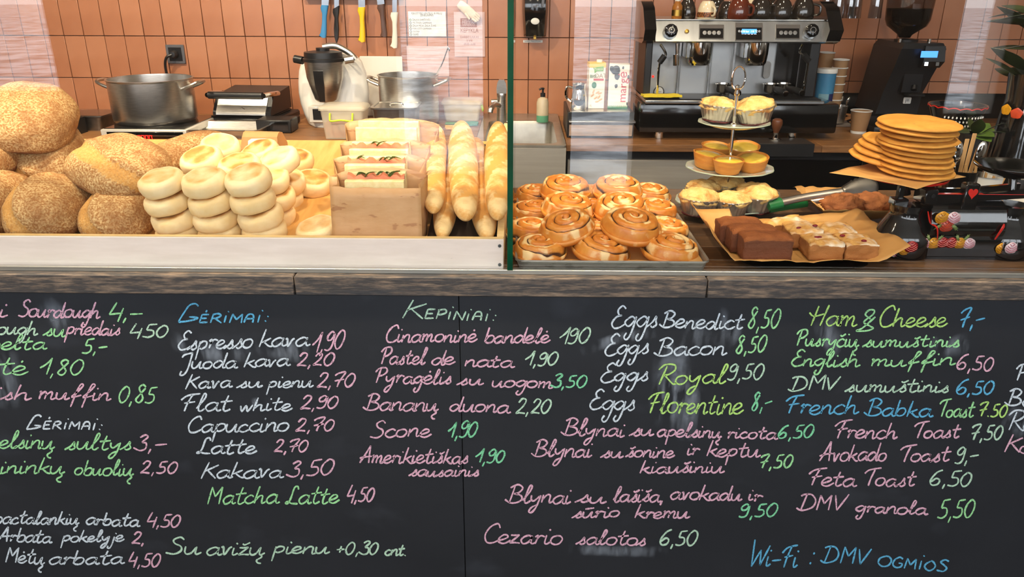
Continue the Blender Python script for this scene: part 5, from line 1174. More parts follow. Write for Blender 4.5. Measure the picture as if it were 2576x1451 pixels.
# hob with its display
m_hobw = mat('hob_frame', (214, 208, 196), .35, .3)
m_red = mat('red_display', (255, 30, 20), .5, emit=3.0)
t = stand('induction_hob', 362, 352, 'white framed induction hob with a red 2000 display under the stockpot', 'hob', y=3.34)
W_ = wid(t, 247, 462, 345); H_ = hgt(t, 360, 325)
ob('hob_body', G().box(-W_/2, W_/2, .004, .42, .012, H_-.003, .004), m_hobw, t); ob('glass_top', G().box(-W_/2+.01, W_/2-.01, .02, .40, H_-.0028, H_), m_blackg, t)
ob('control_panel', G().box(-W_/2+.03, W_/2-.012, -.002, .0038, .016, H_-.012, .001), m_blackg, t)
for s_ in (-1, 1): ob('foot', G().lathe([(0, 0), (.02, 0), (.02, .012), (0, .012)], 14, (s_*(W_/2-.05), .05, 0)), m_black, t)
SEG = {'2': 'abged', '0': 'abcdef'}
def seg7(txt, h, w_, g, ox, oz, yy, dirx=1):
    S7 = {'a': (0, h, w_, h), 'b': (w_, h, w_, h/2), 'c': (w_, h/2, w_, 0), 'd': (0, 0, w_, 0), 'e': (0, 0, 0, h/2), 'f': (0, h/2, 0, h), 'g': (0, h/2, w_, h/2)}
    for i, c in enumerate(txt):
        for s_ in SEG[c]:
            a, b, c_, d = S7[s_]; r = h*.07; x0 = ox+i*w_*1.55
            g.box(x0+min(a, c_)-r, x0+max(a, c_)+r, yy, yy+.0006, oz+min(b, d)-r, oz+max(b, d)+r)
    return g
ob('display_digits', seg7('2000', .018, .011, G(), at(347, 345, y=3.34).x-t.location.x, at(347, 351, y=3.34).z-ZB, -.0028), m_red, t)
hob_z = ZB+H_
def pot(px0, px1, pyt, pyb, y, label, name='stockpot', z=hob_z, hand=True, pym=None):
    px = (px0+px1)/2; p = at(px, pyb, y=y); t = thing(name, label, 'pot', (p.x, y, z)); R_ = wid(t, px0, px1, pyt+20)/2; h = at(px, pyt, y=y-R_*0).z-z
    ob('pot_wall', G().lathe([(0, 0), (R_*.93, 0), (R_*.97, .008), (R_*.985, .02), (R_*.985, h-.008), (R_*1.02, h-.002), (R_*1.02, h), (R_*.97, h), (R_*.965, h-.01), (R_*.95, .01), (0, .008)], 56), m_steel, t)
    if hand:
        for s_ in (-1, 1):
            zz = h*.86; ob('handle', G().tube(smooth([(s_*R_*.93, -.052, zz-.014), (s_*(R_+.03), -.05, zz+.002), (s_*(R_+.055), -.03, zz+.014), (s_*(R_+.055), .03, zz+.014), (s_*(R_+.03), .05, zz+.002), (s_*R_*.93, .052, zz-.014)], 5), .0075, 8, M=Matrix.Rotation(R(-5), 4, 'Z')), m_steel, t)
    return t
pot(296, 498, 196, 318, 3.58, 'large steel stockpot with loop handles on the hob')
t2 = pot(957, 1108, 187, 322, 3.80, 'second steel pot behind the lidded steel tray', z=ZB+.001)
# container with film, and a basket
t = stand('steel_container', 240, 335, 'small steel container covered with cling film at the far left', 'container', y=3.62); W_ = wid(t, 195, 298, 300); H_ = hgt(t, 240, 284)
ob('container_wall', G().loft([rr(W_*.40, -.08, .08, .02, 0), rr(W_*.46, -.09, .09, .02, H_-.008), rr(W_*.5, -.1, .1, .02, H_-.004), rr(W_*.5, -.1, .1, .02, H_)]), m_steel2, t)
m_film = glass_mat('cling_film', (245, 245, 245), 2.2, .15)
ob('cling_film', G().sheet([[((i/8-.5)*W_*1.05, (j/6-.5)*.2, H_+.003+.004*abs(MN.noise(Vector((i*.9, j*.9, 0))))) for i in range(9)] for j in range(7)], .0006), m_film, t)
t = stand('wire_basket', 172, 352, 'black perforated basket at the far left behind the loaves', 'basket', y=3.45); W_ = wid(t, 142, 208, 320); H_ = hgt(t, 172, 298)
g = G()
for k in range(9): 
    x_ = -W_/2+W_*k/8; g.tube([(x_, -.06, 0), (x_, -.06, H_)], .0025, 4).tube([(x_, .06, 0), (x_, .06, H_)], .0025, 4)
for k in range(6): g.tube([(-W_/2, -.06, H_*k/5), (W_/2, -.06, H_*k/5)], .003, 4)
ob('mesh_wall', g, m_black, t); t.children[0]['kind'] = 'stuff'
ob('base', G().box(-W_/2, W_/2, -.06, .06, 0, .004), m_black, t); ob('back_wall', G().box(-W_/2, W_/2, .056, .06, 0.005, H_), m_black, t)
for s_ in (-1, 1): ob('side_wall', G().box(s_*W_/2-.002, s_*W_/2+.002, -.058, .055, .005, H_), m_black, t)
# contact grill
t = stand('contact_grill', 612, 340, 'black contact grill with a steel lid and a bar handle', 'grill', y=3.66, rot=-4); W_ = wid(t, 535, 690, 300)
H_ = hgt(t, 612, 282); hl_ = hgt(t, 612, 238)
ob('base_body', G().box(-W_*.58, W_*.62, .0, .30, .01, H_*.62, .008), m_black, t); ob('lower_plate', G().box(-W_*.52, W_*.5, .005, .28, H_*.62, H_*.72, .004), m_dark, t)
ob('lid', G().prism([(.0, H_*.76), (.0, H_*.98), (.06, hl_-.01), (.28, hl_+.01), (.28, H_*.8)], -W_*.46, W_*.5, 'x'), m_black, t)
ob('lid_front', G().prism([(-.008, H_*.82), (-.006, H_*.98), (.052, hl_-.012), (.054, hl_-.016), (-.001, H_*.97), (-.001, H_*.82)], -W_*.40, W_*.42, 'x'), m_steel, t)
for s_ in (-1, 1): ob('handle_arm', G().tube(smooth([(s_*W_*.47, .14, hl_*.93), (s_*W_*.50, .02, hl_*1.0), (s_*W_*.46, -.03, hl_*1.0)], 4), .012, 8), m_chrome, t)
ob('handle', G().tube([(-W_*.44, -.03, hl_), (W_*.44, -.03, hl_)], .017, 12), m_black, t)
for s_ in (-1, 1): ob('foot', G().box(s_*W_*.45-.02, s_*W_*.45+.02, .02, .06, 0, .0102), m_black, t)
ob('control_box', G().box(W_*.40, W_*.78, -.02, .16, 0.002, H_*.48, .004), m_dark, t)
mk_ = G().tube(smooth([(-.02, 0, 0), (-.005, 0, .018), (0, 0, .02)], 3), .0015, 5).tube([(0, 0, .02), (.016, 0, 0), (.006, 0, .008)], .0015, 5)
ob('emblem', mk_, m_chrome, t, (0.01, .012, H_*.98+.008), (R(40), 0, 0))
# steel gastronorm pan in front
t = stand('steel_pan', 552, 350, 'shallow stainless steel pan on the counter before the grill', 'pan', y=3.36, rot=-2); W_ = wid(t, 445, 655, 330); H_ = hgt(t, 552, 328)
ob('pan_wall', G().loft([rr(W_*.44, .02, .23, .03, 0), rr(W_*.46, .01, .24, .03, H_-.004), rr(W_*.5, -.008, .258, .035, H_), rr(W_*.5, -.008, .258, .035, H_+.002), rr(W_*.455, .012, .238, .03, H_), rr(W_*.43, .025, .225, .03, .006)]), m_steel, t)
# small black units right of the grill
t = stand('black_timer_box', 690, 336, 'small black appliance between the grill and the mixer', 'appliance', y=3.5); W_ = wid(t, 640, 728, 320); H_ = hgt(t, 690, 302)
ob('body', G().box(-W_/2, W_/2, 0, .12, 0, H_, .005), m_black, t); ob('button_panel', G().box(-W_*.1, W_*.42, -.002, .0, H_*.2, H_*.85), m_blackg, t)
# cooking mixer
t = stand('cooking_mixer', 832, 318, 'white cooking mixer with a steel bowl and black lid', 'mixer', y=3.66); W_ = wid(t, 742, 920, 250); H_ = hgt(t, 832, 138)
def egg(z, s=1.0, dy=0):
    f = z/H_; w_ = W_/2*(.80+.22*sin(min(1, f/.45)*pi/2)-.62*max(0, f-.5)**1.7)*s; d_ = .13*(1-.25*f)
    return [(w_*cos(2*pi*k/28), .12+dy+d_*sin(2*pi*k/28)*(1 if sin(2*pi*k/28) > 0 else 1-.5*f), z) for k in range(28)]
ob('housing', G().loft([egg(H_*f, s_) for f, s_ in ((0, .94), (.02, .99), (.15, 1), (.3, 1), (.45, 1), (.6, 1), (.75, 1), (.88, .96), (.95, .86), (1.0, .6))]), m_white, t, angle=50)
bR = wid(t, 786, 880, 180)/2; z0b, z1b = hgt(t, 832, 252), hgt(t, 832, 152)
ob('bowl', G().lathe([(0, z0b), (bR*.5, z0b), (bR*.62, z0b+.01), (bR*.95, z0b+(z1b-z0b)*.6), (bR*1.02, z1b), (0, z1b)], 40, (0, -.03, 0)), m_steel, t)
ob('bowl_handle', G().loft([[(x_*w_-.008, y_, z_) for (x_, y_) in ((-1, -.035-rr_), (1, -.035-rr_), (1, -.02-rr_*.8), (-1, -.02-rr_*.8))] for (w_, z_, rr_) in ((.012, z0b+.004, bR*.55), (.02, z0b+(z1b-z0b)*.4, bR*.86), (.022, z0b+(z1b-z0b)*.8, bR*.98))]), m_black, t, angle=30)
ob('lid', G().lathe([(0, z1b), (bR*1.08, z1b), (bR*1.08, z1b+.012), (bR*1.0, z1b+.016), (bR*.98, z1b+.04), (bR*.6, z1b+.045), (bR*.35, z1b+.046), (bR*.35, z1b+.058), (0, z1b+.058)], 36, (0, -.03, 0)), m_black, t)
for s_ in (-1, 1): ob('lock_arm', G().tube([(s_*bR*1.1, -.03, z1b+.002), (s_*bR*1.55, -.02, z1b+.008)], .018, 12), m_black if s_ < 0 else m_steel, t)
ob('steel_arch', G().tube(smooth([(-bR*.2, .05, z1b+.055), (bR*.5, .05, z1b+.06), (bR*1.2, .05, z1b+.028), (bR*1.5, .05, z1b+.0)], 5), .014, 10), m_steel, t)
sy = -.025
ob('display_frame', G().box(wid(t, 832, 783, 290)*1, wid(t, 832, 835, 290), sy-.004, sy+.06, hgt(t, 832, 306), hgt(t, 832, 266), .003), m_hobw, t)
ob('display', G().box(wid(t, 832, 794, 290), wid(t, 832, 830, 290), sy-.0055, sy-.0042, hgt(t, 832, 299), hgt(t, 832, 272)), m_dark, t)
# plastic box with green clips
m_clear = mat('frosted_plastic', (226, 216, 192), .3, alpha=.36, spec=.5)
m_lime = mat('lime_clip', (196, 226, 46), .4)
m_sauce = mat('red_sauce', (196, 84, 34), .4, c2=(150, 40, 24), scale=40, lo=.5, hi=.6)
def clipbox(px0, px1, pyt, pyb, y, label, sauce, clipside):
    px = (px0+px1)/2; t = stand('plastic_box', px, pyb, label, 'plastic box', y=y); W_ = wid(t, px0, px1, pyt+10); H_ = hgt(t, px, pyt)
    ob('box_wall', G().loft([rr(W_*.40, .0, .12, .012, .002), rr(W_*.46, -.008, .128, .012, H_-.02), rr(W_*.455, -.006, .126, .012, H_-.02), rr(W_*.395, .004, .116, .012, .005)]), m_clear, t)
    ob('lid', G().loft([rr(W_*.5, -.014, .134, .014, H_-.02), rr(W_*.5, -.014, .134, .014, H_-.012), rr(W_*.47, -.008, .128, .014, H_-.004), rr(W_*.4, .0, .12, .014, H_)]), m_clear, t)
    if sauce: ob('contents', G().loft([rr(W_*.39, .006, .114, .01, .006), rr(W_*.415, .0, .12, .01, H_*.46)]), m_sauce, t)
    if clipside == 0:
        c = W_*.24; ob('clip', G().tube(smooth([(-c, -.013, H_-.03), (-c, -.022, H_-.05), (-c*.9, -.024, H_-.062), (0, -.024, H_-.058), (c*.9, -.024, H_-.062), (c, -.022, H_-.05), (c, -.013, H_-.03)], 4), .004, 8), m_lime, t)
    else: ob('clip', G().tube(smooth([(W_*.47, .03, H_-.03), (W_*.50, .03, H_-.055), (W_*.50, .08, H_-.055), (W_*.47, .08, H_-.03)], 4), .004, 8), m_lime, t)
clipbox(806, 924, 266, 350, 3.36, 'clear plastic box with a lime clip and red sauce before the mixer', True, 0)
clipbox(1110, 1214, 252, 306, 3.86, 'clear plastic box with a lime side clip beside the second pot', False, 1)
# steel lidded tray
t = stand('lidded_steel_tray', 990, 318, 'steel food tray with a recessed lid in front of the second pot', 'tray', y=3.46); W_ = wid(t, 928, 1048, 270); H_ = hgt(t, 990, 274)
ob('tray_wall', G().loft([rr(W_*.42, .02, .2, .03, 0), rr(W_*.46, .01, .21, .03, H_-.006), rr(W_*.5, 0, .22, .03, H_-.004), rr(W_*.5, 0, .22, .03, H_)]), m_steel2, t)
ob('lid', G().loft([rr(W_*.5, -.001, .221, .03, H_+.0005), rr(W_*.5, -.001, .221, .03, H_+.004), rr(W_*.44, .02, .2, .03, H_+.004), rr(W_*.42, .028, .192, .03, H_-.004), rr(W_*.2, .09, .13, .02, H_-.004)]), m_steel, t)
ob('knob', G().tube(smooth([(-.03, .11, H_-.002), (-.022, .11, H_+.01), (.022, .11, H_+.01), (.03, .11, H_-.002)], 4), .004, 8), m_chrome, t)
# white board leaning on the wall, ladle, sponge, cloth
t = stand('cutting_board', 965, 300, 'white cutting board leaning on the tiles behind the second pot', 'board', y=YW-.05); W_ = wid(t, 905, 1012, 200); H_ = hgt(t, 965, 142)
t.rotation_euler = (R(-3), 0, 0); ob('board', G().box(-W_/2, W_/2, 0, .012, 0, H_, .004), m_white, t)
p = at(1086, 196, y=3.80); t = thing('ladle', 'steel ladle hooked over the rim of the second pot', 'ladle', (p.x, 3.78, p.z))
ob('ladle_handle', G().tube(smooth([(.0, 0, -.02), (.05, .0, .06), (.082, .0, .135), (.088, 0, .138), (.09, 0, .125)], 5), .0035, 8), m_chrome, t); ob('ladle_cup', G().lathe([(0, -.045), (.02, -.04), (.032, -.02), (.033, -.016), (.03, -.02), (0, -.04)], 20, (.0, 0, 0)), m_chrome, t)
m_spg = mat('sponge', (214, 160, 84), .9, c2=(196, 140, 66), scale=60, bump=.5)
t = stand('sponge', 1138, 316, 'yellow sponge on the counter left of the sink', 'sponge', y=3.6); ob('foam', G().box(-.035, .035, 0, .05, 0, .026, .006), m_spg, t); ob('scouring_pad', G().box(-.035, .035, 0, .05, .0262, .032, .002), mat('scour', (70, 110, 60), .9), t)
m_teal = mat('teal_cloth', (84, 140, 128), .9, c2=(70, 122, 112), scale=40, bump=.3)
p = at(1178, 318, z=ZB); o = ob('cleaning_cloth', G().sheet([[((i/8-.5)*.09, (j/6)*.08, .010+.008*abs(MN.noise(Vector((i*.6, j*.7, 4))))) for i in range(9)] for j in range(7)], .008), m_teal, None, (p.x, p.y, ZB)); tag(o, 'folded teal cleaning cloth beside the sink', 'cloth')
# steel drawer box under the milk
t = stand('knock_box_drawer', 1510, 342, 'low steel drawer box carrying the milk cartons beside the coffee machine', 'drawer box', y=3.42); W_ = wid(t, 1428, 1596, 310); H_ = hgt(t, 1510, 283)
ob('body', G().box(-W_/2, W_/2, .012, .36, 0, H_, .003), m_black, t); ob('top_plate', G().box(-W_/2+.01, W_/2-.02, .0, .36, H_+.0004, H_+.004, .001), m_steel, t)
d = ob('drawer', G().prism([(-.004, .012), (.012, .006), (.012, H_*.62), (-.012, H_*.60)], -W_/2+.008, W_/2-.008, 'x'), m_chrome, t)
ob('drawer_lip', G().box(-W_/2+.006, W_/2+.004, -.02, .011, H_*.62, H_*.70, .002), m_steel, d)
zdb = ZB+H_+.0045
# milk jug and cartons
t = thing('milk_jug', 'steel milk jug with a handle beside the oat carton', 'jug', (at(1455, 276, y=3.5).x, 3.5, zdb)); h = hgt(t, 1455, 210); r_ = wid(t, 1434, 1476, 250)/2
ob('jug_wall', G().lathe([(0, 0), (r_*.95, 0), (r_, .004), (r_, h*.45), (r_*.82, h*.75), (r_*.8, h*.93), (r_*.88, h), (r_*.84, h), (r_*.76, h*.92), (r_*.9, .01), (0, .008)], 36), m_chrome, t)
ob('handle', G().tube(smooth([(-r_*.78, -.01, h*.84), (-r_*1.5, -.012, h*.86), (-r_*1.55, -.012, h*.5), (-r_*.95, -.01, h*.3)], 5), .006, 8), m_chrome, t)
m_cart = mat('carton_white', (230, 222, 208), .45, c2=(222, 212, 196), scale=8)
m_yel = mat('carton_yellow', (236, 186, 44), .45); m_cgr = mat('carton_green', (110, 164, 56), .45); m_cred = mat('carton_red', (188, 40, 48), .45); m_oat = mat('oat_print', (206, 160, 112), .5); m_dgr = mat('carton_dark_green', (44, 112, 72), .45); m_tan = mat('carton_tan', (150, 128, 92), .5)
FT = {}
def text(parent, name, s, x, z, h, m, y, ang=0, sx=1.0):
    """printed lettering as thin flat letters"""
    cu = bpy.data.curves.new(name, 'FONT'); cu.body = s; cu.size = h*1.38; cu.align_x = 'CENTER'; cu.align_y = 'CENTER'; cu.resolution_u = 2; cu.extrude = .0002
    tmp = bpy.data.objects.new('tmp', cu); C.objects.link(tmp); dg = bpy.context.evaluated_depsgraph_get(); dg.update()
    me = bpy.data.meshes.new_from_object(tmp.evaluated_get(dg)); bpy.data.objects.remove(tmp); bpy.data.curves.remove(cu)
    me.materials.clear(); me.materials.append(m)
    o = bpy.data.objects.new(name, me); C.objects.link(o); o.parent = parent; o.location = (x, y, z); o.rotation_euler = (R(90), R(-ang), 0); o.scale = (sx, 1, 1); return o
t = thing('oat_drink_carton', 'white and yellow oat drink carton with a green badge and white cap', 'carton', (at(1499, 277, y=3.5).x, 3.5, zdb), (0, 0, R(4))); h = hgt(t, 1499, 158); w_ = wid(t, 1480, 1521, 220)/2
ob('carton_body', G().box(-w_, w_, 0, .065, 0, h, .002), m_cart, t); ob('cap', G().lathe([(0, h), (.013, h), (.013, h+.012), (0, h+.012)], 18, (.012, .03, 0)), m_cart, t)
ob('yellow_top', G().box(-w_-.0006, w_+.0006, -.0006, .066, h*.90, h+.0006), m_yel, t)
ob('badge', G().prism([(-w_*.55, h*.90), (w_*.75, h*.93), (w_*.7, h*.82), (-w_*.1, h*.82), (-w_*.35, h*.77), (-w_*.4, h*.84)], -.0014, -.0007, 'y'), m_cgr, t)
text(t, 'print', 'Yoeco', w_*.1, h*.87, .011, m_cart, -.0016); text(t, 'print', 'OAT', w_*.38, h*.72, .019, m_tan, -.0008); text(t, 'print', 'BIO', -w_*.5, h*.71, .013, m_dgr, -.0008)
ob('red_band', G().box(-w_*.45, w_*.8, -.0012, -.0003, h*.62, h*.66), m_cred, t)
ob('drop_mark', G().ball((-w_*.35, -.0004, h*.52), (.011, .0006, .014), 14, 8), m_dgr, t)
for k, (x_, z_, a_) in enumerate([(.1, .36, .5), (.4, .34, .3), (-.1, .24, .6), (.3, .26, .9), (.5, .2, .5), (.1, .16, .2), (-.4, .38, 1.2), (-.5, .30, .8)]): ob('oat_grain', G().ball((0, 0, 0), (.010, .0005, .004), 10, 6, M=Matrix.Translation((w_*x_, -.0004, h*z_)) @ Matrix.Rotation(-a_, 4, 'Y')), m_oat, t)
text(t, 'print', '1L', -w_*.7, h*.07, .009, m_tan, -.0008)
t = thing('milk_carton', 'white milk carton with black cow patches and red upright lettering', 'carton', (at(1553, 277, y=3.5).x, 3.5, zdb), (0, 0, R(-6))); h = hgt(t, 1553, 162); w_ = wid(t, 1529, 1580, 220)/2
ob('carton_body', G().box(-w_, w_, 0, .07, 0, h, .002), m_cart, t)
for k, (x_, z_, sx_, sz_) in enumerate([(-.35, .87, .5, .09), (-.2, .74, .28, .08), (-.25, .52, .16, .045), (.9, .72, .10, .05), (.35, .93, .10, .03), (.92, .12, .08, .04), (-.75, .9, .2, .07)]):
    out = []
    for i in range(18):
        a = 2*pi*i/18; e = 1+.3*MN.noise(Vector((cos(a)*1.4, sin(a)*1.4, k*3.3))); out.append((max(-w_, min(w_, w_*x_+w_*sx_*e*cos(a))), h*z_+h*sz_*e*sin(a)))
    ob('cow_patch', G().prism(out, -.0010, -.0002, 'y'), m_ink, t, angle=0)
text(t, 'print', 'margė', w_*.42, h*.50, .036, m_cred, -.0013, ang=90, sx=1.05)
out = [(-w_, 0)]+[(-w_+2*w_*i/30, h*(.03+.06*(i % 2))) for i in range(31)]+[(w_, 0)]
ob('grass_print', G().prism(out, -.0010, -.0002, 'y'), m_dgr, t, angle=0)
# ================================================================ COFFEE MACHINE
random.seed(41)
m_mach = mat('machine_steel', (206, 207, 206), .24, .9, c2=(182, 184, 184), scale=5, stretch=(3, 1, .6))
m_machd = mat('machine_back_steel', (196, 196, 194), .34, .8, c2=(164, 166, 168), scale=4)
m_lcd = mat('blue_display', (70, 140, 235), .4, emit=1.6)
m_lcdw = mat('display_text', (235, 245, 255), .4, emit=2.4)
m_led = mat('button_light', (255, 250, 240), .4, emit=3)
m_gold = mat('brass', (190, 150, 70), .3, 1)
YE = 3.42
em = thing('coffee_machine', 'two group stainless espresso machine with black sides and a blue display', 'coffee machine', (at(1862, 300, y=YE).x, YE, ZB+.001))
ex, ez = em.location.x, em.location.z
def X(px, py=80, y=0): return at(px, py, y=YE+y).x-ex
def Z(py, px=1862, y=0): return at(px, py, y=YE+y).z-ez
zp0, zp1 = Z(108), Z(52)
# top control panel: sloping steel fascia with black curved cheeks
ob('control_fascia', G().prism([(0.0, zp0), (-.012, zp0+.006), (.018, zp1-.004), (.024, zp1), (.36, zp1), (.36, zp0)], X(1648, 100), X(2076, 100), 'x'), m_mach, em, angle=25)
ob('top_grid', G().box(X(1650), X(2074), .02, .36, zp1+.0005, zp1+.004), m_steel, em)
for a, b in ((X(1618, 80), X(1647, 80)), (X(2077, 80), X(2112, 80))):
    ob('side_cheek', G().prism([(-.02, zp0+.01), (-.045, (zp0+zp1)/2+.01), (-.02, zp1-.01), (.04, zp1+.05), (.12, zp1+.075), (.36, zp1+.07), (.36, zp0-.01), (.02, zp0-.004)], a, b, 'x'), m_blackg, em, angle=30)
# body
zt_, zdr = zp0, Z(246)
ob('back_panel', G().box(X(1640, 180), X(2058, 180), .14, .35, zdr-.004, zt_-.001, .003), m_machd, em)
for a, b in ((X(1622, 200), X(1640, 200)), (X(2034, 200), X(2060, 200))): ob('side_column', G().box(a, b, .03, .36, zdr, zt_-.0005, .004), m_black, em)
ob('dark_side_screen', G().box(X(1972, 180), X(2034, 180), .132, .139, zdr, zt_-.001), m_blackg, em)
for px in (1721, 1801, 1862): ob('panel_post', G().box(X(px-4, 180), X(px+4, 180), .118, .139, zdr, zt_-.001, .002), m_mach, em)
ob('drip_tray', G().box(X(1618, 252), X(2062, 252), -.06, .36, Z(262, y=-.06), zdr-.004, .003), m_mach, em)
ob('drip_grid', G().box(X(1625, 250), X(2055, 250), -.05, .13, zdr-.0038, zdr+.001), m_dark, em)
zb0 = Z(262, y=-.06)
ob('base', G().box(X(1606, 300), X(2102, 300), -.03, .36, .03, zb0-.001, .012, seg=2), m_blackg, em, angle=30)
for px in (1660, 1996): ob('foot', G().lathe([(0, 0), (.022, 0), (.022, .032), (0, .032)], 18, (X(px, 330), .02, 0)), m_chrome, em)
# knobs, panels, display
def fpt(px, py): return X(px, py), Z(py, px)
def fy(z): return -.012+.030*max(0, (z-zp0-.006)/(zp1-zp0-.01))
for px in (1686, 2039):
    x_, z_ = fpt(px, 80); yy = fy(z_)
    k = ob('steam_knob', G().lathe([(0, -.004), (.028, -.004), (.030, .008), (.027, .026), (.02, .032), (0, .033)], 28, wob=lambda a, z: 1+.03*cos(a*10), M=Matrix.Translation((x_, yy, z_)) @ Matrix.Rotation(R(75), 4, 'X')), m_blackg, em)
    ob('knob_emblem', G().lathe([(.0125, .0335), (.0125, .035), (.010, .035), (.010, .0335)], 20, M=Matrix.Translation((x_, yy, z_)) @ Matrix.Rotation(R(75), 4, 'X')), m_chrome, k)
x_, z_ = fpt(1728, 79); ob('brass_button', G().lathe([(0, 0), (.009, 0), (.009, .004), (.006, .006), (0, .006)], 18, M=Matrix.Translation((x_, fy(z_)-.002, z_)) @ Matrix.Rotation(R(75), 4, 'X')), m_gold, em)
def panel(px0, px1, py0, py1, name, m):
    x0, z0 = fpt(px0, py1); x1, z1 = fpt(px1, py0); y0, y1 = fy(z0), fy(z1)
    f = ob(name, G().loft([[(x0, y0-.004, z0), (x1, y0-.004, z0), (x1, y1-.004, z1), (x0, y1-.004, z1)], [(x0, y0+.001, z0), (x1, y0+.001, z0), (x1, y1+.001, z1), (x0, y1+.001, z1)]]), m_chrome, em, angle=20)
    i = .004; g = G().add([(x0+i, y0-.0045, z0+i), (x1-i, y0-.0045, z0+i), (x1-i, y1-.0049, z1-i), (x0+i, y1-.0049, z1-i)], [(0, 1, 2, 3)])
    ob('panel_glass', g, m, f); return f, (x0, x1, z0, z1)
for (a, b) in ((1757, 1823), (1949, 2015)):
    f, (x0, x1, z0, z1) = panel(a, b, 62, 97, 'button_panel', m_blackg)
    for k in range(4):
        xx = x0+(x1-x0)*(.22+.19*k); zz = z0+(z1-z0)*.42
        bt = ob('dose_button', G().lathe([(0, 0), (.0085, 0), (.0085, .0015), (0, .002)], 16, M=Matrix.Translation((xx, fy(zz)-.0047, zz)) @ Matrix.Rotation(R(75), 4, 'X')), m_steel2, f)
        ob('button_light', G().ball((xx, fy(zz)-.0055, zz-.010), (.0045, .001, .0028), 8, 6), m_led, f)
f, (x0, x1, z0, z1) = panel(1847, 1921, 58, 101, 'display_panel', m_blackg)
zc_ = (z0+z1)/2-.006; xc_ = (x0+x1)/2; i_ = (x1-x0)*.27; yy = fy(zc_)-.0056
ob('blue_screen', G().box(xc_-i_, xc_+i_, yy, yy+.0008, zc_-.016, zc_+.017, M=None), m_lcd, f)
text(f, 'screen_print', '0.90 bar  118 °C', xc_, zc_+.007, .0075, m_lcdw, yy-.0012); text(f, 'screen_print', '11:01 22-02-23', xc_, zc_-.007, .0075, m_lcdw, yy-.0012)
for s_ in (-1, 1):
    for dz in (.008, -.009): ob('menu_button', G().lathe([(0, 0), (.005, 0), (.005, .001), (0, .0012)], 12, M=Matrix.Translation((xc_+s_*i_*1.35, yy+.0006, zc_+dz)) @ Matrix.Rotation(R(80), 4, 'X')), m_steel2, f)
# groups, wands, portafilters
for (a, b) in ((1734, 1803), (1880, 1946)):
    xc = (X(a, 140)+X(b, 140))/2; r_ = (X(b, 140)-X(a, 140))/2*.92; zb_ = Z(167)
    gh = ob('group_head', G().lathe([(0, zb_), (r_*.8, zb_), (r_*.86, zb_+.006), (r_*.92, zb_+.010), (r_*.96, zb_+.03), (r_, zb_+.05), (r_, zp0-.001), (0, zp0-.001)], 40, (xc, .07, 0)), m_chrome, em)
    ob('group_collar', G().box(xc-r_*1.25, xc-r_*.9, .03, .139, zb_+.03, zp0-.001, .003), m_mach, em)
for (pts, tip) in (([(1662, 112), (1676, 138), (1662, 158), (1658, 200), (1657, 238)], 0), ([(2020, 112), (2014, 132), (2036, 152), (2030, 210), (2024, 236)], 1)):
    P_ = smooth([(X(px, py, -.02), -.02+.01*i, Z(py, px, -.02)) for i, (px, py) in enumerate(pts)], 5)
    ob('steam_wand', G().tube(P_, .0055, 8), m_chrome, em)
ob('wand_grip', G().tube([(X(1672, 140, -.02), -.018, Z(140, 1672, -.02)), (X(1660, 158, -.02), -.012, Z(158, 1660, -.02))], .013, 10), m_black, em)
ob('wand_grip', G().tube([(X(2022, 138, -.02), -.018, Z(138, 2022, -.02)), (X(2036, 154, -.02), -.012, Z(154, 2036, -.02))], .013, 10), m_black, em)
ob('water_spout', G().tube([(X(1709, 112), .05, Z(112)), (X(1709, 140), .05, Z(140))], .008, 10).tube([(X(1706, 140), .05, Z(140)), (X(1706, 168), .05, Z(168))], .013, 12), m_chrome, em)
x_, z_ = X(1658, 231, .13), Z(231, 1658, .13)
gg = ob('pressure_gauge', G().lathe([(0, 0), (.022, 0), (.024, .004), (.022, .006), (.020, .004), (0, .004)], 26, M=Matrix.Translation((x_, .138, z_)) @ Matrix.Rotation(R(90), 4, 'X')), m_chrome, em)
ob('gauge_face', G().lathe([(0, .0042), (.0195, .0042), (0, .0044)], 24, M=Matrix.Translation((x_, .138, z_)) @ Matrix.Rotation(R(90), 4, 'X')), m_paperw, gg)
ob('gauge_needle', G().box(-.012, .010, -.0008, .0008, .0046, .005, M=Matrix.Translation((x_, .138, z_)) @ Matrix.Rotation(R(90), 4, 'X')), m_ink, gg)
ob('pilot_light', G().ball((X(1656, 193), .136, Z(193, 1656, .13)), .005, 10, 6), m_red, em)
ob('oval_window', G().prism([(X(1951, 185)+.0155*cos(2*pi*i/24), Z(183)+(.036 if sin(2*pi*i/24) > 0 else -.036)*.6+.0155*sin(2*pi*i/24)) for i in range(24)], .124, .1315, 'y'), m_steel2, em)
def porta(px, py, y, rot, label, g='portafilters on the drip tray'):
    p = at(px, py, y=YE+y); t = thing('portafilter', label, 'portafilter', (p.x, YE+y, ez+zdr+.0015), (0, 0, R(rot)), g)
    ob('basket', G().lathe([(0, .012), (.026, .012), (.032, .02), (.034, .045), (.036, .048), (.033, .05), (.03, .03), (0, .028)], 28, (0, .03, 0)), m_chrome, t)
    ob('spout', G().tube([(-.012, .03, .001), (0, .03, .012), (.012, .03, .001)], .006, 8), m_chrome, t)
    ob('handle', G().tube([(0, .0, .034), (0, -.03, .031), (0, -.09, .026), (0, -.105, .025)], [.008, .014, .016, .014], 14), m_black, t); ob('handle_cap', G().lathe([(0, 0), (.012, 0), (.012, .003), (0, .0035)], 16, M=Matrix.Translation((0, -.1065, .025)) @ Matrix.Rotation(R(90), 4, 'X')), m_chrome, t)
    return t
porta(1826, 238, .05, 14, 'portafilter left standing in the middle of the drip tray'); porta(1945, 240, .05, 10, 'portafilter at the right, with a worn black handle'); porta(1978, 242, .07, 16, 'rightmost portafilter with a chrome handle end')
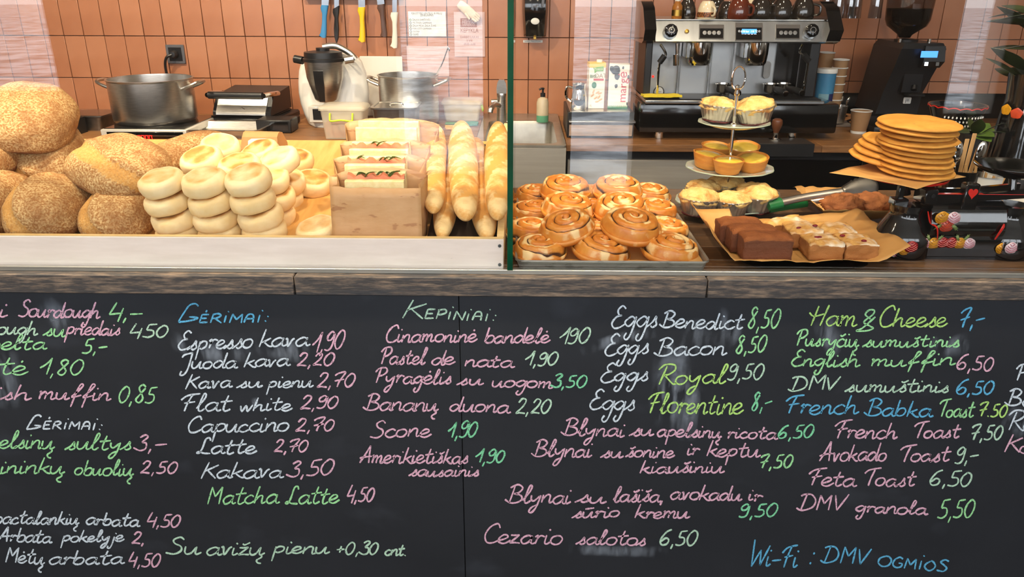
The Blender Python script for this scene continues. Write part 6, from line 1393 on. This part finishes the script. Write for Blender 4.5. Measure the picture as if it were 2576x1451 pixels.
# cloth on the drip tray
m_ycl = mat('yellow_cloth', (226, 202, 52), .85, c2=(208, 182, 40), scale=50, bump=.3)
p = at(1664, 256, y=YE-.03)
tag(ob('yellow_cloth', G().sheet([[((i/10-.5)*wid(em, 1618, 1712, 250), -.05+(j/6)*.10, .010+.004*MN.noise(Vector((i*.4, j*.5, 2)))+.006*(1-j/6)) for i in range(11)] for j in range(7)], .009), m_ycl, None, (p.x, YE-.01, ez+zdr+.0012)), 'folded yellow cloth on the left end of the drip tray', 'cloth')
# ---------------------------------------------------------------- cups on top of the machine
m_cupd = mat('dark_glazed_cup', (44, 36, 28), .12, c2=(32, 27, 22), scale=30, coat=.6); m_cupb = mat('brown_glazed_cup', (104, 44, 22), .12, c2=(84, 34, 18), scale=20, coat=.6)
m_cupw = mat('cream_cup', (226, 208, 172), .25, coat=.4); m_pat = mat('cup_pattern', (164, 96, 38), .35, c2=(60, 34, 20), scale=160, lo=.48, hi=.52)
ztop = ez+zp1+.0045
def cup(px, r, h, m, label, y=.06, rot=0, flip=True, name='coffee_cup'):
    t = thing(name, label, 'cup', (at(px, 45, y=YE+y).x, YE+y, ztop), (0, 0, R(rot)), 'cups on the coffee machine')
    pr = [(0, 0), (r*.93, 0), (r*.98, h*.06), (r, h*.3), (r*.92, h*.6), (r*.74, h*.86), (r*.6, h*.95), (r*.55, h), (0, h)] if flip else [(0, 0), (r*.6, 0), (r*.75, h*.1), (r*.95, h*.4), (r, h*.7), (r*.93, h), (r*.88, h), (r*.9, h*.6), (0, h*.1)]
    ob('bowl', G().lathe(pr, 32), m, t)
    ob('handle', G().tube(smooth([(r*.9, 0, h*.2), (r*1.4, 0, h*.25), (r*1.45, 0, h*.6), (r*.85, 0, h*.72)], 5), r*.11, 8), m, t)
    return t
cup(1727, .038, .075, m_cupd, 'dark upturned cup at the left end of the machine top', .09, 250)
c_ = cup(1777, .040, .072, m_cupw, 'cream cup with a brown zigzag band, upturned', .035, 290)
ob('pattern_band', G().lathe([(.0403, .008), (.0406, .024), (.0406, .0245), (.0398, .028), (.0392, .028), (.0395, .008)], 40), m_pat, c_)
cup(1828, .042, .07, m_cupd, 'dark upturned cup right of the cream one', .10, 60); cup(1857, .048, .085, m_cupb, 'red brown upturned cup with a thin handle', .05, 310)
cup(1911, .050, .082, m_cupd, 'large dark upturned cup in the middle of the row', .06, 100); cup(1964, .046, .08, m_cupd, 'dark upturned cup second from the right end', .05, 200); cup(2017, .048, .085, m_cupd, 'dark upturned cup at the right end of the machine top', .07, 330)
cup(1884, .044, .075, m_cupw, 'pale cup standing in the second row behind', .18, 20); cup(1945, .044, .08, m_cupd, 'dark cup in the second row behind the large one', .18, 120); cup(1800, .044, .08, m_cupd, 'dark cup in the second row behind the cream one', .19, 10)
m_amb = mat('amber_syrup', (150, 92, 30), .15, coat=.6)
t = thing('syrup_bottle', 'small amber bottle with a pale label on the machine top', 'bottle', (at(1702, 45, y=YE+.05).x, YE+.05, ztop), (0, 0, 0)); ob('bottle', G().lathe([(0, 0), (.021, 0), (.022, .004), (.022, .05), (.012, .066), (.011, .085), (0, .085)], 24), m_amb, t); ob('label', G().lathe([(.0224, .012), (.0224, .036)], 24), m_gold, t); ob('upper_label', G().lathe([(.0118, .068), (.0118, .082)], 18), m_paperw, t)
# ---------------------------------------------------------------- right of the machine
m_cupk = mat('kraft_cup', (160, 122, 84), .65, c2=(150, 112, 76), scale=14)
def pcup(px, py, z, label, y, h=.10, r=.042, grp=None):
    t = thing('paper_cup', label, 'cup', (at(px, py, y=y).x, y, z), group=grp)
    ob('cup_wall', G().lathe([(0, .004), (r*.70, .004), (r*.985, h-.004), (r*.93, h-.004), (r*.66, .008), (0, .008)], 32), m_cupk, t)
    ob('rim', G().tube([(r*.985*cos(2*pi*i/32), r*.985*sin(2*pi*i/32), h-.003) for i in range(32)], .0028, 6, closed=True), m_paperw, t); ob('bottom_band', G().lathe([(r*.70, 0), (r*.735, .012), (r*.745, .012), (r*.71, 0)], 32), m_paperw, t)
    return t
pcup(2158, 335, ZB+.001, 'single kraft paper cup standing on the wooden worktop', at(2158, 335, z=ZB).y, .105, .046)
yc = 3.72
def cstack(px, n, pyt, pyb, label):
    z0 = ZB+.001; zt2 = at(px, pyt, y=yc).z; dz = (zt2-.1-z0)/(n-1)
    for i in range(n): pcup(px+i*.6, pyb, z0+dz*i, label % (['lowest', 'second', 'third', 'fourth', 'fifth', 'sixth', 'seventh', 'top'][i if i < n-1 else 7]), yc, .1, .035, 'nested kraft cups beside the coffee machine')
cstack(2090, 7, 148, 300, '%s kraft cup of the tall nested stack beside the machine')
t = pcup(2056, 300, ZB+.001, 'kraft cups showing above the blue tub', 3.84, .34, .036)
m_blue = mat('blue_tub', (74, 140, 176), .4, c2=(60, 120, 160), scale=8); m_navy = mat('tub_label_navy', (40, 44, 92), .5); m_pale = mat('tub_label_pale', (136, 172, 180), .5, c2=(116, 156, 166), scale=60, stretch=(1, 1, 6))
t = stand('blue_tub', 2058, 330, 'blue labelled plastic tub next to the cup stack', 'tub', y=3.62); W_ = wid(t, 2036, 2084, 200)/2; H_ = hgt(t, 2058, 172)
ob('tub_wall', G().lathe([(0, 0), (W_*.85, 0), (W_*.9, .004), (W_*.98, H_*.93), (0, H_*.93)], 36), m_blue, t); ob('lid', G().lathe([(W_*1.0, H_*.93), (W_*1.06, H_*.935), (W_*1.06, H_*.985), (W_*1.0, H_), (0, H_)], 36), m_paperw, t)
lb2 = G(); lb3 = G()
lb2.sheet([[(W_*(.93+.03*zz)*cos(-pi/2-.9+1.1*i/8), W_*(.93+.03*zz)*sin(-pi/2-.9+1.1*i/8)-.001, H_*(.12+.5*zz)) for i in range(9)] for zz in (0, 1)]); lb3.sheet([[(W_*(.93+.03*zz)*cos(-pi/2+.25+.7*i/6), W_*(.93+.03*zz)*sin(-pi/2+.25+.7*i/6)-.001, H_*(.12+.5*zz)) for i in range(7)] for zz in (0, 1)])
ob('pale_label', lb2, m_pale, t); ob('navy_label', lb3, m_navy, t)
# spoons, sticks, saucer
p = at(2102, 308, z=ZB+.012); t = thing('spoon_pot', 'steel pot full of teaspoons at the right of the coffee machine', 'cutlery pot', (p.x, p.y, ZB+.0135)); H_ = hgt(t, 2102, 265)
ob('pot_wall', G().lathe([(0, 0), (.038, 0), (.045, H_), (.043, H_), (.036, .004), (0, .004)], 30), m_steel, t)
for i in range(7):
    a = i*.9; Mx = Matrix.Translation((.02*cos(a), .02*sin(a), .006)) @ Matrix.Rotation(.25*cos(a), 4, 'Y') @ Matrix.Rotation(-.25*sin(a), 4, 'X'); ob('spoon', G().tube([(0, 0, 0), (0, 0, H_+.01)], .0025, 6, M=Mx).ball((0, 0, H_+.022), (.009, .004, .016), 12, 8, M=Mx), m_chrome, t)
p2 = at(2155, 312, z=ZB); t = thing('sugar_tray', 'flat pale tray under the spoon pot and sugar sachets', 'tray', (p.x+.07, p.y, ZB+.001)); ob('tray', G().loft([rr(.15, -.055, .06, .02, 0), rr(.16, -.065, .07, .02, .010), rr(.157, -.062, .067, .02, .010), rr(.148, -.053, .058, .02, .004)]), m_white, t)
m_sug = mat('brown_sachet', (166, 112, 64), .7, c2=(150, 98, 54), scale=20)
for i, (dx, dy, zz, a, e, lb_) in enumerate([(.06, .01, .05, .3, .25, 'brown sugar sachet pile, longest one on the left'), (.085, .02, .06, -.4, -.2, 'brown sugar sachet leaning to the right'), (.12, .01, .055, .9, .5, 'brown sugar sachet standing up at the right'), (.10, -.01, .035, .1, .0, 'brown sugar sachet lying lowest in the tray'), (.13, .03, .06, -1.0, .4, 'folded brown sachet at the right end of the tray')]):
    o = ob('sugar_sachet', G().ball((0, 0, 0), (.04, .012, .004), 12, 8), m_sug, None, (p.x+dx, p.y+dy, ZB+zz-.018), (R(20), -e, a)); tag(o, lb_, 'sachet', 'sugar sachets beside the spoon pot')
# tamper and mat
m_twood = mat('tamper_wood', (112, 66, 40), .35, c2=(92, 52, 30), scale=10, coat=.4)
p = at(1950, 350, y=3.34); cz = ZB+.012
t = thing('tamping_mat', 'black tamping mat on the worktop edge', 'mat', (at(1955, 365, y=3.3).x, 3.3, ZB)); W_ = wid(t, 1868, 2042, 365)
ob('mat_top', G().box(-W_/2, W_/2, -.03, .11, .001, .010, .002), mat('mat_rubber', (34, 28, 25), .6, c2=(48, 36, 28), scale=10), t); ob('front_lip', G().box(-W_/2, W_/2, -.034, -.0305, -.045, .010, .001), m_black, t)
t = thing('tamper', 'coffee tamper with a brown wooden handle on the tamping mat', 'tamper', (p.x, 3.34, ZB+.0105)); H_ = hgt(t, 1950, 298)
ob('tamper_base', G().lathe([(0, 0), (.027, 0), (.027, .007), (.012, .010), (.010, .022), (.013, .034), (0, .034)], 28), m_chrome, t); ob('tamper_handle', G().lathe([(.011, .0342), (.013, .04), (.020, H_*.62), (.0235, H_*.78), (.021, H_*.93), (.012, H_), (0, H_)], 28), m_twood, t)
# grinder
yq = 3.62
t = stand('coffee_grinder', 2275, 305, 'tall black coffee grinder with a full bean hopper and blue display', 'coffee grinder', y=yq); gx, gz = t.location.x, t.location.z
def gX(px, py=200): return at(px, py, y=yq).x-gx
def gZ(py): return at(2275, py, y=yq).z-gz
ob('base', G().box(gX(2205), gX(2342), -.06, .26, .0, .035, .01, seg=2), m_black, t)
ob('body', G().loft([[(gX(a)+.0, -.02+dy, gZ(py)), (gX(b), -.02+dy, gZ(py)), (gX(b), .22, gZ(py)), (gX(a), .22, gZ(py))] for (a, b, py, dy) in ((2212, 2318, 285, 0), (2222, 2322, 230, 0), (2230, 2336, 165, -.035), (2236, 2345, 120, -.05), (2246, 2338, 106, -.04))]), m_black, t, angle=25)
ob('front_column', G().box(gX(2258), gX(2312), -.045, -.018, gZ(232), gZ(120), .006), m_dark, t)
hd = ob('control_head', G().loft([[(gX(a), y0, gZ(py)), (gX(b), y0, gZ(py)), (gX(b), -.02, gZ(py)), (gX(a), -.02, gZ(py))] for (a, b, py, y0) in ((2288, 2336, 166, -.075), (2288, 2340, 150, -.095), (2290, 2338, 112, -.085))]), m_black, t, angle=25)
ob('blue_screen', G().box(gX(2292, 130), gX(2333, 130), -.0945, -.0925, gZ(140), gZ(124), M=None), m_lcd, hd)
for px in (2304, 2331): ob('grind_button', G().box(gX(px-4, 155), gX(px+4, 155), -.0985, -.0955, gZ(160), gZ(151)), m_lcdw if px < 2310 else m_steel2, hd)
ob('fork', G().box(gX(2268), gX(2308), -.10, -.04, gZ(236), gZ(230), .002).tube([(gX(2290), -.05, gZ(212)), (gX(2288), -.06, gZ(222))], .012, 10), m_dark, t)
ob('emblem', G().box(gX(2267, 250), gX(2286, 250), -.0235, -.021, gZ(259), gZ(243), .003), m_paperw, t); text(t, 'emblem_print', 'j≡', gX(2276, 250), gZ(251), .016, m_ink, -.0245)
ob('top_collar', G().lathe([(0, gZ(106)), (.05, gZ(106)), (.05, gZ(100)), (.03, gZ(98)), (0, gZ(98))], 28, (gX(2290, 100), .04, 0)), m_dark, t)
for px in (2258, 2332): ob('thumb_screw', G().lathe([(0, 0), (.008, 0), (.008, .016), (0, .017)], 14, (gX(px, 104), -.02, gZ(106))), m_chrome, t)
hxx = gX(2292, 60)
m_bean = mat('coffee_beans', (40, 26, 18), .4, c2=(24, 16, 11), scale=120, lo=.45, hi=.55, bump=.6, bscale=120)
ob('bean_fill', G().lathe([(0, gZ(96)), (.022, gZ(96)), (.028, gZ(88)), (.080, gZ(66)), (.091, gZ(50)), (.095, gZ(22)), (0, gZ(20))], 36, (hxx, .04, 0)), m_bean, t)
m_hop = glass_mat('hopper_plastic', (180, 174, 166), 1.6)
ob('hopper', G().lathe([(.024, gZ(96)), (.031, gZ(88)), (.083, gZ(66)), (.094, gZ(50)), (.1, gZ(-20)), (.1, gZ(-40))], 36, (hxx, .04, 0)), m_hop, t)
# hanging glasses
m_gl = glass_mat('drinking_glass', (236, 238, 240), 3.0)
zrk = at(2140, -40, y=3.7).z
t = thing('glass_rack', 'dark rack holding the upturned glasses, just above the picture', 'rack', (at(2135, 0, y=3.7).x, 3.7, zrk)); ob('rail', G().box(-.28, .28, -.06, .06, 0, .012, .002), m_dark, t); ob('wall_arm', G().box(-.25, -.23, .06, YW-3.7-.004, 0, .012).box(.23, .25, .06, YW-3.7-.004, 0, .012), m_dark, t)
for i, (px, dy, lb_) in enumerate([(2075, 0, 'upturned tumbler hanging at the left of the glass row'), (2105, 0, 'upturned tumbler hanging second in the glass row'), (2135, 0, 'upturned tumbler hanging third in the glass row'), (2158, .04, 'upturned tumbler hanging behind the third one'), (2200, 0, 'single upturned tumbler hanging next to the grinder hopper')]):
    z0 = at(px, 46, y=3.7+dy).z; o = ob('drinking_glass', G().lathe([(.028, 0), (.0265, .05), (.024, zrk-z0-.004), (.022, zrk-z0-.001), (0, zrk-z0-.001), (0, zrk-z0-.012), (.0225, zrk-z0-.014), (.025, .05), (.0265, .001), (.028, 0)], 24, wob=lambda a, z: 1+.03*cos(a*12)), m_gl, None, (at(px, 40, y=3.7).x, 3.7+dy, z0)); tag(o, lb_, 'glass', 'upturned glasses on the rack')
# ================================================================ ON THE TILED WALL
m_grey = mat('grey_socket', (92, 92, 96), .4, c2=(80, 80, 84), scale=10)
def wp(px, py, off=.0): 
    p = at(px, py, y=YW-.004-off); return p
t = thing('wall_socket', 'grey wall socket with a black plug and cord on the tiles', 'socket', wp(443, 136)); W_ = .046
ob('plate', G().box(-W_, W_, -.009, .0, -W_, W_, .002), m_grey, t); ob('inner_frame', G().box(-W_*.72, W_*.72, -.011, -.0092, -W_*.72, W_*.72, .001), m_dark, t)
pl = ob('plug', G().lathe([(0, 0), (.021, 0), (.021, .012), (.014, .032), (0, .034)], 20, M=Matrix.Translation((-.002, -.0112, 0)) @ Matrix.Rotation(R(90), 4, 'X')), m_black, t)
ob('cord', G().tube(smooth([(-.004, -.042, 0), (-.03, -.05, -.014), (-.045, -.045, -.06), (-.046, -.03, -.16), (-.05, -.03, -.30), (-.03, -.05, -.36)], 6), .007, 8), m_black, pl)
# knife rail and knives
zr_ = at(880, -6, y=YW-.03).z
x0, x1 = wp(768, 0).x, wp(1012, 0).x
tag(ob('knife_rail', G().box(x0, x1, YW-.03, YW-.0045, zr_-.008, zr_+.034, .002), m_dark), 'dark magnetic knife rail above the mixer', 'knife rail')
m_blade = mat('knife_blade', (176, 182, 190), .22, 1)
def knife(px_t, px_b, pyj, pyb, col, label, wd, kind=0):
    m = mat('knife_handle_'+label.split()[0], col, .4)
    y = YW-.045; J = at(px_t+(px_b-px_t)*.5, pyj, y=y); B_ = at(px_b, pyb, y=y); T_ = at(px_t, -70, y=y)
    t = thing('knife', label, 'knife', J, group='knives on the magnetic rail')
    ax = (J-B_).normalized(); side = Vector((ax.z, 0, -ax.x)); L_ = (T_-J).length+.10
    g = G(); pr = [(-.018*wd, 0), (.018*wd, 0), (.020*wd, L_*.3), (.018*wd, L_*.75), (.0, L_), (-.018*wd, L_*.9)]
    f = lambda a, b, yy: tuple(side*a+ax*b+Vector((0, yy, 0)))
    n = len(pr); g.add([f(a, b, .001) for a, b in pr]+[f(a, b, .0025) for a, b in pr], [tuple(range(n)), tuple(reversed(range(n, 2*n)))]+[(i, i+n, (i+1) % n+n, (i+1) % n) for i in range(n)])
    ob('blade', g, m_blade, t, angle=20)
    h = (J-B_).length; hp = [(-.016, .012), (.018, .014), (.015, -.006), (.011, -h*.3), (.013, -h*.6), (.014, -h*.86), (.012, -h), (-.004, -h*1.02), (-.022, -h*.96), (-.014, -h*.84), (-.010, -h*.5), (-.011, -h*.2), (-.02, -.004)] if kind == 0 else [(-.016, .014), (.016, .03), (.013, -.002), (.009, -h*.2), (.012, -h*.55), (.010, -h*.85), (0, -h*1.05), (-.010, -h*.85), (-.013, -h*.55), (-.009, -h*.2), (-.018, -.004)]
    V = []; n = len(hp)
    for yy, s in ((-.009, .72), (-.005, 1), (.006, 1), (.010, .72)): V.append([f(a*s, b, yy) for a, b in hp])
    ob('knife_handle', G().loft(V), m, t, angle=50)
knife(820, 814, 20, 94, (58, 132, 184), 'blue handled knife at the left of the rail', .95); knife(846, 847, 30, 106, (24, 24, 26), 'black handled slim knife on the rail', .62, 1)
knife(908, 912, 25, 105, (236, 190, 20), 'yellow handled knife in the middle of the rail', .9); knife(950, 968, 18, 92, (88, 62, 52), 'brown handled knife hanging aslant', .95); knife(992, 993, 38, 120, (226, 220, 206), 'white handled knife at the right of the rail', .6)
# printed sheets
m_pink = mat('pinkish_paper', (206, 176, 172), .7, c2=(196, 164, 160), scale=12); m_brownp = mat('brown_print', (142, 84, 66), .7); m_faint = mat('faint_print', (186, 150, 148), .7); m_grn = mat('green_mark', (70, 120, 70), .7)
def sheet_(px0, px1, py0, py1, label, m, name='notice_sheet', off=.0008):
    a = at(px0, py1, y=YW-.004); b = at(px1, py0, y=YW-.004); t = thing(name, label, 'notice', ((a.x+b.x)/2, YW-.004-off, (a.z+b.z)/2)); W_ = (b.x-a.x)/2; H_ = (b.z-a.z)/2
    ob('paper', G().box(-W_, W_, -.0008, .0002, -H_, H_), m, t); return t, W_, H_
t, W_, H_ = sheet_(1029, 1121, 29, 91, 'white laminated notice on knife and board colours', m_paperw)
def hw_text(t, s, x, z, h, m, w): 
    o = text(t, 'print', s, x, z, h, m, -.0012); k = max(v.co.x for v in o.data.vertices)-min(v.co.x for v in o.data.vertices); o.scale.x = w/max(k, 1e-4); return o
hw_text(t, 'PJAUSTYMO LENTELIŲ IR PEILIŲ', 0, H_*.84, .010, m_ink, W_*1.62); hw_text(t, 'ŽENKLINIMAS', 0, H_*.68, .010, m_ink, W_*.7)
for i, (s, w_) in enumerate([('ŽALIOS DARŽOVĖS', .95), ('MILTINIAI GAMINIAI', 1.02), ('ŽALIA MĖSA, ŽALIA ŽUVIS', 1.25), ('PARUOŠTI GAMINIAI', 1.0), ('DUONA', .35), ('SILKĖ', .3)]):
    zz = H_*(.32-.235*i); o = hw_text(t, s, 0, zz, .009, m_ink, W_*w_); o.location.x = -W_*.78+W_*w_/2
    ob('bullet', G().tube([(-W_*.89+.0045*cos(2*pi*k/16), -.0011, zz+.0045*sin(2*pi*k/16)) for k in range(16)], .0011, 5, closed=True), m_grn if i == 0 else m_ink, t)
t, W_, H_ = sheet_(1144, 1219, 30, 142, 'pinkish bakery notice with opening hours and a brown square logo', m_pink)
ob('logo_square', G().box(-W_*.58, W_*.5, -.0014, -.0009, H_*.32, H_*.72), m_brownp, t)
for s, zz in (('DRUSKA', .62), ('MILTAI', .52), ('VANDUO', .42)): hw_text(t, s, -W_*.06, H_*zz, .012, m_pink, W_*.8).location.y = -.0018
hw_text(t, 'KEPYKLA', 0, H_*.17, .020, m_brownp, W_*1.15); hw_text(t, 'DARBO LAIKAS', 0, -H_*.12, .011, m_brownp, W_*1.2); hw_text(t, 'I-VII', 0, -H_*.28, .011, m_brownp, W_*.35); hw_text(t, '09:00-16:00', 0, -H_*.44, .011, m_brownp, W_*.75)
t, W_, H_ = sheet_(1026, 1128, 116, 192, 'plain pink sheet with faint print below the white notice', m_pink); [ob('faint_print', G().box(-W_*w_, W_*w_, -.0011, -.0009, H_*z_-.0012, H_*z_+.0012), m_faint, t) for (w_, z_) in ((.6, .25), (.14, .14), (.65, -.2))]
# rubber glove hung on the wall
m_glove = mat('rubber_glove', (226, 206, 180), .5, c2=(212, 188, 160), scale=30)
t = thing('rubber_glove', 'cream rubber glove hung over the bakery notice', 'glove', wp(1176, 26, .012), (0, R(38), 0))
ob('glove_cuff', G().loft([[(x_, .02*sin(2*pi*k/14)*.4, .022*w_*cos(2*pi*k/14)) for k in range(14)] for (x_, w_) in ((-.055, .7), (-.045, .95), (-.01, 1.05), (.02, 1.0), (.045, .85))]), m_glove, t)
for k in range(4): ob('glove_finger', G().tube([(.04, -.002, .016-.011*k), (.062, -.004, .015-.010*k), (.074-.004*abs(k-1.5), -.004, .012-.009*k)], [.0065, .006, .004], 8), m_glove, t)
ob('glove_thumb', G().tube([(.0, -.006, -.016), (.025, -.010, -.024), (.034, -.010, -.026)], [.007, .006, .004], 8), m_glove, t)
# soap dispenser
t = thing('soap_dispenser', 'black wall soap dispenser with a white oval badge', 'soap dispenser', wp(1345, 92)); W_ = (wp(1377, 40).x-wp(1313, 40).x)/2; H_ = at(1345, -16, y=YW-.05).z-t.location.z
rings = []
for (f, w_, d_) in ((0, .80, .05), (.02, .86, .06), (.3, .93, .085), (.6, 1.0, .1), (.9, 1.0, .095), (1.0, .95, .085)):
    rings.append([(W_*w_*x_, y_*d_, H_*f) for (x_, y_) in ((-1, 0), (-1, -.6), (-.8, -.95), (0, -1.05), (.8, -.95), (1, -.6), (1, 0))])
ob('housing', G().loft(rings), m_blackg, t, angle=40)
ob('badge', G().ball((0, -.0985, H_*.38), (.021, .003, .0155), 24, 8), m_paperw, t)
ob('hand_mark', G().box(-.012, .008, -.1045, -.1035, H_*.70, H_*.735).box(.002, .014, -.1045, -.1035, H_*.735, H_*.76), m_grey, t); ob('nozzle', G().box(-.006, .006, -.07, -.03, -.008, .003), m_gold, t); ob('stripe', G().prism([(W_*.45, H_*.72), (W_*.62, H_*.70), (W_*.75, H_*.99), (W_*.5, H_*.99)], -.106, -.1045, 'y'), m_grey, t)
t, W_, H_ = sheet_(1316, 1365, 101, 107, 'narrow white label strip under the soap dispenser', m_paperw, 'label_strip'); hw_text(t, 'RANKŲ PRAUSTUVAS', 0, 0, H_*1.1, m_ink, W_*1.7)
